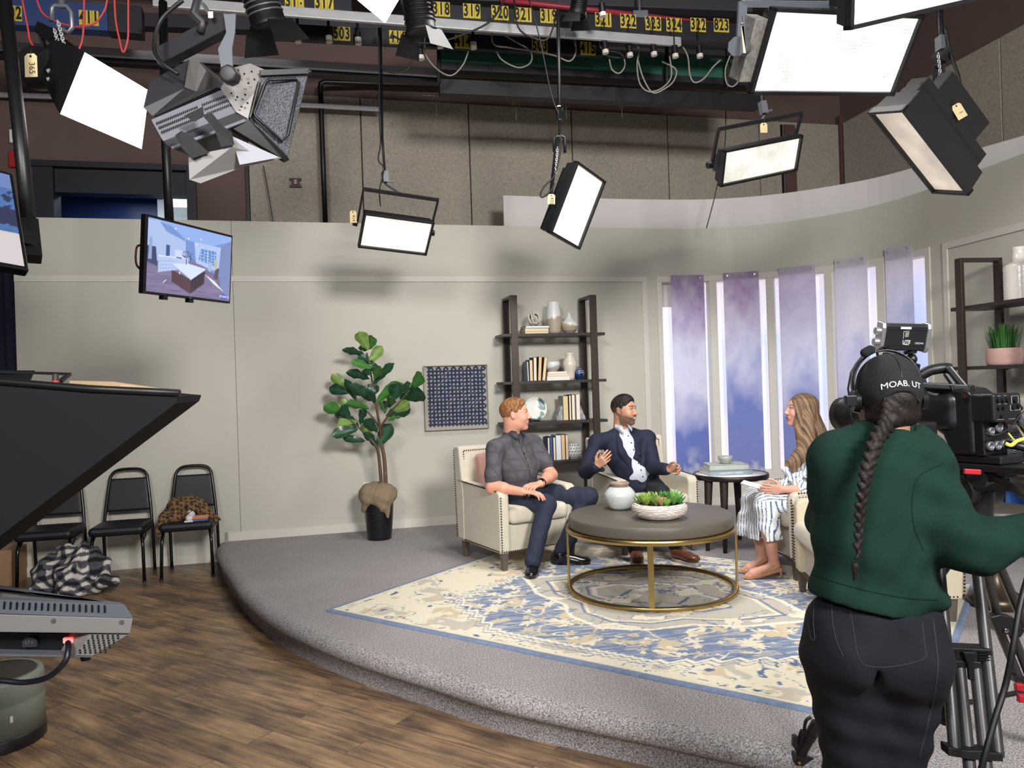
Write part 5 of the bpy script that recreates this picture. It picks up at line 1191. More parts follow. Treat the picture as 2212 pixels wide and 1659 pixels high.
# ------------------------------------------------------------ lighting grid
ZG=4.6
M_race=mat('raceway_black',(24,24,30),.5,noise=.1,nscale=5); M_plate=mat('number_yellow',(206,182,62),.55,noise=.12,nscale=12); M_num=mat('number_black',(14,14,14),.6)
M_green=mat('raceway_green',(36,92,74),.55,noise=.08,nscale=6); M_conn=mat('connector_white',(214,208,200),.5); M_raceb=mat('raceway_blue',(44,66,116),.5)
def hbeam(mb,a,b,w,h): mb.bar(a,b,w,h)
def raceway(label,a,b,h,w,material,nums,row='raceways of the lighting grid',conns=()):
    """nums: list of (u, v, text) pixel centres of the number plates on its front face"""
    a=Vector(a); b=Vector(b); t=thing('lighting_raceway',label,'raceway',tuple(a),0,row); d=(b-a); L=d.length; d=d.normalized(); M=frame_m((0,0,0),d,Vector((0,0,1)).cross(d).normalized(),(0,0,1))
    mb=MB(); mb.box((L/2,0,0),(L,w,h),M=M); mb.build('channel',material,t,bevel=.004)
    fr=-Vector((0,0,1)).cross(d).normalized()
    for (u,v,s) in nums:
        r=ray(u,v); # intersect with the channel front plane
        p0=a+fr*(w/2+.002); tt=(p0-Vector((0,0,CAMZ))).dot(fr)/r.dot(fr); p=Vector((0,0,CAMZ))+r*tt
        q=p-a; k=len(s); pw=.048*k
        mbp=MB(); MM=frame_m(q,d,(0,0,1),fr*1); [mbp.box((-pw/2+.024+.048*i,0,.001),(.0455,.118,.003),M=MM) for i in range(k)]; pl=mbp.build('number_plate',M_plate,t)
        x0=-pw/2+.024
        for i,chh in enumerate(s):
            text_mesh(chh,.135,MM@Matrix.Translation((x0+.048*i,.0,.003))@Matrix.Scale(.58,4,(1,0,0)),M_num,'digit',pl,.0006,bold=.035)
        for i in range(1,k): pass
    for (u,v) in conns:
        r=ray(u,v); p0=a+fr*(w/2+.05); tt=(p0-Vector((0,0,CAMZ))).dot(fr)/r.dot(fr); p=Vector((0,0,CAMZ))+r*tt-a
        mb=MB(); mb.cyl(p+Vector((0,0,.15)),p+Vector((.0,0,.04)),.012,n=8); mb.cyl(p+Vector((0,0,.05)),p+Vector((0,0,.0)),.026,n=12); c=mb.build('pigtail',M_blackp,t)
        mb=MB(); mb.cyl(p+Vector((0,0,.0)),p+Vector((.004,0,-.055)),.028,n=12); mb.build('connector',M_conn,c)
    return t
g=lambda u,v,z=ZG: G(u,v,z)
raceway('black raceway numbered 318 to 323 across the top, above the silver rail',g(900,32),g(1592,76),.17,.07,M_race,
  [(953,20,'318'),(1019,24,'319'),(1080,28,'320'),(1130,32,'321'),(1185,35,'319'),(1261,40,'0'),(1303,43,'321'),(1357,46,'322'),(1411,51,'323'),(1456,54,'324'),(1508,54,'322'),(1558,55,'823')])
raceway('black raceway with yellow numbers 503, 416, 414 and 415 in the middle of the grid',g(605,70),g(1300,108),.135,.05,M_race,
  [(738,73,'503'),(859,81,'416'),(1000,90,'414'),(1166,99,'503'),(1270,105,'415')],conns=[(643,78),(710,78),(773,82),(889,90),(950,90),(1022,92)])
raceway('short raceway with numbers 316 and 317 cut by the top frame edge',g(560,-2),g(760,8),.16,.12,M_race,[(636,3,'316'),(700,6,'317')])
raceway('blue raceway with yellow numbers 02 and 411 at the top left',g(-60,25),g(238,45),.21,.12,M_raceb,[(33,29,'02'),(192,39,'411')])
raceway('dark end box of the blue raceway at the top left',g(236,45),g(310,52),.22,.14,M_race,[])
a,b=g(945,119),g(1640,158)
t=raceway('long green raceway with dangling grey cables below the numbers',a,b,.20,.10,M_green,[],row='raceways of the lighting grid')
d=(b-a).normalized(); fr=-Vector((0,0,1)).cross(d).normalized(); mb=MB()
for k in range(34):
    for zz in (.05,.015): mb.box(d*(.1+.10*k)+fr*.052+Vector((0,0,zz)),(.05,.002,.004),rz=atan2(d.y,d.x))
mb.build('vent_slits',mat('slit_dark',(14,40,34),.7),t)['kind']='stuff'
mb=MB(); mb.bar(Vector((0,0,-.13)),b-a+Vector((0,0,-.13)),.16,.06); mb.build('lower_lip',M_race,t)
mb=MB(); mb.bar(Vector((0,.08,-.27)),b-a+Vector((0,.08,-.27)),.12,.13); mb.build('lower_trough',M_race,t)
def rail(name,label,cat,a,b,w,h,material,group=None):
    mb=MB(); a=Vector(a);b=Vector(b); mb.bar(a,b,w,h); o=mb.build(name,material,origin=True,bevel=.006); tag(o,label,cat,group); return o
gr='silver rails of the lighting grid'
rail('grid_rail','silver rail running under the numbered raceway, from top left to centre','rail',g(330,3,4.46),g(1470,91,4.46),.035,.075,M_alu,gr)
rail('grid_rail','silver rail at the far left behind the bright soft light','rail',g(-60,96),g(945,158),.035,.075,M_alu,gr)
rail('grid_rail','thin silver rail below, at the left above the brown wall','rail',g(-60,203),g(120,209),.03,.05,M_alu,gr)
rail('grid_rail','short silver rail end in front of the acoustic wall','rail',g(560,222),g(821,236),.03,.05,M_alu,gr)
rail('grid_rail','thin silver rail just under the second silver rail','rail',g(-60,122),g(945,178),.02,.02,M_alu,gr)
rail('grid_rod','thin grey rod crossing above the acoustic wall','rod',g(912,205,4.75),g(1489,225,4.75),.015,.015,M_alu)
rail('grid_beam','black beam between the silver rails on the left','beam',g(-60,106),g(945,167),.10,.13,M_race)
rail('grid_beam','dark beam crossing behind the numbered raceways','beam',g(300,48,4.9),g(1700,95,4.9),.12,.12,mat('beam_grey',(44,42,48),.6))
rail('grid_beam','dark beam along the very top behind the pink pipe','beam',g(940,-8,4.9),g(1620,20,4.9),.12,.10,mat('beam_grey'  ,(44,42,48),.6))
rail('grid_beam','long dark channel right of the silver rail end','beam',g(1440,80),g(1640,100),.08,.07,M_race)
for (u0,v0,u1,v1,l) in ((1440,90,1440,178,'black strut crossing the green raceway near its middle'),(1571,88,1572,190,'black strut at the right end of the green raceway'),(948,40,948,180,'black strut at the left end of the green raceway')):
    a=g(u0,(v0+v1)/2+10); p=P(u0,v0,a.y-.12); q=P(u1,v1,a.y-.12); rail('grid_strut',l,'strut',p,q,.05,.03,M_black,'vertical struts of the grid')
o=MB().tube([g(1080,0,4.75),g(1300,24,4.75),g(1500,48,4.75),g(1620,60,4.75)],.024,12).build('conduit_pipe',mat('conduit_red',(150,44,58),.4),origin=True); tag(o,'dark red conduit pipe running above the numbered raceway','pipe')
q=g(1382,40,4.7); t=thing('junction_box','small grey junction box hanging on the red pipe','box',tuple(q)); MB().box((0,0,0),(.13,.1,.10)).build('box_body',M_grey,t,bevel=.004); MB().cyl((0,0,.05),(0,0,.35),.012).build('conduit',M_grey,t)
# black goal-post pipe in front of the acoustic wall
pd=8.15
mb=MB(); mb.tube([P(703,486,pd),P(697,330,pd),P(692,190,pd),P(693,180,pd),P(700,177,pd),P(800,180,pd+.2),P(950,184,pd+.35),P(1300,196,pd+.9),P(1560,205,pd+1.2)],.028,12); o=mb.build('support_pipe',M_blackp,origin=True); tag(o,'black pipe rising from behind the set wall and bending right under the grid','pipe')
# loops of cable
def cable(label,pts,r,m,group=None,name='cable'):
    o=MB().tube(bez(pts,6),r,6).build(name,m,origin=True); tag(o,label,'cable',group); return o
M_cg=mat('cable_grey',(150,146,138),.6); M_cr=mat('cable_red',(186,60,62),.5); M_cb=mat('cable_black',(18,18,20),.5)
D6=6.2
for pts,l in (([(47,-5),(60,60),(66,90),(90,122),(101,128)],'red cable falling behind the left pole beside the tag'),([(78,-5),(90,25),(110,41),(150,56),(180,57),(205,50),(226,22),(232,-5)],'red cable looping under the 411 number plate'),([(182,-5),(181,40),(178,85),(168,112)],'red cable dropping to the bright soft light'),([(247,-5),(250,45),(258,85),(266,113),(276,85),(277,40),(277,-5)],'narrow red cable loop right of the blue raceway')):
    cable(l,[P(u,v,4.3+.0*i) for i,(u,v) in enumerate(pts)],.006,M_cr,'red cables at the top left')
gc='grey cables hanging over the green raceway'
for pts,l in (([(918,75),(920,118),(945,150),(975,163),(1000,140),(1012,110)],'grey cable loop at the left end of the green raceway'),([(1072,110),(1085,130),(1120,146),(1146,135),(1145,110),(1110,88),(1080,70)],'grey cable loop left of the second strut, near number 414'),([(1063,60),(1066,95),(1100,103),(1150,110),(1198,120),(1230,132),(1244,112),(1240,80)],'grey cable running along the top edge of the green raceway'),([(1295,82),(1300,105),(1340,115),(1350,140),(1338,158),(1322,150),(1316,127)],'grey cable loop in the middle of the green raceway'),([(1372,85),(1380,110),(1376,140),(1382,180),(1402,198),(1430,190),(1450,165),(1446,120)],'large grey cable loop hanging lowest below the green raceway'),([(1378,130),(1390,170),(1410,200),(1435,192),(1455,175),(1460,150),(1430,133)],'second low grey cable loop beside the largest one'),([(1466,88),(1485,120),(1490,160),(1500,178),(1520,170),(1540,145),(1556,130)],'thin cable loop toward the right end of the green raceway'),([(1570,90),(1590,130),(1598,165),(1585,186),(1570,180),(1567,150),(1577,120)],'reddish-grey cable loop at the far right strut')):
    dd=g(pts[0][0],110).y-.25; cable(l,[P(u,v,dd) for u,v in pts],.007,M_cg,gc)
bc='black cables of the lighting grid'
for pts,l,dd in (([(1092,-5),(1060,45),(1000,75),(940,92),(880,90),(850,78)],'black cable sweeping from the top centre to number 416',5.9),([(825,140),(828,150),(850,157),(880,150),(893,120),(890,95)],'black cable looping above the left lamp pole',6.0),([(1110,-5),(1120,60),(1160,85),(1185,82),(1200,40)],'black cable arc behind the 321 number plate',6.0),([(1143,0),(1165,80),(1190,200),(1206,245)],'thin black cable descending to the tilted centre light',5.9),([(569,358),(580,420),(590,482)],'thin black cord dropping in front of the acoustic wall',8.1),([(1568,225),(1565,320),(1545,420),(1526,493)],'thin black cord falling in front of the white band',8.1),([(1280,90),(1310,120),(1352,122),(1360,100)],'black cable between numbered plates 321 and 415',6.7)):
    cable(l,[P(u,v,dd) for u,v in pts],.005 if 'thin' in l else .008,M_cb,bc)
for (u,v,dd,l) in ((1306,103,6.4,'leftmost of three black sockets with white collars in a row below the numbers'),(1359,110,6.5,'middle of three black sockets with white collars in a row below the numbers'),(1411,108,6.5,'rightmost of three black sockets with white collars, just left of the strut'),(1457,112,6.5,'black socket with shiny bulb right of the strut'),(1510,112,6.6,'lone black and white socket below the last numbers'),(907,115,6.0,'black socket with brass pins hanging right of number 416'),(1300,22,6.0,'black socket hanging from the top beam by the red pipe')):
    p=P(u,v,dd); t=thing('cable_socket',l,'socket',tuple(p),0,'sockets hanging from the grid'); MB().cyl((0,0,.26),(0,0,.03),.006,n=8).build('lead',M_cb,t); MB().cyl((0,0,.05),(.004,0,-.02),.026,n=14).build('body',M_blackp,t); MB().cyl((.004,0,-.02),(.008,0,-.05),.027,n=14).build('collar',M_conn,t)
for u,v,sl in ((810,200,'pale tie string beside the left lamp pole above the short rail end'),(941,205,'pale tie string at the left end of the thin grey rod'),(1113,215,'pale tie string on the rod midway between the two lamp poles'),(1222,212,'pale tie string just right of the centre lamp pole'),(1342,210,'pale tie string on the rod below the middle of the green raceway')):
    dd=8.3; pts=[(u,v),(u-7,v+12),(u,v+22),(u+8,v+12),(u,v),(u+1,v+22),(u+2,v+45)]
    cable(sl,[P(a,b,dd) for a,b in pts],.003,mat('string',(190,180,160),.8),'pale tie strings under the grid',name='tie_string')
# black spot lamp and barrel lamp bodies at the top
def spotlamp(label,u,v,d,s,aim):
    t=thing('spot_lamp',label,'lamp',tuple(P(u,v,d)),0,'unlit spot lamps in the grid'); t.rotation_euler=Vector(aim).to_track_quat('-Z','Y').to_euler()
    MB().lathe([(0,.16*s),(.07*s,.16*s),(.1*s,.1*s),(.105*s,-.1*s),(.12*s,-.12*s),(.115*s,-.13*s),(.1*s,-.12*s),(0,-.10*s)],28).build('barrel',M_black,t)
    mb=MB(); [mb.lathe([(.106*s,z*s),(.112*s,(z+.004)*s),(.106*s,(z+.012)*s)],28) for z in (-.06,-.03,0,.03,.06)]; mb.build('cooling_fins',M_grey if s>.9 else M_black,t)
    mb=MB(); mb.tube([(.12*s,0,0),(.14*s,0,.12*s),(.12*s,0,.26*s),(-.12*s,0,.26*s),(-.14*s,0,.12*s),(-.12*s,0,0)],.009,8); mb.build('yoke',M_black,t)
    for sx in (-1,1): mb=MB(); mb.add([(sx*.11*s,-.09*s,-.12*s),(sx*.11*s,.09*s,-.12*s),(sx*.16*s,.13*s,-.26*s),(sx*.16*s,-.13*s,-.26*s)],[(0,1,2,3)]); o=mb.build('barn_door',M_black,t); md=o.modifiers.new('s','SOLIDIFY'); md.thickness=.004
    return t
spotlamp('black spot lamp with barn doors beside the top soft light',905,30,4.6,.85,(.1,.15,-1))
spotlamp('ribbed grey spot lamp hanging behind the large barn-door light',566,8,4.4,.95,(.25,.3,-1))
spotlamp('small dark lamp body hanging at the raceway by number 320',1250,12,6.0,.6,(-.2,.1,-1))

# ------------------------------------------------------------ panel lights
M_hous=mat('light_housing',(24,24,27),.45); M_hons=mat('housing_slots',(6,6,8),.8)
M_tag=mat('manila_tag',(214,196,150),.8); M_pen=mat('pen_ink',(60,40,40),.8)
def paper_tag(label,u,v,d,txt,w=.055,h=.10,ang=0.0):
    t=thing('paper_tag',label,'tag',tuple(P(u,v,d)),0); t.rotation_euler=(0,ang,0)
    mb=MB(); mb.prism([(-w/2,-h/2),(w/2,-h/2),(w/2,h/2-.012),(w/2-.012,h/2),(-w/2+.012,h/2),(-w/2,h/2-.012)],-.0006,.0006,Matrix(((1,0,0,0),(0,0,-1,0),(0,1,0,0),(0,0,0,1)))); mb.build('card',M_tag,t)
    MB().cyl((0,-.002,h/2-.012),(0,.002,h/2-.012),.005,n=10).build('eyelet',M_blackp,t)
    MB().tube([(0,0,h/2-.012),(.003,0,h/2+.03)],.0012,5).build('tie',M_cb,t)
    text_mesh(txt,.034,Matrix.Translation((.004,-.0014,-.012))@Matrix.Rotation(pi/2,4,'X')@Matrix.Rotation(-pi/2,4,'Z'),M_pen,'handwriting',t,.0002)
    return t
def panel_light(label,TL,TR,BL,depth,gm,yoke=None,side=None,back=.55,knob=1):
    M,W,H=panel_frame(Vector(TL),Vector(TR),Vector(BL)); t=thing('panel_light',label,'light'); t.matrix_world=M; t['group']='studio panel lights'
    MB().box((0,0,-.006),(W,H,.004)).build('light_panel',gm,t)
    e=.018; mb=MB()
    for s in (-1,1): mb.box((0,s*(H/2+e/2),-.004),(W+2*e,e,.045)); mb.box((s*(W/2+e/2),0,-.004),(e,H+2*e,.045))
    mb.build('frame',M_hous,t,bevel=.002)
    w,h,w2,h2=W/2+.01,H/2+.01,W/2*.96,H/2*back; D=depth
    mb=MB(); z0,z1,z2=-.012,-D*.55,-D
    ring=[(w,h,z0),(w*.97,h*.9,z1),(w2,h2,z1-.001),(w2*.98,h2*.98,z2)]
    vs=[];
    for (a,b,z) in ring: vs+=[(-a,-b,z),(a,-b,z),(a,b,z),(-a,b,z)]
    fs=[(4*i+k,4*i+(k+1)%4,4*i+4+(k+1)%4,4*i+4+k) for i in range(3) for k in range(4)]+[(3,2,1,0),(12,13,14,15)]
    mb.add(vs,fs); mb.build('housing',M_hous,t,bevel=.003)
    mb=MB(); n=int(W/.018)
    for k in range(n):
        for yy in (-1,1): mb.box((-W/2+.018*(k+.5),yy*(h2*.985),(z1+z2)/2),(.005,.004,.02))
    mb.build('vent_slots',M_hons,t)['kind']='stuff'
    if yoke:
        ax,dy,dz,drop=yoke      # ax: 'x' ends at the short sides
        mb=MB(); X=W/2+.035
        pts=[(-X,0,-D*.6),(-X,dy,dz),(X,dy,dz),(X,0,-D*.6)]
        mb.bar(pts[0],pts[1],.012,.028); mb.bar((pts[1][0]-.006,)+pts[1][1:],(pts[2][0]+.006,)+pts[2][1:],.03,.014); mb.bar(pts[2],pts[3],.012,.028); mb.build('yoke',M_hous,t,bevel=.002)
        for s in (-1,1): MB().cyl((s*X,0,-D*.6),(s*(X+.035),0,-D*.6),.028,.024,10).build('tilt_knob',M_blackp,t)
    return t,M,W,H
def hang(t,M,a_local,pts,label=None,r=.012,rb=.02):
    """hanging rod from a local point of the fixture up through world points"""
    inv=t.matrix_world.inverted(); a=Vector(a_local); pts=[inv@Vector(p) for p in pts]
    mb=MB(); mb.tube([pts[0]]+pts[1:],r,10); mb.build('hanging_rod',M_black,t)
    dirv=(pts[1]-pts[0]).normalized(); mb=MB(); mb.box((0,0,0),(.045,.05,.09),M=look(pts[0]+dirv*.06,dirv,(0,1,.1))); mb.cyl(pts[0]+dirv*.03,pts[0]+dirv*.03+Vector((.07,0,0)),.008); mb.cyl(pts[0],a,.009); mb.build('clamp',M_grey if label is None else M_black,t)
gA=glow('panel_glow_soft',(255,253,236),1.02,.30,80)
# A: left small panel
tA,MA,WA,HA=panel_light('lit panel light with crisp wide yoke above the plant, left of centre',P(794,464,6.02),P(936,483,6.22),P(775,529,6.17),.17,gA,('x',.30,-.10,0))
hang(tA,MA,(0,.30,-.10),[P(833,398,6.25),P(826,300,6.27),P(822,60,6.35)],r=.010)
cable('black power cable running down the left lamp pole',[P(818,60,6.2),P(820,250,6.2),P(822,310,6.2),P(817,345,6.2),P(829,365,6.2),P(820,410,6.2),P(822,445,6.15)],.006,M_cb,bc)
paper_tag('manila tag with handwriting hanging from the panel light above the plant',763,468,6.0,'414',.052,.095,.0)
# B: centre vertical panel
gB=glow('panel_glow_bright',(255,252,240),1.15,.30,80)
tB,MB_,WB,HB=panel_light('lit panel light turned on its long side in the middle of the grid',P(1253,516,6.02)+(P(1188,516,5.75)-P(1253,521,6.02))*1.0,P(1243,366,5.72),P(1252,522,6.0),.2,gB,None)
inv=tB.matrix_world.inverted()
mb=MB(); a=inv@P(1200,330,5.9); b=inv@P(1190,420,5.85); c=inv@P(1205,300,5.92); mb.bar(b,a,.03,.012); mb.bar(a,c,.03,.012); mb.tube([inv@P(x,y,5.92) for x,y in ((1197,328),(1197,298),(1203,295),(1217,295),(1221,299),(1220,330))],.012,8); mb.build('yoke',M_hous,tB)
hang(tB,MB_,inv@P(1209,300,5.92),[P(1209,262,5.92),P(1208,180,5.92),P(1205,20,5.95)],label=1,r=.014)
mb=MB(); mb.cyl(inv@P(1209,297,5.92),inv@P(1209,240,5.92),.009); mb.cyl(inv@P(1209,262,5.92),inv@P(1207,240,5.92),.026); mb.build('drop_stud',M_black,tB)
mb=MB(); mb.cyl(inv@P(1207.5,233,5.92),inv@P(1207.5,229,5.92),.0165); mb.build('white_ring',M_white,tB)
cable('black cable loop at the left of the tilted centre light',[P(1212,290,5.8),P(1210,330,5.8),P(1197,380,5.8),P(1178,400,5.8),P(1168,418,5.8),P(1172,426,5.8),P(1190,412,5.8),P(1198,395,5.8)],.007,M_cb,bc)
paper_tag('manila tag marked 432 on the tilted centre light',1191,430,5.7,'432',.055,.075,.06)
def chain(label,a,b,n):
    a=Vector(a);b=Vector(b); mb=MB(); d=(b-a)/n; up=Vector((0,1,0)); s=d.cross(up).normalized()
    for i in range(n):
        c=a+d*(i+.5); w=(s if i%2 else up)*.007; L=d*.68
        mb.tube([c-L-w*.6,c-L+w*.6,c+w-L*.4,c+w+L*.4,c+L+w*.6,c+L-w*.6,c-w+L*.4,c-w-L*.4],.0022,5,closed=True)
    o=mb.build('safety_chain',M_alu,origin=True); tag(o,label,'chain'); return o
chain('thin silver safety chain beside the tilted centre light',P(1204,318,5.8),P(1200,375,5.8),12)
# C: right of centre panel
tC,MC,WC_,HC=panel_light('lit panel light with yoke left of the two largest panels, above the curved wall',P(1553,335,5.45),P(1714,303,5.62),P(1573,391,5.6),.17,gA,('x',.27,-.06,0))
hang(tC,MC,(0,.27,-.06),[P(1652,250,5.65),P(1647,225,5.65),P(1640,120,5.7)],r=.014)
paper_tag('plain manila tag hanging on the yoke of the light over the curved wall',1650,276,5.4,' ',.05,.07,0)
# D: right panel in profile
gD=glow('panel_glow_warm',(244,228,206),.72,.3,110)
tD,MD_,WD,HD=panel_light('panel light seen from its black side at the upper right, pale face down left',P(1939,224,4.25),P(2076,401,4.5),P(1899,256,4.5),.26,gD,None)
inv=tD.matrix_world.inverted()
mb=MB(); mb.bar(inv@P(2045,250,4.65),inv@P(2035,140,4.6),.035,.014); mb.bar(inv@P(2020,215,4.7),inv@P(2020,150,4.65),.03,.012); mb.bar(inv@P(2035,140,4.6),inv@P(2020,145,4.65),.03,.014); mb.box(inv@P(2036,120,4.6),(.06,.09,.07)); mb.build('yoke',M_hous,tD)
mb=MB(); mb.box((0,0,-.33),(.42,.09,.14)); mb.build('power_supply',M_hous,tD,bevel=.003)
hang(tD,MD_,inv@P(2036,130,4.6),[P(2034,115,4.6),P(2032,70,4.62),P(2028,-40,4.68)],r=.018)
chain('silver safety chain hanging down the side of the upper right panel light',P(2026,115,4.45),P(2040,236,4.5),24)
cable('black power cable curving beside the upper right panel light',[P(2042,60,4.6),P(2055,120,4.55),P(2072,170,4.5),P(2070,195,4.5),P(2056,210,4.5)],.010,M_cb,bc)
paper_tag('curled manila tag on the back of the upper right panel light',2072,240,4.4,'1',.06,.09,-.5)
# E, F: large soft panels
gE=glow('panel_glow_strong',(255,254,250),1.3,.36,60)
tE,ME,WE,HE=panel_light('large bright panel light with honeycomb face at the upper right',P(1663,25,3.62),P(1976,40,3.9),P(1636,195,3.85),.16,gE,None)
inv=tE.matrix_world.inverted()
mb=MB(); mb.bar(inv@P(1604,5,3.7),inv@P(1600,90,3.72),.05,.012); mb.bar(inv@P(1600,8,3.7),inv@P(1830,10,3.8),.03,.014); mb.bar(inv@P(1600,90,3.72),inv@P(1620,105,3.75),.05,.012); mb.build('yoke',mat('yoke_grey',(84,88,96),.5),tE)
mb=MB(); mb.cyl(inv@P(1592,100,3.6),inv@P(1606,104,3.7),.045,.04,8); mb.build('yoke_knob',mat('yoke_grey',(84,88,96),.5),tE)
mb=MB(); mb.box((-WE/2-.05,0,-.06),(.07,HE*.8,.10)); mb.build('dimmer_box',mat('dimmer_grey',(120,116,112),.5,noise=.4,nscale=60),tE,bevel=.004)
hang(tE,ME,(0,HE*.4,-.15),[P(1790,-20,3.9),P(1788,-80,3.95),P(1780,-160,4.0)],label=1,r=.018)
paper_tag('yellowish card edge hanging at the left side of the large honeycomb light',1606,82,3.55,' ',.012,.14,-.05)
gF=glow('panel_glow_strong2',(255,254,252),5.0,.2,70)
tF,MF,WF,HF=panel_light('brightest large panel light cut by the top right corner of the frame',P(1832,-125,3.05),P(2195,-195,3.3),P(1850,50,3.2),.16,gF,None)
# G: top soft light, diffusion cloth
def softbox(label,corners,depth,gm,name='soft_light'):
    c=[Vector(q) for q in corners]; o0=sum(c,Vector())/4; nrm=(c[1]-c[0]).cross(c[3]-c[0]).normalized()
    if nrm.y>0: nrm=-nrm
    t=thing(name,label,'light',tuple(o0),0,'soft lights with white diffusion'); n=14; V=[];
    for i in range(n+1):
        for j in range(n+1):
            u,v=i/n,j/n; p=(c[0]*(1-u)*(1-v)+c[1]*u*(1-v)+c[2]*u*v+c[3]*(1-u)*v)-o0; V.append(p+nrm*(.055*(1-(2*u-1)**4)*(1-(2*v-1)**4)))
    fs=[(i*(n+1)+j,(i+1)*(n+1)+j,(i+1)*(n+1)+j+1,i*(n+1)+j+1) for i in range(n) for j in range(n)]
    mesh_obj('diffusion_cloth',V,fs,gm,t,smooth=True)
    cc=[q-o0 for q in c]; bk=[q*.62-nrm*depth for q in cc]; mb=MB(); mb.add([q+nrm*.0 for q in cc]+[q*.97-nrm*.03 for q in cc]+bk,[(0,1,5,4),(1,2,6,5),(2,3,7,6),(3,0,4,7),(4,5,9,8),(5,6,10,9),(6,7,11,10),(7,4,8,11),(8,9,10,11)]); mb.build('reflector_body',M_hous,t)
    mb=MB(); mb.box((0,0,0),(.12,.12,.16),M=look(-nrm*(depth+.05),nrm,(0,0,1))); mb.build('lamp_head',M_hous,t,bevel=.008)
    return t,nrm,o0
gG=glow('diffusion_glow',(255,255,255),5.0)
softbox('bright white soft light poking into the top edge of the picture',[P(700,-60,3.6),P(850,-110,3.4),P(876,-25,3.5),P(832,50,3.7)],.2,gG)
tG,nG,oG=softbox('bright square soft light at the upper left with a dark side body',[P(183,113,3.25),P(322,196,3.65),P(306,322,3.75),P(130,246,3.35)],.26,gG)
mb=MB(); A_=lambda u,v,d: P(u,v,d)-oG
mb.bar(A_(85,60,3.6),A_(175,125,3.5),.04,.05); mb.bar(A_(100,120,3.6),A_(85,60,3.6),.03,.012); mb.build('yoke',M_black,tG)
mb=MB(); mb.tube([A_(x,y,3.5) for x,y in ((112,45),(112,18),(120,12),(145,14),(154,28),(156,60),(148,70),(122,58))],.011,8); mb.cyl(A_(133,14,3.5),A_(133,-40,3.55),.014); mb.build('pipe_clamp',M_grey,tG)
mb=MB(); mb.cyl(A_(80,148,3.6),A_(118,150,3.55),.10,.09,16); mb.build('ballast',M_hous,tG)
for k,(u,v) in enumerate(((117,148),(103,154),(103,172),(128,133),(122,168),(114,195))): mb=MB(); q=A_(u,v,3.42); mb.cyl(q,q+Vector((.02,0,.004)),.010 if k<3 else .014,n=10); mb.build('steel_knob',M_alu,tG)
chain('steel safety chain hanging from the clamp of the upper left soft light',P(125,45,3.42),P(146,128,3.4),16)
chain('second steel chain strand beside the clamp at the upper left',P(117,62,3.44),P(124,88,3.42),6)
paper_tag('manila tag marked 365 hanging at the upper left by the pole',67,141,3.2,'365',.052,.098,.0)

# ------------------------------------------------------------ large barn-door fixture in the left foreground
DB=2.95; o0=P(480,240,DB); t=thing('barn_door_light','large grey fixture with perforated side and open barn doors, upper left','light',tuple(o0))
A_=lambda u,v,d=DB: P(u,v,d)-o0
M_fx=mat('fixture_grey',(118,118,126),.5,.2); M_fxd=mat('fixture_dark',(44,42,46),.5); M_steel=mat('brushed_steel',(112,108,106),.45,.5,noise=.08,nscale=10); M_crackle=mat('crackle_black',(84,86,92),.42,.3,noise=.75,nscale=170,bump=1,bscale=170); M_gel=mat('diffusion_gel',(140,138,136),.6)
def ext(name,poly,dv,m,par=t,dd=None,bevel=.002):
    nr=[A_(*q) for q in poly]; fa=[q+Vector(dv) for q in nr]; n=len(nr); mb=MB(); mb.add(nr+fa,[tuple(range(n)),tuple(range(2*n-1,n-1,-1))]+[(i,(i+1)%n,n+(i+1)%n,n+i) for i in range(n)]); return mb.build(name,m,par,bevel=bevel)
ext('driver_box',[(309,232,2.75),(322,176,2.85),(408,128,3.0),(436,135,3.0),(444,150,3.0),(400,200,2.85)],(.03,.16,-.01),M_fxd)
ext('driver_end',[(398,188,2.83),(408,128,2.95),(428,132,2.95),(445,152,2.97),(424,198,2.87)],(.0,.05,0),M_steel)
ext('driver_underside',[(309,232,2.75),(398,190,2.83),(424,198,2.87),(470,188,2.9),(330,252,2.77)],(.02,.14,.02),M_fxd)
ext('lamp_body',[(326,258,2.72),(482,192,2.92),(510,243,2.92),(352,305,2.72)],(.05,.2,.03),M_fx)
mb=MB()
for r_ in range(3):
    for k in range(38):
        if k in (22,23) : continue
        u=340+ (4.1*k)+r_*5.5; v=267-.0-1.65*k+r_*9.5; p=A_(u,v,2.725+.2*(k/38)); mb.box(p+Vector((0,-.004,0)),(.0026,.004,.0085),M=None)
mb.build('vent_slots',M_hons,t)['kind']='stuff'
ext('lower_flange',[(352,305,2.72),(510,243,2.92),(530,262,2.94),(368,320,2.74)],(.04,.15,.0),M_fxd)
ext('trim_strip',[(369,316,2.72),(528,256,2.92),(531,262,2.92),(372,322,2.72)],(.0,.01,.0),M_fx)
ext('side_plate',[(476,190,2.9),(500,146,2.92),(540,136,2.95),(572,150,2.97),(556,196,2.95),(537,258,2.93),(510,242,2.91)],(.0,.01,0),M_steel)
mb=MB()
for (u,v) in ((515,152),(528,160),(544,155),(550,172),(537,180),(500,202),(513,210),(530,205),(535,223),(522,231)): q=A_(u,v,2.90); mb.cyl(q,q+Vector((0,-.004,0)),.0036,n=12)
mb.build('vent_holes',M_hons,t)['kind']='stuff'
ext('barn_door',[(563,160,2.95),(667,154,3.05),(622,335,3.05),(537,257,2.95)],(0,.006,0),M_crackle)
mb=MB(); c=[A_(*q) for q in ((574,178,2.94),(580,172,2.945),(640,170,3.02),(646,178,3.02),(622,292,3.02),(608,304,3.01),(552,252,2.94),(548,244,2.94))]; mb.tube(c,.006,8,closed=True); mb.build('door_bead',M_blackp,t)
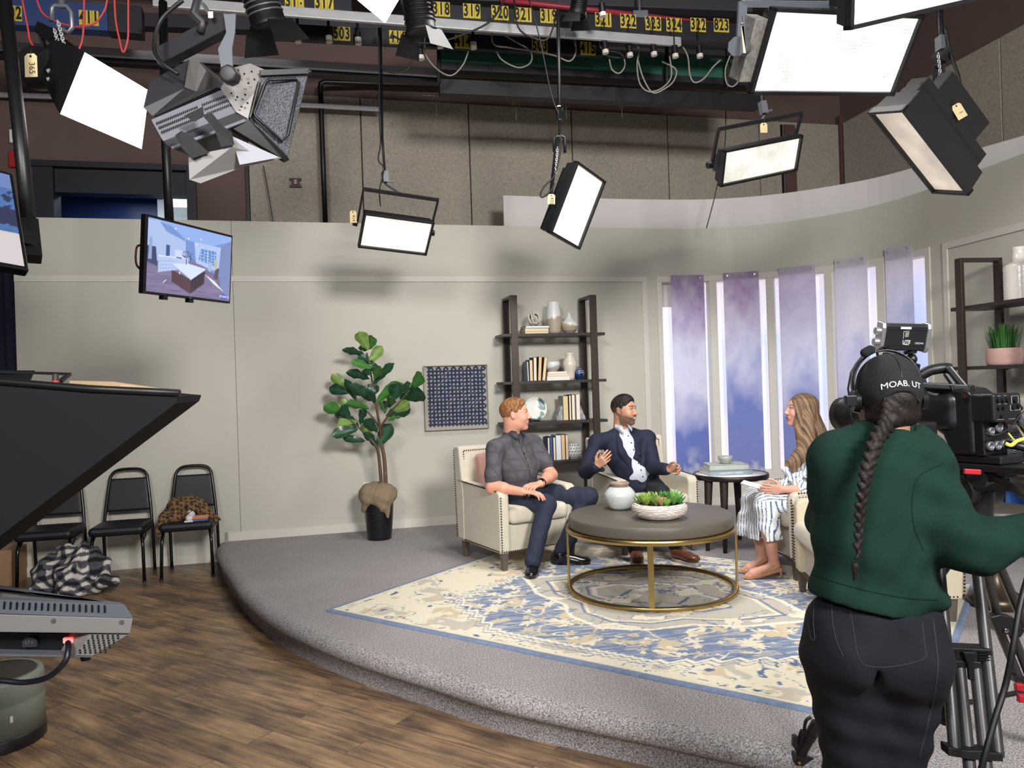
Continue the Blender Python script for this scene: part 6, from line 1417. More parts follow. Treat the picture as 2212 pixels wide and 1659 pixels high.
mb=MB(); mb.bar(A_(562,158,2.94),A_(667,154,3.04),.012,.02); mb.sphere(A_(668,156,3.04),.009); mb.cyl(A_(540,255,2.93),A_(560,178,2.94),.006); mb.build('door_hinge',M_blackp,t)
ext('barn_door',[(537,256,2.93),(621,336,3.04),(609,342,3.02),(497,275,2.9)],(.0,.03,-.01),M_blackp)
mb=MB(); p=[A_(*q) for q in ((407,340,2.7),(442,330,2.7),(500,318,2.75),(510,298,2.8),(608,342,3.0),(520,362,2.85),(433,396,2.7),(409,388,2.68))]; mb.add(p,[tuple(range(8))]); o=mb.build('diffusion_sheet',M_gel,t); md=o.modifiers.new('s','SOLIDIFY'); md.thickness=.001
mb=MB(); mb.add([A_(*q) for q in ((501,294,2.78),(604,340,2.96),(518,356,2.78))],[(0,1,2)]); o=mb.build('folded_sheet',mat('diffusion_white',(176,176,186),.6),t); md=o.modifiers.new('s','SOLIDIFY'); md.thickness=.001
for poly in ([(397,250,2.7),(438,230,2.74),(440,250,2.74),(420,262,2.72)],[(436,248,2.72),(458,244,2.74),(478,270,2.75),(500,285,2.77),(506,312,2.74),(478,318,2.72),(462,278,2.72)],[(378,292,2.68),(392,282,2.68),(420,300,2.69),(452,330,2.69),(415,342,2.67),(393,320,2.67)]): 
    ext('gaffer_tape',poly,(0,.003,0),mat('gaffer_black',(34,34,36),.85),bevel=0)
mb=MB(); mb.bar(A_(345,128,3.0),A_(497,48,2.9),.05,.07); mb.build('yoke_arm',M_fxd,t,bevel=.004)
mb=MB(); pts=[A_(*q) for q in ((496,30,2.86),(498,70,2.86),(486,105,2.86),(492,165,2.86))]; w=[.022,.016,.026,.020]; vs=[]
for q,ww in zip(pts,w): vs+=[q+Vector((-ww,0,0)),q+Vector((ww,0,0)),q+Vector((ww,.006,0)),q+Vector((-ww,.006,0))]
mb.add(vs,[(4*i+k,4*i+(k+1)%4,4*i+4+(k+1)%4,4*i+4+k) for i in range(3) for k in range(4)]+[(3,2,1,0),(12,13,14,15)]); mb.build('yoke_plate',mat('yoke_grey',(84,88,96),.5),t)
q=A_(497,163,2.8); mb=MB(); mb.lathe([(0,.03),(.028,.03),(.034,.02),(.034,-.02),(.03,-.028),(0,-.028)],8,M=look(q,(0,-1,-.1),(0,0,1))); mb.build('tilt_knob',M_fxd,t,bevel=.004)
mb=MB(); mb.tube(bez([A_(395,0,2.9),A_(350,40,2.9),A_(335,80,2.88),(A_(335,115,2.85)),A_(352,138,2.83),A_(385,160,2.83)],6),.008,8); mb.build('power_cord',M_cb,t)
mb=MB(); mb.tube([A_(430,-10,2.9),A_(418,30,2.9),A_(440,50,2.9),A_(432,70,2.9)],.016,8); mb.bar(A_(440,10,2.9),A_(462,45,2.9),.03,.012); mb.build('grip_clamp',M_fxd,t)
mb=MB(); mb.box(A_(455,32,2.86),(.018,.002,.024)); mb.build('inspection_sticker',mat('sticker_white',(220,214,216),.6),t)
# wall devices
def wall_dev(name,label,cat,u,v,w,h,m,parts=()):
    x=bx(u,v); p=Vector((x,bw(x),0)); r=ray(u,v); z=CAMZ+r.z*p.y; t=thing(name,label,cat,tuple(Vector((p.x,p.y,z))+bn*.0),atan2(bdir.y,bdir.x)); MB().box((0,-.03,0),(w,.06,h)).build('housing',m,t,bevel=.006)
    for nm,dx,dz,pw,ph,mm in parts: MB().box((dx,-.064,dz),(pw,.008,ph)).build(nm,mm,t,bevel=.002)
    return t
wall_dev('wall_speaker','small white wall device above the red fire alarm, far left','device',43,298,.15,.13,M_white,(('grille',0,0,.09,.06,M_grey),))
wall_dev('fire_alarm','red fire alarm strobe on the brown wall, far left','alarm',39,347,.13,.16,mat('alarm_red',(176,30,44),.4),(('strobe_lens',.02,0,.04,.10,mat('lens',(220,220,224),.2)),))
t=wall_dev('wall_plate','black H-shaped wall plate with a pink centre on the acoustic wall','plate',639,399,.03,.05,M_blackp,(('pink_label',0,0,.032,.05,mat('pink_label',(206,130,140),.6)),))
t.location=t.location+bn*.05
MB().box((0,-.03,.037),(.125,.03,.02)).build('top_bar',M_blackp,t); MB().box((0,-.03,-.037),(.125,.03,.02)).build('bottom_bar',M_blackp,t); MB().box((-.03,-.03,0),(.022,.03,.06)).build('side_bar',M_blackp,t); MB().box((.03,-.03,0),(.022,.03,.06)).build('side_bar',M_blackp,t)
# ------------------------------------------------------------ people
from mathutils.bvhtree import BVHTree
M_skin=vmat('skin',.5,sss=.12); M_cloth_col=vmat('printed_cloth',.85,.15,400); M_hair=vmat('hair_strands',.55,.4,220); _bs(M_hair).inputs['Specular IOR Level'].default_value=.25
def sh(o): return np.asarray(o,float)
def hd_xyz(V,M):
    A=np.linalg.inv(np.array(M)); return V@A[:3,:3].T+A[:3,3]
def head_part(M, skin, lips, browc, iris, s=1.0, female=False, smile=0.0, beard=None, h=.0034, neck_to=None, ears=True):
    fs=.93 if female else 1.0
    pr=[(('e',(0,-.012,.033),(.0745*fs,.094,.086),None),.02),(('e',(0,.026,-.010),(.063*fs,.067,.092),None),.03),(('e',(0,.026,-.066),(.054*fs,.058,.043),None),.03),(('e',(0,.070,-.098),(.021*fs,.020,.017),None),.025),
        (('e',(.036*fs,.060,-.028),(.026,.026,.028),None),.02),(('e',(-.036*fs,.060,-.028),(.026,.026,.028),None),.02),
        (('c',(0,.086,.022),(0,.106,-.020),.0065,.009),.013),(('e',(0,.1075,-.025),(.0125*fs,.0125,.0095),None),.006),(('e',(.011,.098,-.029),(.0075,.010,.0065),None),.005),(('e',(-.011,.098,-.029),(.0075,.010,.0065),None),.005),
        (('c',(-.032,.079,.028),(.032,.079,.028),.0085 if female else .0105,.0085 if female else .0105),.014),
        (('e',(0,.093,-.0535),(.021+.004*smile,.0075,.0048),None),.004),(('e',(0,.0915,-.0645),(.018,.0075,.0058),None),.004),(('e',(0,.082,-.058),(.032,.012,.016),None),.012)]
    sb=[(('e',(sx*.030,.095,.010),(.0165,.011,.0095),None),.008) for sx in (-1,1)]
    pr2=[(('e',(sx*.030,.0760,.010),(.0115,.0112,.0100),None),0.002) for sx in (-1,1)]+[(('c',(sx*.017,.0855,.0160),(sx*.043,.079,.0150),.0048,.0040),.003) for sx in (-1,1)]+[(('c',(sx*.019,.0855,.0035),(sx*.042,.080,.0045),.0022,.002),.003) for sx in (-1,1)]
    if smile: pr.append((('c',(-.030,.080,-.050),(-.036,.072,-.040),.009,.012),.014)); pr.append((('c',(.030,.080,-.050),(.036,.072,-.040),.009,.012),.014))
    if ears:
        for sx in (-1,1): pr+= [(('e',(sx*.0765*fs,-.012,.002),(.0065,.0165,.028),Matrix.Rotation(-sx*.35,3,'Z')@Matrix.Rotation(.15,3,'X')),.006),(('e',(sx*.072*fs,-.005,-.018),(.008,.010,.014),None),.006)]
        sb+= [(('e',(sx*.086*fs,-.004,.004),(.006,.009,.013),None),.005) for sx in (-1,1)]
    if neck_to is not None:
        nl=M.inverted()@Vector(neck_to)/1.0; pr.append((('c',(0,-.028,-.055),tuple(nl/s),.050*fs if female else .057,.052*fs if female else .064),.03))
    # eyes are added after carving the sockets
    V,Q=blob(pr,h,subs=sb); V2,Q2=blob([(p,k) for p,k in pr2[:2]],h*.7); V3,Q3=blob([(p,k) for p,k in pr2[2:]],h*.7)
    parts=[(V,Q),(V2,Q2),(V3,Q3)]; V,Q=join_vq(parts); n1=len(parts[0][0]); n2=n1+len(parts[1][0])
    x,y,z=V.T; c=np.ones((len(V),3))*sh(skin); n=fbm(x*60+10,z*60+10,400)
    c*=(.97+.06*n)[:,None]
    red=np.clip(1-((np.abs(x)-.04)**2+(z+.028)**2)/.0006,0,1)*(y>.02); c=c*(1-.18*red[:,None])+sh(skin)*sh([1.05,.72,.70])*.18*red[:,None]
    if beard is not None:
        b=((z<-.032+.25*(.03-y).clip(-1,.03)-.012*(np.abs(x)<.03))&(z>-.125)&(y>-.012)); b|=((np.abs(x)<.030)&(z<-.037)&(z>-.125)&(y>.06)); b&=~((np.abs(x)<.024)&(np.abs(z+.059)<.010)&(y>.085))
        b|=(np.abs(x)>.05)&(y>-.012)&(y<.022)&(z<.02)&(z>-.125)
        d1=np.clip((-.030+.25*(.03-y).clip(-1,.03)-z)/.016,0,1); bb=b.astype(float)*(.50+.35*fbm(x*150,z*150,401))*np.where((np.abs(x)<.03)&(y>.06),1,np.maximum(d1,(np.abs(x)>.05)*(y<.022)*.6)); c=c*(1-bb[:,None])+sh(beard)*bb[:,None]
    lp=(np.abs(x)<.0235+.004*smile)&(y>.082)&(np.abs(z+.0585-(x*x)*8*smile)<.0105-.18*np.abs(x)); c[lp]=sh(lips)
    if smile: tt=(np.abs(x)<.019)&(y>.082)&(np.abs(z+.0590-(x*x)*10)<.0046); c[tt]=lin(240,236,230)
    else: ml=(np.abs(x)<.022)&(y>.082)&(np.abs(z+.0590)<.0016); c[ml]=sh(lips)*.45
    bw_=(np.abs(z-.0335-.10*(.03-np.abs(np.abs(x)-.03)))<.0042)&(np.abs(x)>.011)&(np.abs(x)<.048)&(y>.055); c[bw_]=sh(browc)*.9+sh(skin)*.1
    c[n1:n2]=lin(205,196,190); ir=((np.abs(x)-.030)**2+(z-.010)**2<.0052**2); ir[:n1]=False; ir[n2:]=False; c[ir]=sh(iris); c[n2:]=sh(skin)*.8 if not female else sh(skin)*.45
    V=V*s; Mn=np.array(M); V=V@Mn[:3,:3].T+Mn[:3,3]; return V,Q,c
def headM(loc,fwd,up=(0,0,1),s=1.0):
    f=Vector(fwd).normalized(); u=Vector(up); r=f.cross(u).normalized(); u=r.cross(f); return frame_m(loc,r,f,u)
def hand_pr(w,d,s,left,curl=(.35,.5,.4),size=1.0,spread=.10,thumb=.5,fr=None):
    w=Vector(w);d=Vector(d).normalized();s=Vector(s);s=(s-d*s.dot(d)).normalized(); n=(d.cross(s) if left else s.cross(d)); z=size
    out=[]; L=[(.086,.028,(.040,.024,.019)),(.089,.0095,(.045,.027,.020)),(.085,-.0095,(.041,.025,.019)),(.077,-.027,(.032,.019,.017))]
    for i,(lp,o,seg) in enumerate(L):
        k=w+d*lp*z+s*o*z; out.append((('c',tuple(w+s*o*.6*z+d*.012*z),tuple(k),.0125*z,.0105*z),.012))
        dd=(d+s*(spread*(1.3-i)*.7)).normalized(); p=k; a=0; cu=[(c*(1+.12*i)) for c in (fr[i] if fr else curl)]; r=.0088 if i<3 else .0076
        for j,l in enumerate(seg):
            a+=cu[j]; q=p+(dd*cos(a)+n*sin(a))*l*z; out.append((('c',tuple(p),tuple(q),r*z*(1-.06*j),r*z*(.93-.06*j)),.0025)); p=q
    p=w+d*.022*z+s*.022*z+n*.006*z; a=.35
    dirs=[(d*.62+s*.72+n*.25),(d*.85+s*.38+n*thumb*.6),(d*.95+s*.12+n*thumb)]
    for dv,l,r in zip(dirs,(.044,.032,.026),(.0135,.0108,.0095)):
        q=p+dv.normalized()*l*z; out.append((('c',tuple(p),tuple(q),r*z,r*.9*z),.008 if r>.012 else .003)); p=q
    return out
class Person:
    def __init__(s,label,loc): s.t=thing('person',label,'person',tuple(loc)); s.o=np.array(loc,float); s.body=[]; s.bc=[]
    def add_body(s,VQ,c): 
        V,Q=VQ; s.body.append((V,Q)); s.bc.append(c if np.ndim(c)==2 else np.ones((len(V),3))*sh(c))
    def finish(s): V,Q=join_vq(s.body); return soft('body',(V-s.o,Q),M_skin,s.t,cols=np.concatenate(s.bc))
    def wear(s,name,VQ,m,cols=None,parent=None,label=None,smooth=1):
        o=soft(name,(VQ[0]-s.o,VQ[1]),m,parent or s.t,cols=cols,smooth_it=smooth)
        if label: o['label']=label
        return o
    def L(s,p): return Vector(p)-Vector(s.o)
def T3(p): return tuple(p)
def basis(right,up): 
    u=Vector(up).normalized(); r=Vector(right); r=(r-u*r.dot(u)).normalized(); f=u.cross(r); return Matrix((r,f,u)).transposed(),r,f,u
def shoe(person,heel,toe,z0,w,h,m,sole=None,solemat=None,name='shoe',lace=None):
    a=Vector(heel);b=Vector(toe); a.z=b.z=z0; d=(b-a); L=d.length; d.normalize(); s=Vector((0,0,1)).cross(d); R=Matrix((s,d,Vector((0,0,1)))).transposed()
    up=sole or .0
    pr=[(('e',T3(a+d*.05+Vector((0,0,.045+up))),(w*.42,.06,.05),R),.03),(('e',T3(a+d*(L*.45)+Vector((0,0,.035+up))),(w*.44,L*.3,.042),R),.04),(('e',T3(b-d*.055+Vector((0,0,.025+up))),(w*.5,.075,.032),R),.04),(('c',T3(a+d*.055+Vector((0,0,.05+up))),T3(a+d*.045+Vector((0,0,h))),w*.40,w*.40),.02)]
    o=person.wear(name,blob(pr,.006,cuts=[((0,0,z0+up+.002),(0,0,-1)),((0,0,z0+h),(0,0,1))]),m)
    poly=[]; 
    for i in range(24):
        t=2*pi*i/24; y=L/2+.004-( L/2+.006)*cos(t)*1.0; x=(w*.5+.002)*sin(t)*(1 if y>L*.35 else .84)*(1-.12*((y/L)>.3)*((y/L)<.6)); poly.append((x,y))
    M=frame_m(person.L(a),s,d,(0,0,1)); mb=MB(); mb.prism(poly,0,(sole or .012),M); mb.build('sole',solemat or m,o,bevel=.003)
    if lace:
        mb=MB()
        for k in range(4):
            c=a+d*(L*.42+.02*k)+Vector((0,0,.083+up-.011*k)); mb.tube([person.L(c-s*.02),person.L(c+Vector((0,0,.008))),person.L(c+s*.02)],.0025,6)
        mb.build('laces',lace,o)
    return o

# --- man with red hair, left armchair
p0=P(1150,1245,5.75); man1=Person('red-haired man in grey plaid short-sleeve shirt sitting in left armchair',(p0.x,p0.y+.2,RUG))
J=dict(pel=Vector((-.00,6.13,.74)),neck=P(1108,929,6.03),shR=P(1068,967,5.93),shL=P(1153,956,6.20),elR=P(1064,1052,5.84),wrR=P(1128,1062,5.72),elL=P(1190,1026,6.08),wrL=P(1168,1045,5.83),
       knR=P(1180,1088,5.80),anR=P(1151,1212,5.66),knL=P(1270,1072,6.02),anL=P(1207,1207,5.98),hpR=Vector((-.12,6.08,.72)),hpL=Vector((.11,6.22,.72)))
skin1=lin(226,164,140)
HM=headM(P(1112,896,6.0),(1,-.06,.03),(-.03,0,1)); s1=1.07
hv=head_part(HM,skin1,lin(196,118,104),lin(170,112,70),lin(70,90,110),s=s1,neck_to=J['neck']+Vector((-.01,.02,-.05)),smile=.0)
man1.add_body(hv[:2],hv[2])
arm=[(('c',T3(J['elR']+(J['shR']-J['elR'])*.55),T3(J['elR']),.050,.047),.02),(('c',T3(J['elR']),T3(J['wrR']),.047,.030),.02),(('c',T3(J['elR']),T3(J['elR']+(J['wrR']-J['elR'])*.35),.050,.050),.02)]+hand_pr(J['wrR'],(1,-.1,-.10),(0,1,.1),False,curl=(.25,.35,.3),size=1.05)
man1.add_body(blob(arm,.0042),skin1*sh([1,.94,.92]))
dl=P(1138,1052,5.72)-J['wrL']
arm=[(('c',T3(J['elL']+(J['shL']-J['elL'])*.5),T3(J['elL']),.050,.046),.02),(('c',T3(J['elL']),T3(J['wrL']),.047,.030),.02),(('c',T3(J['elL']),T3(J['elL']+(J['wrL']-J['elL'])*.35),.050,.048),.02)]+hand_pr(J['wrL'],dl,(0,1,.25),True,curl=(.5,.55,.4),size=1.05)
man1.add_body(blob(arm,.0042),skin1*sh([1,.95,.93]))
R,rt,fw,up=basis(J['shR']-J['shL'],J['neck']-J['pel'])
mid=(J['shR']+J['shL'])/2
man1.add_body(blob([(('e',T3(mid-up*.15),(.13,.08,.16),R),.04),(('e',T3(J['pel']+up*.05),(.13,.09,.1),R),.05),(('c',T3(J['hpR']),T3(J['knR']),.06,.05),.04),(('c',T3(J['hpL']),T3(J['knL']),.06,.05),.04),(('c',T3(J['knR']),T3(J['anR']),.045,.035),.02),(('c',T3(J['knL']),T3(J['anL']),.045,.035),.02)],.014),skin1)
man1.finish()
def plaid1(V):
    q=(V-np.array(mid))@np.array(R); n=fbm(q[:,0]*90,q[:,2]*90,410); c=np.ones((len(V),3))*lin(82,80,86)*(.85+.3*n)[:,None]
    u=q[:,0]+.4*q[:,1]; 
    for per,off,w,cc in ((.042,0,.0032,lin(89,88,98)),(.084,.03,.010,lin(74,72,78))):
        c[np.abs((u+off)%per-per/2)<w]=cc*1.0; c[np.abs((q[:,2]+off)%per-per/2)<w]=cc
    return c
wr=lambda X,Y,Z:.0026*np.sin(X*31+Z*37+1.7*np.sin(Z*13+Y*9))*np.sin(Z*17+Y*22)+.0016*np.sin(Z*53-X*60+2*np.sin(X*21+Y*17))
V=blob([(('e',T3(mid-up*.13+fw*.01),(.178,.125,.17),R),.06),(('e',T3(J['pel']+up*.17+fw*.045),(.165,.14,.15),R),.06),(('e',T3(J['pel']+up*.05+fw*.03),(.165,.135,.09),R),.05),
        (('c',T3(J['shR']-up*.012),T3(J['shL']-up*.012),.056,.056),.05),(('c',T3(J['neck']-up*.03+fw*-.01),T3(mid),.058,.07),.05),(('c',T3(J['neck']-up*.035),T3(J['shR']-up*.01),.050,.050),.04),(('c',T3(J['neck']-up*.035),T3(J['shL']-up*.01),.050,.050),.04),
        (('c',T3(J['shR']),T3(J['shR']+(J['elR']-J['shR'])*.78),.060,.068),.035),(('c',T3(J['shL']),T3(J['shL']+(J['elL']-J['shL'])*.68),.064,.066),.035)],.0068,disp=wr,
        subs=[(('c',T3(J['neck']+up*.02+fw*.03),T3(J['neck']+up*.12+fw*.03),.050,.062),.012)],
        cuts=[(T3(J['pel']+up*.0),T3(-up))])
shirt=man1.wear('shirt',V,M_cloth_col,plaid1(V[0]),label='dark grey plaid button-up shirt')
# collar, placket buttons, mic, watch, ring
M_col=mat('shirt_grey',(76,74,80),.85)
def collar(person,neck,up,fw,rt,r,m,parent,name='collar',h=.032,wing=.06):
    mb=MB(); vs=[]; n=28
    for i in range(n+1):
        a=-2.75+5.5*i/n; rad=r; f=cos(a+pi); d=fw*(-cos(a))+rt*sin(a)      # opening at +fw
        front=max(0,-cos(a)-.45)/.55
        top=person.L(neck+d*(rad*.92)+up*(h*(1-.5*front))+fw*.012); out=person.L(neck+d*(rad+.007+.016*front)-up*(.010+wing*.55*front)+fw*(.012+.012*front)); bot=person.L(neck+d*(rad*.98)-up*.012+fw*.012)
        vs+=[bot,top,out]
    mb.add(vs,[(3*i,3*i+3,3*i+4,3*i+1) for i in range(n)]+[(3*i+1,3*i+4,3*i+5,3*i+2) for i in range(n)],True); o=mb.build(name,m,parent); md=o.modifiers.new('s','SOLIDIFY'); md.thickness=.003; return o
collar(man1,J['neck']-up*.012+fw*.0,up,fw,rt,.068,M_col,shirt)
def bvh_of(o):
    me=o.data; n=len(me.vertices); co=np.empty(n*3); me.vertices.foreach_get('co',co); co=co.reshape(-1,3); off=np.array(o.parent.location) if o.parent else 0
    return BVHTree.FromPolygons([Vector(v) for v in co+off],[tuple(p.vertices) for p in me.polygons])
def drape(bv,pts,dirv,back=.4,lift=.001):
    out=[]
    for p in pts:
        p=Vector(p); d=Vector(dirv).normalized(); hit=bv.ray_cast(p-d*back,d)
        if hit[0] is not None and (hit[0]-p).dot(-d)<.20: out.append(hit[0]-d*lift)
    return out
bv=bvh_of(shirt); line=[J['neck']-up*(.05+.40*k/14)+fw*.0+rt*0 for k in range(15)]
ln=drape(bv,line,-fw,.5)
mb=MB(); mb.tube([man1.L(q) for q in ln],.0028,5); mb.build('placket',mat('placket_dark',(48,46,52),.9),shirt)
for k in (2,5,8,11): 
    if k<len(ln): mb=MB(); q=man1.L(ln[k]); mb.cyl(q,q+fw*.004,.0055,n=10); mb.build('button',mat('button_grey',(110,108,114),.5),shirt)
if len(ln)>4: q=man1.L(ln[4])+fw*.006; mb=MB(); mb.cyl(q,q-up*.02,.005,n=8); mb.bar(q-up*.02,q-up*.05,.003); mb.build('lapel_microphone',M_blackp,shirt)
# pants
pants=lambda pr,cuts=():blob(pr,.0075,disp=lambda X,Y,Z:.0022*np.sin(X*43+Z*24+1.5*np.sin(Z*17+X*11))*np.sin(Z*19-Y*25)+.0012*np.sin(X*95+Z*30+2*np.sin(Z*12)),cuts=cuts)
M_navyp=mat('navy_chinos',(36,42,62),.85,noise=.06,nscale=60,bump=.15,bscale=400); M_bshoe=mat('black_leather',(14,14,16),.25,coat=.3)
V=pants([(('e',T3(J['pel']+up*.03),(.165,.125,.10),R),.05),(('c',T3(J['hpR']),T3(J['knR']-Vector((0,0,.01))),.092,.075),.05),(('c',T3(J['hpL']),T3(J['knL']-Vector((0,0,.01))),.092,.075),.05),
   (('c',T3(J['knR']),T3(J['anR']),.070,.060),.03),(('c',T3(J['knL']),T3(J['anL']),.072,.062),.03),(('e',T3((J['hpR']+J['hpL'])/2+fw*.08),(.12,.12,.06),None),.05)],cuts=[])
man1.wear('trousers',V,M_navyp)
shoe(man1,P(1155,1228,5.76),P(1146,1247,5.50),RUG,.10,.09,M_bshoe,lace=M_bshoe)
shoe(man1,P(1196,1222,5.93),P(1272,1222,5.90),RUG,.10,.09,M_bshoe,lace=M_bshoe)
# hair
def hairc(base,hi,V,sc=(70,70,20),seed=420,p=.52):
    n=fbm(V[:,0]*sc[0]+V[:,1]*sc[1],V[:,2]*sc[2]+30,seed); t=np.clip((n-p)*5+.5,0,1)[:,None]; return sh(base)*(1-t)+sh(hi)*t
def short_hair(person,HM,s,base,hi,fade=False,h=.0042,top=.010):
    pr=[(('e',(0,-.014,.038),(.0795,.099,.085+top*.4),None),.02),(('e',(0,.012,.082),(.060,.068,.038+top),None),.03)]
    cuts=[((0,.03,-.012),(0,.09,-.045)),((0,-.10,-.052),(0,.055,-.13))]
    sb=[(('e',(0,.115,.0),(.075,.045,.075),None),.012)]+[(('e',(sx*.086,-.008,-.004),(.02,.020,.030),None),.006) for sx in (-1,1)]
    V,Q=blob(pr,h,subs=sb,cuts=cuts,disp=lambda X,Y,Z:.0008*np.sin(Y*260+X*190+Z*60)+.0005*np.sin(X*330-Z*120))
    c=hairc(base,hi,V,(60,120,60))
    if fade: k=np.clip((.035-V[:,2])/.06,0,1)[:,None]; c=c*(1-.6*k)+lin(150,112,90)*.6*k
    Mn=np.array(HM); V=V*s; V=V@Mn[:3,:3].T+Mn[:3,3]; return person.wear('hair',(V,Q),M_hair,c,smooth=0)
short_hair(man1,HM,s1,lin(116,76,46),lin(156,110,70),top=.004)
d=(J['elL']-J['wrL']).normalized(); mb=MB(); w0=man1.L(J['wrL']+d*.025); mb.cyl(w0-d*.011,w0+d*.011,.0335,n=20,cap=False); mb.build('watch_strap',M_blackp,man1.t); mb=MB(); mb.box((0,0,0),(.036,.030,.010),M=look(w0+Vector((.0,-.024,.024)),(0,-.6,.8),(1,0,0))); o=mb.build('watch',mat('watch_face',(20,20,24),.1),man1.t,bevel=.003)

# --- man in navy blazer
p0=P(1380,1215,5.9); man2=Person('dark-haired bearded man in navy blazer gesturing with both hands',(p0.x,p0.y+.2,RUG))
K=dict(pel=Vector((1.03,6.42,.73)),neck=P(1344,920,6.38),shR=P(1288,952,6.33),shL=P(1398,944,6.42),elR=P(1266,1018,6.20),wrR=P(1288,1008,5.98),elL=P(1414,1012,6.22),wrL=P(1442,1014,5.98),
       hpR=Vector((.90,6.36,.70)),hpL=Vector((1.15,6.40,.70)),knR=P(1330,1066,6.0),knL=P(1428,1066,5.98),anR=P(1374,1190,5.92),anL=P(1462,1192,5.92))
skin2=lin(196,146,118)
HM2=headM(P(1348,887,6.37),(1,-.78,.0),(.03,0,1)); s2=1.04
hv=head_part(HM2,skin2,lin(176,106,96),lin(34,26,22),lin(50,34,26),s=s2,neck_to=K['neck']+Vector((-.01,.02,-.06)),smile=1.0,beard=lin(60,44,36)); man2.add_body(hv[:2],hv[2])
man2.add_body(blob([(('c',T3(K['elR']),T3(K['wrR']),.035,.028),.02)]+hand_pr(K['wrR'],(.55,-.45,.55),(-.35,-.1,.9),False,curl=(.45,.45,.3),size=1.0,thumb=.3),.004),skin2)
man2.add_body(blob([(('c',T3(K['elL']),T3(K['wrL']),.035,.028),.02)]+hand_pr(K['wrL'],(.75,-.5,.15),(-.25,-.3,.9),True,curl=(.75,.7,.4),size=1.0,thumb=.6),.004),skin2)
R,rt,fw,up=basis(K['shR']-K['shL'],K['neck']-K['pel']); mid=(K['shR']+K['shL'])/2
man2.add_body(blob([(('e',T3(mid-up*.15),(.12,.07,.16),R),.04),(('e',T3(K['pel']+up*.05),(.12,.08,.1),R),.05),(('c',T3(K['hpR']),T3(K['knR']),.06,.05),.04),(('c',T3(K['hpL']),T3(K['knL']),.06,.05),.04),(('c',T3(K['knR']),T3(K['anR']),.045,.033),.02),(('c',T3(K['knL']),T3(K['anL']),.045,.033),.02)],.014),skin2)
man2.finish()
M_oxf=mat('pale_blue_shirt',(206,210,224),.8,noise=.05,nscale=150)
V=blob([(('e',T3(mid-up*.13+fw*.012),(.155,.108,.18),R),.06),(('e',T3(K['pel']+up*.12+fw*.05),(.14,.11,.13),R),.06),(('c',T3(K['neck']-up*.03),T3(mid),.055,.065),.05)],.0062,subs=[(('c',T3(K['neck']+up*.02+fw*.03),T3(K['neck']+up*.12+fw*.03),.048,.06),.012)])
sh2=man2.wear('dress_shirt',V,M_oxf,label='pale blue dotted dress shirt'); collar(man2,K['neck']-up*.004,up,fw,rt,.064,M_oxf,sh2,h=.036,wing=.075)
bv=bvh_of(sh2); ln=drape(bv,[K['neck']-up*(.05+.40*k/14) for k in range(15)],-fw,.5,.002)
for k in range(1,len(ln),2): mb=MB(); q=man2.L(ln[k]); mb.cyl(q,q+fw*.004,.0055,n=10); mb.build('button',mat('button_navy',(40,44,70),.4),sh2)
M_blz=mat('navy_blazer',(19,26,50),.8,noise=.05,nscale=80,bump=.15,bscale=400)
blz_dis=lambda X,Y,Z:.0024*np.sin(X*29+Z*31+1.6*np.sin(Z*12))*np.sin(Z*16+Y*20)+.0012*np.sin(Z*60-X*45)
V=blob([(('e',T3(mid-up*.13),(.182,.128,.18),R),.06),(('e',T3(K['pel']+up*.14+fw*.02),(.168,.135,.15),R),.06),(('e',T3(K['pel']+up*.02+fw*.02),(.178,.145,.09),R),.05),(('c',T3(K['shR']-up*.014),T3(K['shL']-up*.014),.058,.058),.05),(('c',T3(K['neck']-up*.035-fw*.02),T3(mid-fw*.01),.056,.07),.05),(('c',T3(K['neck']-up*.045-fw*.02),T3(K['shR']-up*.012),.048,.052),.04),(('c',T3(K['neck']-up*.045-fw*.02),T3(K['shL']-up*.012),.048,.052),.04),
        (('c',T3(K['shR']-up*.006),T3(K['elR']),.060,.058),.03),(('c',T3(K['elR']),T3(K['elR']+(K['wrR']-K['elR'])*.92),.058,.046),.03),(('c',T3(K['shL']-up*.006),T3(K['elL']),.060,.058),.03),(('c',T3(K['elL']),T3(K['elL']+(K['wrL']-K['elL'])*.92),.058,.046),.03)],.0068,disp=blz_dis,
        subs=[(('c',T3(K['neck']+up*.03+fw*.06),T3(mid-up*.16+fw*.17),.062,.040),.012),(('c',T3(mid-up*.16+fw*.17),T3(K['pel']+up*.05+fw*.21),.045,.075),.012),(('c',T3(K['neck']+up*.02),T3(K['neck']+up*.14),.056,.07),.01)])
bz=man2.wear('blazer',V,M_blz,label='open navy blazer')
bv=bvh_of(bz)
for sx in (-1,1):
    a=[K['neck']+up*.005+rt*sx*.062-fw*.02, mid-up*.02+rt*sx*.085+fw*.0, mid-up*.10+rt*sx*.10, mid-up*.20+rt*sx*.055, mid-up*.26+rt*sx*.050]
    b=[K['neck']+up*.005+rt*sx*.060-fw*.02, mid-up*.00+rt*sx*.052, mid-up*.09+rt*sx*.047, mid-up*.20+rt*sx*.045, mid-up*.26+rt*sx*.046]
    A2=drape(bv,bez(a,4),-fw,.4,.004); B2=drape(bv,bez(b,4),-fw,.4,.006); n=min(len(A2),len(B2))
    if n>4: mb=MB(); mb.add([man2.L(q) for q in A2[:n]]+[man2.L(q) for q in B2[:n]],[(i,i+1,n+i+1,n+i) for i in range(n-1)],True); o=mb.build('lapel',mat('lapel_navy',(20,27,50),.8),bz); md=o.modifiers.new('s','SOLIDIFY'); md.thickness=.003
M_bpant=mat('black_trousers',(22,23,30),.85,noise=.05,nscale=60)
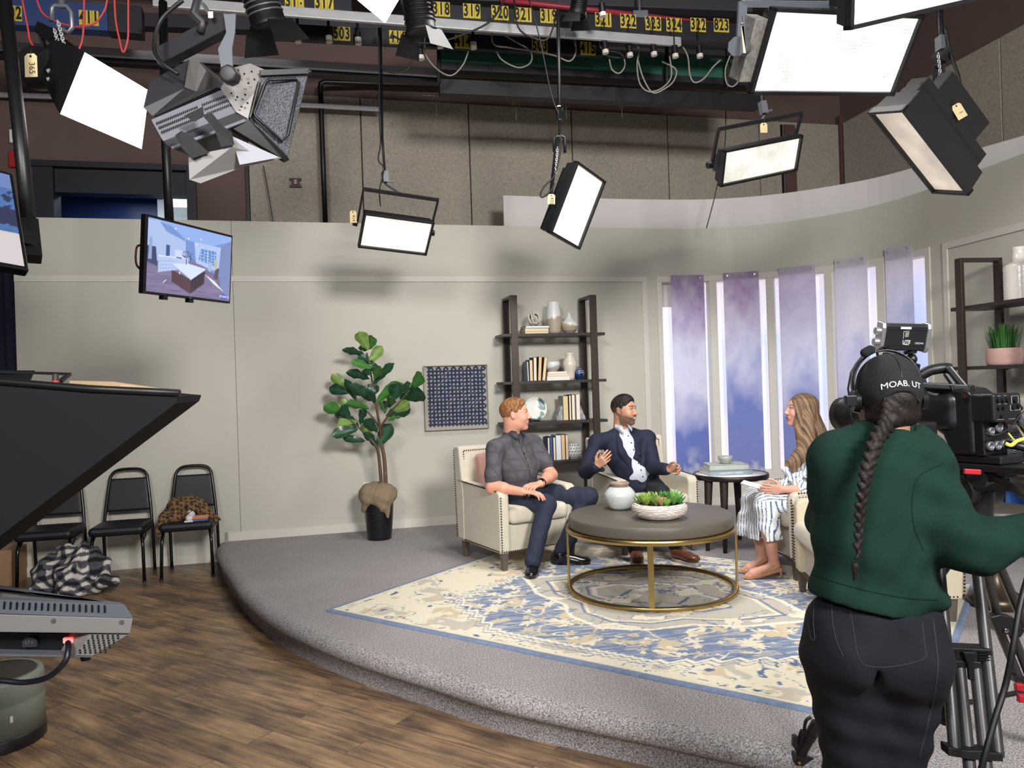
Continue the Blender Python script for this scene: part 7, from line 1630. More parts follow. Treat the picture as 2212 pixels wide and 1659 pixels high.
V=pants([(('e',T3(K['pel']+up*.02),(.16,.12,.09),R),.05),(('c',T3(K['hpR']),T3(K['knR']),.09,.072),.05),(('c',T3(K['hpL']),T3(K['knL']),.09,.072),.05),(('c',T3(K['knR']),T3(K['anR']),.066,.052),.03),(('c',T3(K['knL']),T3(K['anL']),.066,.052),.03)])
man2.wear('trousers',V,M_bpant)
M_brs=mat('brown_leather',(120,68,46),.35,coat=.25,noise=.12,nscale=20); M_sol=mat('white_sole',(212,206,198),.6); M_lac=mat('tan_lace',(160,110,80),.8)
shoe(man2,P(1374,1200,6.02),P(1377,1221,5.76),RUG,.105,.095,M_brs,.026,M_sol,lace=M_lac); shoe(man2,P(1452,1208,5.95),P(1506,1226,5.72),RUG,.105,.095,M_brs,.026,M_sol,lace=M_lac)
short_hair(man2,HM2,s2,lin(22,18,18),lin(50,42,38),fade=True)
d=(K['elR']-K['wrR']).normalized(); w0=man2.L(K['wrR']+d*.012); mb=MB(); mb.cyl(w0-d*.010,w0+d*.010,.032,n=20,cap=False); mb.build('watch_strap',M_blackp,man2.t); mb=MB(); mb.box((0,0,0),(.034,.03,.010),M=look(w0+Vector((-.024,-.018,.01)),(-.8,-.5,.2))); mb.build('watch',mat('watch_face'  ,(20,20,24),.1),man2.t,bevel=.003)
q=man2.L(mid-up*.14+rt*-.055+fw*.135); mb=MB(); mb.cyl(q,q-rt*.03,.004,n=8); mb.build('lapel_microphone',M_blackp,man2.t)

# --- woman in striped dress
p0=P(1665,1245,5.4); wm=Person('long-haired woman in blue and white striped dress holding papers',(p0.x+.1,p0.y,RUG))
Wd=dict(pel=Vector((2.10,5.50,.73)),neck=P(1745,934,5.52),shN=P(1772,966,5.33),shF=P(1748,962,5.68),elN=P(1768,1056,5.28),wrN=P(1692,1057,5.28),elF=P(1745,1060,5.72),wrF=P(1672,1060,5.5),
        hpN=Vector((2.06,5.38,.70)),hpF=Vector((2.06,5.60,.70)),knN=P(1652,1088,5.34),knF=P(1630,1078,5.58),anN=P(1672,1216,5.32),anF=P(1646,1206,5.50))
skin3=lin(216,160,140)
HM3=headM(P(1730,887,5.50),(-1,-.02,.10),(-.06,0,1)); s3=1.0
hv=head_part(HM3,skin3,lin(190,96,100),lin(96,70,52),lin(70,60,50),s=s3,female=True,neck_to=Wd['neck']+Vector((.02,0,-.05))); wm.add_body(hv[:2],hv[2])
wm.add_body(blob([(('c',T3(Wd['elN']),T3(Wd['wrN']),.036,.024),.02)]+hand_pr(Wd['wrN'],(-1,-.05,.05),(.1,-.1,1),True,curl=(.22,.25,.2),size=.9,thumb=.5),.004),skin3)
wm.add_body(blob([(('c',T3(Wd['elF']),T3(Wd['wrF']),.034,.024),.02)]+hand_pr(Wd['wrF'],(-1,-.25,.0),(.1,.3,1),False,curl=(.3,.3,.2),size=.9,thumb=.5),.004),skin3)
foot=lambda an,toe:[(('c',T3(an),T3(Vector((an.x-.005,an.y,RUG+.10))),.030,.031),.015),(('c',(an.x+.012,an.y,RUG+.085),(toe[0]+.07,toe[1],RUG+.045),.028,.026),.02),(('c',(toe[0]+.08,toe[1],RUG+.040),(toe[0]+.03,toe[1],RUG+.026),.026,.014),.02)]
tN,tF=P(1603,1241,5.30),P(1595,1238,5.46)
wm.add_body(blob([(('c',T3(Wd['knN']),T3(Wd['knN']+(Wd['anN']-Wd['knN'])*.45),.052,.054),.02),(('c',T3(Wd['knN']+(Wd['anN']-Wd['knN'])*.35),T3(Wd['anN']),.056,.032),.03)]+foot(Wd['anN'],tN),.0055),skin3)
wm.add_body(blob([(('c',T3(Wd['knF']),T3(Wd['knF']+(Wd['anF']-Wd['knF'])*.45),.052,.054),.02),(('c',T3(Wd['knF']+(Wd['anF']-Wd['knF'])*.35),T3(Wd['anF']),.056,.032),.03)]+foot(Wd['anF'],tF),.0055),skin3)
R,rt,fw,up=basis(Wd['shF']-Wd['shN'],Wd['neck']-Wd['pel']); mid=(Wd['shN']+Wd['shF'])/2
wm.add_body(blob([(('e',T3(mid-up*.15),(.10,.07,.16),R),.04),(('e',T3(Wd['pel']+up*.05),(.12,.08,.1),R),.05),(('c',T3(Wd['hpN']),T3(Wd['knN']),.06,.045),.04),(('c',T3(Wd['hpF']),T3(Wd['knF']),.06,.045),.04)],.014),skin3)
wm.finish()
blu=lin(70,104,136); wht=lin(236,236,240)
def stripes(V):
    x,y,z=V.T; ws=.006*np.sin(z*22+x*9); kx=(Wd['knN'].x+Wd['knF'].x)/2; kz=Wd['knN'].z
    qs=x*.9-y*.9+ws; ql=y*1.0+z*.95+ws-.10*x; 
    lower=(z<kz+.03)&(x<kx+.13); q=np.where(lower,qs,ql)
    tor=(z>Wd['pel'].z+.10)&(x>Wd['pel'].x-.22); q=np.where(tor,(x*.75-y*.75+z*.12),q)
    c=np.ones((len(V),3))*wht*(.97+.04*fbm(x*40,z*40,431))[:,None]; c[(q%.033)<.0088]=blu; return c
V=blob([(('e',T3(mid-up*.13+fw*.02),(.145,.105,.17),R),.05),(('e',T3(mid-up*.16+fw*.08),(.11,.055,.07),R),.04),(('e',T3(Wd['pel']+up*.17+fw*.0),(.125,.10,.13),R),.05),(('e',T3(Wd['pel']+up*.04),(.165,.13,.10),R),.05),(('c',T3(Wd['shN']),T3(Wd['shF']),.052,.052),.04),
        (('c',T3(Wd['shN']),T3(Wd['elN']),.056,.056),.03),(('c',T3(Wd['elN']),T3(Wd['elN']+(Wd['wrN']-Wd['elN'])*.42),.056,.046),.03),(('c',T3(Wd['shF']),T3(Wd['elF']),.056,.054),.03),(('c',T3(Wd['elF']),T3(Wd['elF']+(Wd['wrF']-Wd['elF'])*.4),.054,.046),.03)],.0062,disp=wr)
dress=wm.wear('dress_bodice',V,M_cloth_col,stripes(V[0]))
hem=P(1640,1165,5.4).z
hemN=P(1672,1170,5.30); hemF=P(1600,1158,5.62)
V=blob([(('c',T3(Wd['hpN']+Vector((.0,0,.0))),T3(Wd['knN']),.095,.072),.06),(('c',T3(Wd['hpF']),T3(Wd['knF']),.095,.074),.06),(('c',T3(Wd['knN']),T3(P(1668,1185,5.31)),.078,.082),.04),(('c',T3(Wd['knF']),T3(P(1622,1185,5.56)),.078,.105),.05),(('c',T3(Wd['knF']+Vector((-.02,0,0))),T3(P(1604,1185,5.60)),.050,.07),.05),(('c',T3((Wd['knN']+Wd['knF'])/2),T3(P(1645,1185,5.43)),.07,.10),.06)],.0062,
        cuts=[(T3(P(1640,1162,5.4)),(.12,0,-1))],disp=lambda X,Y,Z:(.006*np.sin(X*75+Y*45)*(Z<.62)+.004*np.sin(Z*50+X*30+Y*20)),subs=[(('c',T3(P(1652,1140,5.32)),T3(P(1660,1190,5.31)),.045,.06),.01),(('c',T3(P(1628,1140,5.55)),T3(P(1630,1190,5.53)),.05,.07),.01)])
wm.wear('dress_skirt',V,M_cloth_col,stripes(V[0]))
kn=P(1708,1030,5.34); V=blob([(('e',T3(kn),(.022,.022,.022),None),.01),(('c',T3(kn),T3(kn+Vector((-.07,-.02,-.05))),.016,.03),.015),(('c',T3(kn),T3(kn+Vector((.07,-.01,-.055))),.014,.034),.015),(('c',T3(kn),T3(kn+Vector((-.04,-.02,.05))),.014,.024),.012),(('c',T3(kn),T3(kn+Vector((.10,.0,.02))),.018,.03),.015),(('c',T3(kn),T3(kn+Vector((.03,-.02,-.09))),.010,.022),.01)],.0055,disp=lambda X,Y,Z:.003*np.sin(X*160+Z*120)); wm.wear('dress_bow',V,M_cloth_col,stripes(V[0]*sh([1.7,1.7,1.7])))
M_nude=mat('tan_leather',(190,140,104),.35,coat=.2)
for an,toe in ((Wd['anN'],tN),(Wd['anF'],tF)):
    hx=an.x+.035; pr=[(('c',(toe[0]+.115,toe[1],RUG+.038),(toe[0]+.05,toe[1],RUG+.022),.030,.024),.02),(('c',(toe[0]+.05,toe[1],RUG+.020),(toe[0],toe[1],RUG+.013),.022,.006),.015),(('c',(hx,toe[1],RUG+.060),(toe[0]+.11,toe[1],RUG+.018),.016,.014),.015)]
    o=wm.wear('slingback_shoe',blob(pr,.0045,subs=[(('e',(toe[0]+.125,toe[1],RUG+.085),(.05,.028,.045),None),.006)],cuts=[((0,0,RUG+.001),(0,0,-1))]),M_nude)
    mb=MB(); mb.cyl(wm.L((hx,toe[1],RUG+.062)),wm.L((hx+.006,toe[1],RUG)),.011,.005,10); mb.build('heel',M_nude,o)
    mb=MB(); 
    mb.tube([wm.L(q) for q in bez([(toe[0]+.10,toe[1]-.030,RUG+.045),(an.x-.02,an.y-.036,RUG+.088),(an.x+.026,an.y-.018,RUG+.100),(an.x+.034,an.y,RUG+.100),(an.x+.026,an.y+.018,RUG+.100),(an.x-.02,an.y+.036,RUG+.088),(toe[0]+.10,toe[1]+.030,RUG+.045)],5)],.003,6); mb.build('strap',M_nude,o)
# hair
hp=lambda u,v,d:T3(P(u,v,d)); Mi=HM3
V=blob([(('e',T3(Mi@Vector((0,-.018,.040))),(.090,.104,.088),Matrix(((0,-1,0),(1,0,0),(0,0,1)))),.02),
        (('c',hp(1742,885,5.50),hp(1766,935,5.50),.072,.062),.03),(('c',hp(1766,930,5.47),hp(1783,952,5.45),.052,.036),.03),(('c',hp(1745,900,5.43),hp(1745,960,5.38),.044,.052),.03),(('c',hp(1745,960,5.38),hp(1722,995,5.36),.050,.042),.03),(('c',hp(1725,985,5.36),hp(1706,1003,5.37),.040,.026),.03),(('c',hp(1706,1000,5.37),hp(1694,1016,5.37),.026,.006),.02),(('c',hp(1722,995,5.36),hp(1711,1030,5.36),.034,.006),.02),
        (('c',hp(1722,868,5.44),hp(1724,925,5.43),.030,.024),.02),(('c',hp(1724,925,5.43),hp(1730,960,5.39),.024,.03),.02)],.0055,
        subs=[(('e',T3(Mi@Vector((0,.10,-.02))),(.062,.085,.085),None),.015)],cuts=[],disp=lambda X,Y,Z:.0014*np.sin(X*230+Z*30+Y*110)+.0012*np.sin(X*120-Z*15+Y*60))
v=V[0]; n=fbm(v[:,0]*150+v[:,2]*34+v[:,1]*40+80,v[:,2]*2.2+20,441); t=np.clip((n-.5)*3+.45,0,1)[:,None]; c=lin(82,64,52)*(1-t)+lin(150,122,94)*t
rr=((v[:,2]-P(1740,852,5.5).z)>-.03)[:,None]; c=np.where(rr,c*.7,c)
wm.wear('hair',V,M_hair,c,smooth=0)
# papers in her hand
t=thing('paper_sheets','white paper notes held in the woman\'s hand','paper',T3(P(1624,1047,5.38)))
M=look((0,0,0),(.22,-.10,1)); mb=MB(); mb.box((.0,0,0),(.17,.13,.002),M=M); mb.box((.003,.003,.003),(.17,.13,.0015),M=M); mb.tube([M@Vector((-.085,-.06,.006)),M@Vector((-.087,.06,.006))],.007,8); mb.build('sheets',mat('paper_white',(238,236,236),.8),t)

# --- camera operator
op=Person('camera operator in dark green sweatshirt and black cap seen from behind',(.98,2.15,0))
D=2.15; q=lambda u,v,d=D:T3(P(u,v,d))
skin4=lin(150,108,86)
HM4=headM(P(1916,862,2.17),(.10,1,-.12),(.02,.1,1)); s4=1.0
hv=head_part(HM4,skin4,lin(140,84,76),lin(30,24,22),lin(40,30,26),s=s4,female=True,neck_to=P(1925,935,2.13)); op.add_body(hv[:2],hv[2])
op.add_body(blob([(('c',q(2190,1150,2.0),q(2235,1142,1.98),.034,.026),.02)]+hand_pr(P(2236,1142,1.98),(1,.25,.1),(0,.2,1),False,curl=(.9,.9,.6),size=.92),.0045),skin4)
op.add_body(blob([(('c',q(1850,1075,2.45),q(1885,1050,2.56),.034,.026),.02)]+hand_pr(P(1885,1050,2.56),(.5,.8,.3),(.2,0,1),True,curl=(.5,.6,.4),size=.92),.0045),skin4)
op.add_body(blob([(('e',q(1890,1080),(.12,.08,.2),None),.05),(('e',q(1890,1370),(.14,.09,.12),None),.05),(('c',q(1835,1420),q(1842,1690),.07,.05),.03),(('c',q(1945,1420),q(1925,1690),.07,.05),.03),(('c',q(1842,1690),q(1850,1940),.045,.035),.03),(('c',q(1925,1690),q(1925,1940),.045,.035),.03)],.016),skin4)
op.finish()
M_green_s=mat('green_sweatshirt',(22,46,38),.95,noise=.06,nscale=120,bump=.12,bscale=500,spec=.15)
def odis(X,Y,Z):
    a=.007*np.sin(X*22+Z*34+1.2*np.sin(Z*11))*np.clip((1.25-Z)/.3,0,1); b=.006*np.sin(Z*62+X*26+Y*12)*np.exp(-((X-1.17)/.13)**2); return a+b+.0022*np.sin(X*70-Z*50)
V=blob([(('e',q(1890,1065),(.170,.120,.20),None),.06),(('e',q(1888,1190),(.168,.128,.16),None),.06),(('e',q(1893,1285),(.182,.140,.085),None),.05),(('c',q(1812,990),q(1985,985),.068,.068),.06),(('c',q(1925,945),q(1900,1000),.055,.08),.05),
        (('c',q(1990,996),q(2056,1155,2.06),.078,.068),.04),(('c',q(2056,1155,2.06),q(2115,1185,2.02),.066,.064),.04),(('c',q(2105,1180,2.02),q(2225,1148,1.99),.062,.048),.04),
        (('c',q(1808,1000),q(1792,1120,2.25),.070,.058),.04),(('c',q(1792,1118,2.25),q(1858,1072,2.48),.056,.045),.04)],.0068,disp=odis,
        cuts=[(q(1890,1306),(-.21,0,-.98))],subs=[(('c',q(1925,905),q(1923,935),.054,.050),.012)])
sw=op.wear('sweatshirt',V,M_green_s,smooth=2)
bv=bvh_of(sw); cp=Vector((0,0,CAMZ))
def drape_uv(bv,pts,lift=.0015):
    out=[]
    for (u,v) in pts:
        r=ray(u,v).normalized(); h=bv.ray_cast(cp,r)
        if h[0] is not None: out.append(h[0]+(h[1] if h[1].dot(r)<0 else -h[1])*lift)
    return out
def seam(person,bv,pts,r,m,name,parent,n=8):
    c=[(p.x,p.y) for p in bez([(a,b,0) for a,b in pts],n)]; o=drape_uv(bv,c,.0003)
    if len(o)>3: mb=MB(); mb.tube([person.L(x) for x in o],r,5); mb.build(name,m,parent)
M_seam=mat('sweat_seam',(19,40,33),.95,spec=.1)
seam(op,bv,[(1753,1240),(1800,1256),(1880,1278),(1960,1292),(2026,1296)],.0018,M_seam,'waistband_seam',sw); seam(op,bv,[(2040,1000),(1985,1030),(1970,1080),(1975,1140),(1995,1190)],.0016,M_seam,'armhole_seam',sw); seam(op,bv,[(1748,1000),(1762,1040),(1768,1100)],.0016,M_seam,'armhole_seam',sw)
V=blob([(('c',q(1925,926),q(1924,918),.058,.056),.01)],.005,subs=[(('c',q(1925,940),q(1923,905),.051,.051),.004)]); op.wear('collar',V,M_green_s,parent=sw)
M_jean=mat('black_denim',(17,18,27),.85,noise=.10,nscale=90,bump=.25,bscale=500,spec=.3)
V=blob([(('e',q(1890,1330),(.178,.135,.10),None),.05),(('e',q(1835,1405,2.13),(.125,.145,.115),None),.05),(('e',q(1950,1415,2.13),(.120,.150,.12),None),.05),(('c',q(1830,1430),q(1840,1690,2.17),.112,.070),.04),(('c',q(1953,1440),q(1928,1690,2.17),.114,.072),.04),(('c',q(1840,1690,2.17),q(1848,1950,2.2),.068,.050),.03),(('c',q(1928,1690,2.17),q(1925,1950,2.2),.070,.050),.03)],.0085,
       disp=lambda X,Y,Z:.004*np.sin(Z*75+X*20)*np.exp(-((Z-.62)/.16)**2)+.002*np.sin(X*60+Z*30),subs=[(('c',q(1886,1445,2.02),q(1884,1700,2.04),.012,.03),.03)])
jn=op.wear('jeans',V,M_jean,smooth=2); bv=bvh_of(jn); M_st=mat('denim_stitch',(44,46,58),.8)
seam(op,bv,[(1836,1312),(1842,1350),(1855,1420),(1880,1440),(1940,1438),(1996,1422),(1998,1400),(1992,1345)],.0011,M_st,'back_pocket_stitching',jn); seam(op,bv,[(1836,1312),(1900,1318),(1960,1328)],.0012,M_st,'back_pocket_edge',jn)
seam(op,bv,[(1799,1285),(1797,1330),(1806,1380),(1822,1420)],.0012,M_st,'centre_seam',jn); seam(op,bv,[(1760,1290),(1757,1340),(1760,1380),(1752,1378),(1745,1340)],.0011,M_st,'back_pocket_stitching',jn); seam(op,bv,[(2016,1340),(2022,1390),(2026,1440),(2018,1500),(2000,1580),(1985,1640)],.0014,M_st,'side_seam',jn)
for u in (1850,1925): shoe(op,P(u,1960,2.10),P(u,1920,2.36),0,.095,.09,M_bshoe)
# cap, headset, braid
capM=HM4
V=blob([(('e',(0,-.014,.040),(.0815,.101,.086),None),.02),(('e',(0,-.02,.012),(.0805,.098,.066),None),.02)],.0045,subs=[(('e',(0,-.125,-.024),(.046,.05,.033),None),.006)],cuts=[((0,-.1,-.050),(0,.25,-1))])
Mn=np.array(capM); V=(V[0]@Mn[:3,:3].T+Mn[:3,3],V[1]); cap=op.wear('cap',V,mat('cap_mesh',(16,17,22),.75,bump=.8,bscale=350),smooth=1)
bv=bvh_of(cap)
hc=Matrix(capM)
tx=text_mesh('MOAB. UT',.0225,Matrix(),mat('embroidery_white',(226,226,228),.7),'embroidered_lettering',cap,.0008)
inv=[]; 
for v in tx.data.vertices:
    a=v.co.x; p=Vector((a,-.25,.030-.9*a*a*3.0+v.co.y)); w0=hc@p; dr=(hc.to_3x3()@Vector((0,1,0))); h=bv.ray_cast(w0,dr); inv.append(op.L((h[0] if h[0] is not None else w0+dr*.14)-dr*(.0012+v.co.z)))
for v,p in zip(tx.data.vertices,inv): v.co=p
tx.data.update()
hl=lambda x,y,z: op.L(hc@Vector((x,y,z)))
MB().tube([hl(.046*cos(a),-.108+.010*abs(cos(a)),-.022+.032*sin(a)) for a in np.linspace(0,pi,14)],.003,6).build('cap_opening_edge',M_blackp,cap)
MB().sphere(tuple(hl(0,-.012,.128)),.008,10,6,(1,1,.5)).build('cap_button',M_blackp,cap)
MB().tube([hl(0,-.014-.101*sin(a)*1.005,.040+.087*cos(a)*1.0) for a in np.linspace(.05,1.75,14)],.0013,5).build('cap_seam',M_blackp,cap)
M_hs=mat('headset_black',(22,22,24),.3); hs=thing('headset','black intercom headset worn over the black cap','headset',T3(hc@Vector((0,0,.05)))); HL=lambda x,y,z: Vector(hc@Vector((x,y,z)))-Vector(hs.location)
mb=MB()
ar=[(.090*sin(a),-.004,.036+.100*cos(a)) for a in np.linspace(-1.75,1.75,30)]
vs=[]
for (x,y,z) in ar: vs+=[HL(x,y-.012,z),HL(x,y+.012,z),HL(x*1.05,y+.012,z+.004),HL(x*1.05,y-.012,z+.004)]
mb.add(vs,[(4*i+k,4*i+(k+1)%4,4*i+4+(k+1)%4,4*i+4+k) for i in range(29) for k in range(4)],True); mb.build('headband',M_hs,hs)
for sx in (-1,1): 
    mb=MB(); mb.cyl(HL(sx*.082,-.008,-.005),HL(sx*.098,-.008,-.005),.034,.030,20); mb.build('ear_cup',M_hs,hs,bevel=.004)
mb=MB(); mb.tube([Vector(P(u,v,2.16))-Vector(hs.location) for u,v in ((1836,865),(1832,840),(1838,805),(1850,785),(1866,766),(1872,760))],.0028,8); mb.build('microphone_boom',M_hs,hs)
V=blob([(('c',T3(P(1869,762,2.16)),T3(P(1880,756,2.16)),.0135,.0135),.0)],.003); soft('foam_windscreen',(V[0]-np.array(hs.location),V[1]),mat('foam_black',(14,14,16),.95),hs)
mb=MB(); mb.box(Vector(P(1837,866,2.15))-Vector(hs.location),(.03,.02,.03)); mb.tube([Vector(P(u,v,2.15))-Vector(hs.location) for u,v in ((1836,870),(1837,895),(1842,915),(1850,930))],.004,6); mb.build('boom_joint',M_hs,hs,bevel=.002)
# hair under cap and long braid
br=[(1925,868,2.08),(1921,900,2.055),(1911,925,2.03),(1893,950,2.0),(1880,990,1.985),(1868,1040,1.98),(1860,1090,1.985),(1856,1140,1.99),(1852,1190,1.985),(1847,1222,1.98)]
pr=[(('e',T3(hc@Vector((0,-.033,.0))),(.074,.080,.066),None),.02),(('e',T3(hc@Vector((0,-.04,-.045))),(.062,.055,.04),None),.02),(('c',T3(hc@Vector((.05,-.03,-.05))),q(1924,905,2.06),.022,.02),.02),(('c',T3(hc@Vector((-.05,-.03,-.05))),q(1924,905,2.06),.022,.02),.02)]
c=bez([P(*b) for b in br],14); L=0; acc=[0]
for a,b in zip(c[:-1],c[1:]): acc.append(acc[-1]+(b-a).length)
tot=acc[-1]; per=.026; nb=int(tot/(per))
def at(l):
    i=min(range(len(acc)),key=lambda k:abs(acc[k]-l)); return c[i],(c[min(i+1,len(c)-1)]-c[max(i-1,0)]).normalized()
prb=list(pr)
for k in range(nb*2):
    l=k*per/2; p,t_=at(l); s_=t_.cross(Vector((0,1,0))).normalized(); w_=(.021-.012*(l/tot)); sd=1 if k%2 else -1
    a=p+s_*sd*w_*.75-t_*.008; b=p-s_*sd*w_*.25+t_*.012+Vector((0,-.004,0)); prb.append((('c',T3(a),T3(b),w_*.62,w_*.5),.003))
p,t_=at(tot); prb.append((('c',T3(p),T3(P(1846,1252,1.98)),.010,.003),.004)); prb.append((('c',T3(p),T3(P(1843,1262,1.98)),.006,.001),.004))
V=blob(prb,.0038,subs=[(('e',T3(hc@Vector((0,.10,-.02))),(.09,.10,.10),None),.01)],disp=lambda X,Y,Z:.0008*np.sin(X*900+Z*500)); v=V[0]; n=fbm(v[:,0]*260+v[:,2]*120,v[:,2]*60,451); cc=lin(12,9,9)*(1-n[:,None])+lin(40,31,30)*n[:,None]
op.wear('braided_hair',V,M_hair,cc,smooth=0)
# ------------------------------------------------------------ studio camera on tripod
M_cb2=mat('camera_black',(26,26,29),.38,bump=.1,bscale=500); M_cb3=mat('camera_dark',(14,14,16),.45); M_red=mat('lever_red',(170,30,44),.4); M_chr=mat('chrome',(200,200,204),.15,1.0)
fwd=Vector((-.38,.925,-.02)).normalized(); rgt=fwd.cross(Vector((0,0,1))).normalized(); upv=rgt.cross(fwd)
rl=P(2106,985,2.33); org=rl+rgt*.07
CM=frame_m(org,rgt,fwd,upv); t=thing('studio_camera','large black broadcast camera that the operator in green looks into','camera'); t.matrix_world=CM
iv=CM.inverted(); LC_=lambda u,v,d: iv@P(u,v,d)
MS=Matrix(((0,0,1,0),(1,0,0,0),(0,1,0,0),(0,0,0,1)))   # profile (Y,Z) extruded along X
body=[(0,.0),(0,.185),(.03,.205),(.12,.222),(.20,.218),(.27,.19),(.31,.15),(.33,.11),(.33,.085),(.24,.07),(.20,.085),(.15,.085),(.11,.06),(.085,.0)]
mb=MB(); mb.prism(body,-.07,.045,MS); o=mb.build('camera_body',M_cb2,t,bevel=.014,bseg=3)
V=blob([(('b',(-.068,.17,.135),(.018,.12,.062),None,.03),.02),(('e',(-.066,.20,.15),(.022,.09,.06),None),.02)],.006); soft('side_cover',V,M_cb2,t)
mb=MB(); mb.box((-.008,-.03,.145),(.122,.075,.085)); o=mb.build('control_panel',M_cb2,t,bevel=.008,bseg=3)
for i,(x,z) in enumerate(((-.052,.168),(-.032,.168),(-.012,.168),(.022,.165),(-.052,.145),(-.032,.145),(.012,.143),(.034,.147),(-.04,.120))): mb=MB(); mb.cyl((x,-.067,z),(x,-.074,z),.0075 if i<4 else .006,n=12); mb.build('button',M_cb3,o)
mb=MB(); 
for a,b in (((.008,.178),(.038,.178)),((.008,.155),(.008,.178)),((.038,.155),(.038,.178)),((.002,.135),(.044,.135)),((.002,.135),(.002,.152)),((.044,.135),(.044,.152)),((-.06,.110),(-.03,.110)),((-.01,.110),(.02,.110)),((-.052,.180),(-.040,.180)),((-.026,.180),(-.014,.180)),((-.052,.156),(-.040,.156)),((-.026,.156),(-.014,.156))): mb.bar((a[0],-.0682,a[1]),(b[0],-.0682,b[1]),.0012,.0006)
mb.build('panel_markings',mat('marking_grey',(190,190,194),.5),o)
mb=MB(); mb.box((-.012,-.012,.055),(.105,.03,.11)); o2=mb.build('connector_panel',M_cb3,t,bevel=.004)
for x,z,r in ((-.048,.03,.014),(-.016,.03,.014),(.014,.032,.014),(-.042,.075,.012),(-.008,.085,.016)): mb=MB(); mb.lathe([(0,.0),(r*.6,.0),(r*.6,.012),(r*.75,.014),(r,.012),(r,0)],20,M=look((x,-.027,z),(0,-1,0))); mb.build('connector_ring',M_grey if r<.018 else M_cb3,o2)
mb=MB(); mb.tube([(.014,-.04,.032),(.02,-.07,.028),(.04,-.085,.022),(.052,-.08,.01)],.013,10); mb.build('plug',M_cb3,o2)
mb=MB(); mb.tube(bez([LC_(1988,812,2.44),LC_(2010,800,2.43),LC_(2040,795,2.42),(LC_(2052,797,2.41))],5),.017,12); mb.build('grip_handle',M_cb3,t)
mb=MB(); mb.bar(LC_(2046,792,2.41),LC_(2084,838,2.39),.035,.020); mb.bar(LC_(2040,806,2.41),LC_(2060,834,2.40),.03,.012); mb.bar(LC_(1986,832,2.44),LC_(2095,838,2.39),.05,.02); mb.bar(LC_(1985,815,2.44),LC_(1990,838,2.44),.03,.03); mb.build('handle_strut',M_cb2,t,bevel=.005)
mb=MB(); [mb.bar(LC_(2053+6*k,832,2.385),LC_(2059+6*k,845,2.385),.004,.003) for k in range(4)]; [mb.bar(LC_(2092+5*k,832,2.37),LC_(2098+5*k,845,2.37),.004,.003) for k in range(3)]; mb.build('ribs',M_cb3,t)
mb=MB(); q=LC_(2089,853,2.33); mb.cyl(q,q+Vector((-.012,-.004,0)),.010,n=12); mb.build('silver_button',M_chr,t)
mb=MB(); mb.lathe([(0,0),(.055,0),(.06,.02),(.06,.12),(.05,.14),(.05,.2),(.065,.22),(.065,.26),(.055,.26),(.05,.2),(0,.2)],28,M=look((0,.32,.12),(0,1,0))); mb.build('lens',M_cb3,t)
mb=MB(); mb.box(LC_(1975,935,2.40),(.09,.10,.07)); mb.build('viewfinder',M_cb2,t,bevel=.01); q=LC_(1957,931,2.31); mb=MB(); mb.box(q,(.006,.05,.022)); lb=mb.build('viewfinder_label',mat('label_silver',(170,172,178),.4),t)
text_mesh('ATH',.020,Matrix.Translation(q+Vector((-.0035,0,0)))@Matrix(((0,0,-1,0),(-1,0,0,0),(0,1,0,0),(0,0,0,1))),M_cb3,'label_lettering',lb,.0003)
mb=MB(); mb.cyl(LC_(2172,862,2.36),LC_(2206,884,2.36),.022,.008); mb.bar(LC_(2168,856,2.36),LC_(2196,882,2.36),.03,.02); mb.build('eyecup_flap',M_cb2,t)
mb=MB(); mb.tube([LC_(2178,868,2.37),LC_(2192,885,2.36),LC_(2203,910,2.35),LC_(2222,945,2.35)],.0135,12); mb.build('chrome_arm',M_chr,t)
# camera-top light
o0=P(1950,728,2.38); lt=thing('camera_light','small black LED light with silver ends on top of the studio camera','light'); Mx=frame_m(o0,Vector((.985,.10,-.065)).normalized(),Vector((-.10,.97,.20)).normalized(),Vector((.05,-.20,.98)).normalized()); 
x_=Vector((.99,.08,-.05)).normalized(); y_=Vector((-.06,.96,.25)).normalized(); z_=x_.cross(y_).normalized(); y_=z_.cross(x_); Mx=frame_m(o0,x_,y_,z_); lt.matrix_world=Mx
mb=MB(); mb.box((0,0,0),(.135,.032,.082)); mb.build('lamp_body',M_cb2,lt,bevel=.006,bseg=3)
for sx in (-1,1): mb=MB(); mb.prism([(-.018,-.046),(.014,-.046),(.020,-.03),(.020,.03),(.014,.046),(-.018,.046)],sx*.066,sx*.080,Matrix(((0,0,1,0),(-1,0,0,0),(0,1,0,0),(0,0,0,1)))); mb.build('silver_end',mat('satin_silver',(190,190,192),.3,.8),lt,bevel=.004,bseg=3)
for z in (.018,-.016): mb=MB(); mb.cyl((-.08,-.004,z),(-.094,-.004,z),.012,.011,16); mb.build('dimmer_knob',mat('satin_silver',(190,190,192),.3,.8),lt)
mb=MB(); mb.box((-.004,-.0168,.031),(.034,.001,.007)); mb.build('slot_badge',M_white,lt,bevel=.001)
mb=MB(); mb.box((0,-.0166,.024),(.13,.001,.0008)); mb.box((0,-.0166,-.024),(.13,.001,.0008)); mb.build('groove_lines',M_cb3,lt)
Mt=Matrix.Rotation(pi/2,4,'X')
text_mesh('LITE',.014,Matrix.Translation((.004,-.0166,-.012))@Mt,M_white,'logo_lettering',lt,.0004); text_mesh('PANELS',.006,Matrix.Translation((.004,-.0166,-.020))@Mt,M_white,'logo_lettering',lt,.0003); text_mesh('CROMA',.008,Matrix.Translation((.046,-.0166,-.016))@Mt,mat('marking_grey',(190,190,194),.5),'logo_lettering',lt,.0003)
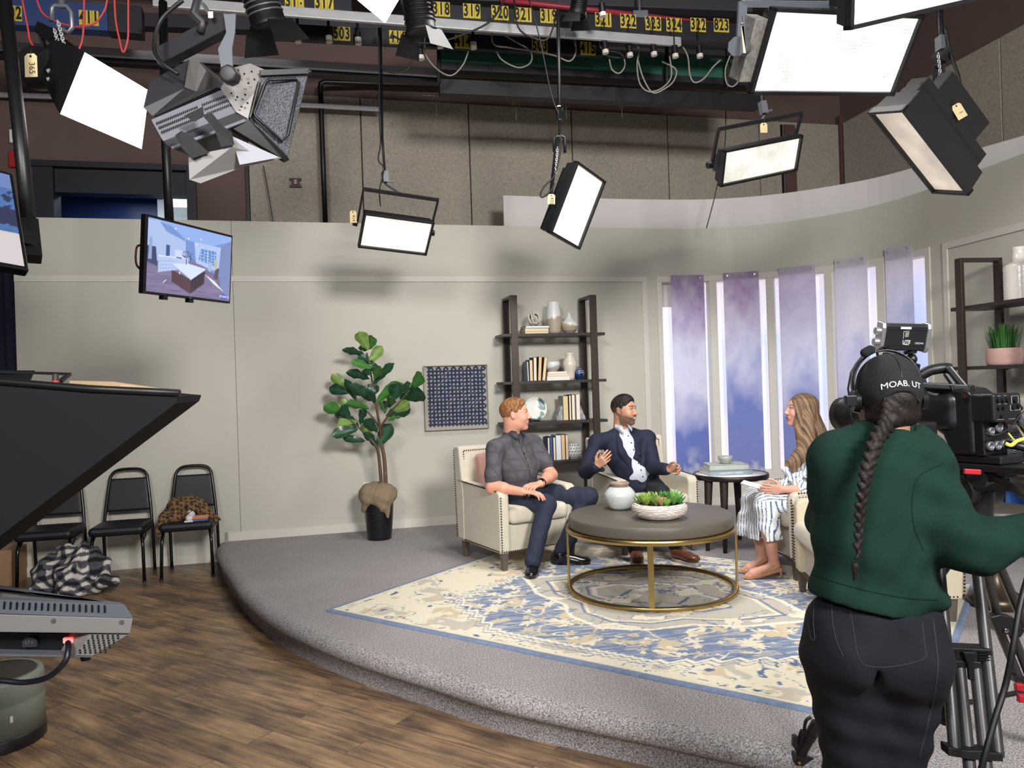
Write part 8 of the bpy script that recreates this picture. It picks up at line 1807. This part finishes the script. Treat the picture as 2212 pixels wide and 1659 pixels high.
mb=MB(); mb.bar((-.010,-.0168,.020),(-.008,-.0168,-.002),.0015,.0006); mb.bar((-.010,-.0168,.020),(.008,-.0168,.022),.0015,.0006); [mb.bar((-.004,-.0168,.016-.004*k),(.008,-.0168,.017-.004*k),.002,.0006) for k in range(4)]; mb.build('logo_mark',M_white,lt)
lv=Mx.inverted(); mb=MB(); mb.cyl(lv@P(1966,757,2.40),lv@P(1967,764,2.40),.020,.018,16); mb.cyl(lv@P(1967,764,2.40),lv@P(1969,790,2.41),.008); mb.sphere(lv@P(1969,776,2.41),.017); mb.box(lv@P(1971,795,2.42),(.03,.03,.03)); mb.build('ball_mount',M_cb3,lt)
mb=MB(); mb.tube(bez([lv@P(1918,748,2.36),lv@P(1903,752,2.34),lv@P(1895,760,2.33),(lv@P(1897,772,2.34))],5),.004,6); mb.build('power_lead',M_cb3,lt)
# cables at the back of the camera
for pts,m,l,r in (([(2172,958,2.27),(2184,962,2.27),(2198,952,2.28),(2225,945,2.3)],mat('cable_yellow',(214,204,90),.5),'thick yellow cable leaving the rear of the studio camera',.006),([(2178,936,2.36),(2192,952,2.36),(2205,958,2.36),(2225,957,2.36)],mat('cable_yellow',(214,204,90),.5),'thin yellow cable behind the thick one at the camera rear',.003),([(2126,935,2.28),(2150,940,2.27),(2180,925,2.28),(2205,895,2.3),(2225,880,2.3)],M_cb,'thin black lead running from the camera connectors to the right',.0025)):
    cable(l,[P(*q) for q in pts],r,m)
# tripod with fluid head
tp=thing('camera_tripod','black carbon tripod with fluid head under the studio camera','tripod',(1.44,2.47,0)); o0=Vector(tp.location); A_=lambda u,v,d: P(u,v,d)-o0
M_carb=mat('carbon_tube',(48,47,48),.4,noise=.2,nscale=60,stretch=(1,1,.3)); M_trp=mat('tripod_black',(22,22,24),.45)
hd=P(2092,1065,2.44)-o0
def hbox(c,s,nm,m,b=.004): mb=MB(); R4=frame_m(c,rgt,fwd,upv); mb.box((0,0,0),s,M=R4); return mb.build(nm,m,tp,bevel=b)
hbox(org+fwd*.07-Vector((0,0,.012))-o0,(.11,.28,.024),'camera_plate',M_trp); hbox(org+fwd*.02-Vector((0,0,.037))-o0,(.13,.34,.022),'sliding_plate',M_cb2); hbox(org+fwd*.06-Vector((0,0,.058))-o0,(.10,.22,.024),'head_platform',M_trp)
mb=MB(); c=org+fwd*.06-Vector((0,0,.115))-o0; mb.cyl(c-rgt*.075,c+rgt*.075,.052,n=28); mb.cyl(c-Vector((0,0,.0)),c-Vector((0,0,.09)),.06,.05,28); mb.build('fluid_head',M_trp,tp,bevel=.004)
mb=MB(); mb.bar(A_(2082,1018,2.30),A_(2118,1020,2.30),.012,.016); mb.build('red_lever',M_red,tp,bevel=.003); mb=MB(); mb.box(A_(2028,988,2.36),(.010,.012,.02)); mb.build('red_tab',M_red,tp)
mb=MB(); mb.cyl(A_(2110,1035,2.33),A_(2132,1030,2.36),.03,.026,16); mb.cyl(A_(2140,1000,2.35),A_(2158,1003,2.33),.022,n=16); mb.bar(A_(2150,1028,2.36),A_(2168,1005,2.34),.03,.02); mb.build('handle_clamp',M_trp,tp,bevel=.003)
mb=MB(); mb.tube(bez([A_(2130,1036,2.33),A_(2150,1033,2.30),A_(2170,1042,2.26),A_(2195,1058,2.18),A_(2235,1085,2.05),A_(2265,1105,1.98)],5),.011,12); mb.build('pan_handle',M_cb3,tp)
mb=MB(); mb.cyl(A_(2092,1098,2.44),A_(2090,1160,2.44),.055,.075,28); mb.cyl(A_(2090,1150,2.44),A_(2088,1185,2.44),.09,n=28); mb.build('bowl',M_trp,tp,bevel=.004)
def leg(nm,tubes,r,extra=()):
    mb=MB(); [mb.cyl(A_(*a),A_(*b),rr,n=14) for a,b,rr in tubes]; return mb.build(nm,M_carb,tp)
near=leg('leg',[((2026,1190,2.36),(2063,1625,2.10),.0165),((2107,1190,2.36),(2156,1635,2.10),.0165),((2068,1400,2.24),(2101,1720,2.07),.0165),((2103,1400,2.24),(2137,1720,2.07),.0165),((2101,1715,2.07),(2125,1990,1.98),.0165),((2137,1715,2.07),(2147,1990,1.98),.0165)],.016)
def cl_(poly,d,nm,m,th=.03,par=near): 
    nr=[A_(u,v,d) for u,v in poly]; fa=[q+Vector((0,th,0)) for q in nr]; n=len(nr); mb=MB(); mb.add(nr+fa,[tuple(range(n)),tuple(range(2*n-1,n-1,-1))]+[(i,(i+1)%n,n+(i+1)%n,n+i) for i in range(n)]); return mb.build(nm,m,par,bevel=.003)
cl_([(2040,1398),(2143,1403),(2146,1433),(2042,1427)],2.205,'clamp',M_trp,.05); cl_([(2061,1427),(2121,1430),(2121,1447),(2062,1442)],2.20,'clamp_lower',M_trp,.04)
cl_([(2080,1408),(2108,1409),(2104,1440),(2106,1470),(2094,1470),(2092,1440)],2.19,'lever',M_cb3,.012)
mb=MB(); [mb.bar(A_(2044,1405+6*k,2.20),A_(2068,1406+6*k,2.20),.004,.003) for k in range(4)]; [mb.bar(A_(2114,1407+6*k,2.20),A_(2138,1408+6*k,2.20),.004,.003) for k in range(4)]; mb.build('clamp_ribs',M_cb3,near)
cl_([(2048,1614),(2090,1622),(2140,1622),(2140,1626),(2167,1628),(2168,1646),(2100,1642),(2049,1633)],2.085,'lower_bracket',M_trp,.04)
r2=leg('leg',[((2120,1200,2.50),(2158,1345,2.62),.0145),((2150,1200,2.50),(2213,1350,2.62),.0145),((2158,1360,2.60),(2208,1480,2.72),.0145),((2178,1345,2.60),(2235,1490,2.72),.0145),((2208,1478,2.72),(2290,1660,2.88),.0145),((2235,1488,2.72),(2320,1660,2.88),.0145)],.014)
cl_([(2139,1333),(2160,1328),(2188,1333),(2215,1362),(2205,1378),(2155,1366)],2.56,'leg_joint',M_trp,.04,r2); cl_([(2190,1458),(2230,1470),(2230,1486),(2195,1476)],2.68,'leg_joint',M_trp,.04,r2)
mb=MB(); mb.lathe([(.002,0),(.008,0),(.008,.003),(.002,.003)],14,M=look(A_(2173,1362,2.555),(0,-1,0))); mb.build('joint_washer',M_chr,r2)
f3=G(1722,1652,ST+.01)-o0
r3=leg('leg',[((2040,1200,2.52),(1905,1395,2.75),.0145),((2060,1200,2.55),(1925,1400,2.78),.0145)],.014)
mb=MB(); mb.cyl(A_(1915,1300,2.70),A_(1745,1598,2.86),.0145,n=14); mb.cyl(A_(1925,1310,2.72),A_(1753,1602,2.88),.010,n=12); mb.build('lower_tube',M_carb,r3)
mb=MB(); mb.cyl(A_(1765,1562,2.84),A_(1742,1603,2.86),.021,n=14); mb.cyl(A_(1752,1585,2.85),A_(1728,1632,2.87),.022,.018,14); mb.build('foot_clamp',M_trp,r3)
mb=MB(); mb.tube(bez([A_(1742,1592,2.84),A_(1738,1572,2.83),A_(1742,1556,2.82),A_(1752,1549,2.82)],5),.006,8,rs=None); mb.bar(A_(1717,1588,2.85),A_(1716,1612,2.85),.02,.016); mb.bar(A_(1722,1620,2.86),A_(1735,1578,2.83),.016,.016); mb.build('foot_lever',M_trp,r3)
mb=MB(); mb.bar(A_(1714,1636,2.87),A_(1790,1648,2.88),.05,.035); mb.build('foot',M_trp,r3,bevel=.004); mb=MB(); q=A_(1726,1647,2.84); mb.cyl(q,q+Vector((0,-.006,0)),.005,n=10); mb.build('brass_screw',mat('brass',(196,150,70),.3,.9),r3)
mb=MB(); mb.lathe([(0,0),(.030,0),(.034,.006),(.034,.014),(.03,.018),(0,.018)],24,M=Matrix.Translation(A_(2046,1524,2.40))); mb.lathe([(0,-.05),(.024,-.05),(.030,-.012),(0,-.0)],20,M=Matrix.Translation(A_(2046,1528,2.40))); mb.build('spreader_hub',M_trp,tp)
mb=MB(); mb.cyl(A_(2060,1524,2.40),A_(2240,1488,2.60),.0085,n=12); mb.cyl(A_(2060,1530,2.38),A_(2100,1625,2.16),.0075,n=12); mb.cyl(A_(2030,1524,2.42),A_(1800,1580,2.8),.0075,n=12); mb.build('spreader_arms',M_trp,tp)
for q_ in ((2207,1508,2.52),(2201,1484,2.56),(2078,1612,2.2)): mb=MB(); mb.box(A_(*q_),(.026,.02,.026)); mb.build('red_knob',M_red,tp,bevel=.004)
mb=MB(); mb.cyl(A_(2038,1175,2.22),A_(2056,1204,2.20),.030,.030,20); mb.cyl(A_(2052,1200,2.19),A_(2054,1210,2.19),.032,.030,24); mb.build('side_lamp_cup',M_cb3,tp)
cable('thick black camera cable curving down in front of the tripod leg',[P(u,v,d) for u,v,d in ((2230,1215,2.1),(2205,1300,2.05),(2188,1400,2.02),(2172,1480,2.02),(2150,1550,2.0),(2128,1630,1.98),(2110,1700,1.98))],.009,M_cb)
for o_ in list(bpy.data.objects):
    if o_.type=='EMPTY' and not any(c.parent==o_ for c in bpy.data.objects): bpy.data.objects.remove(o_)
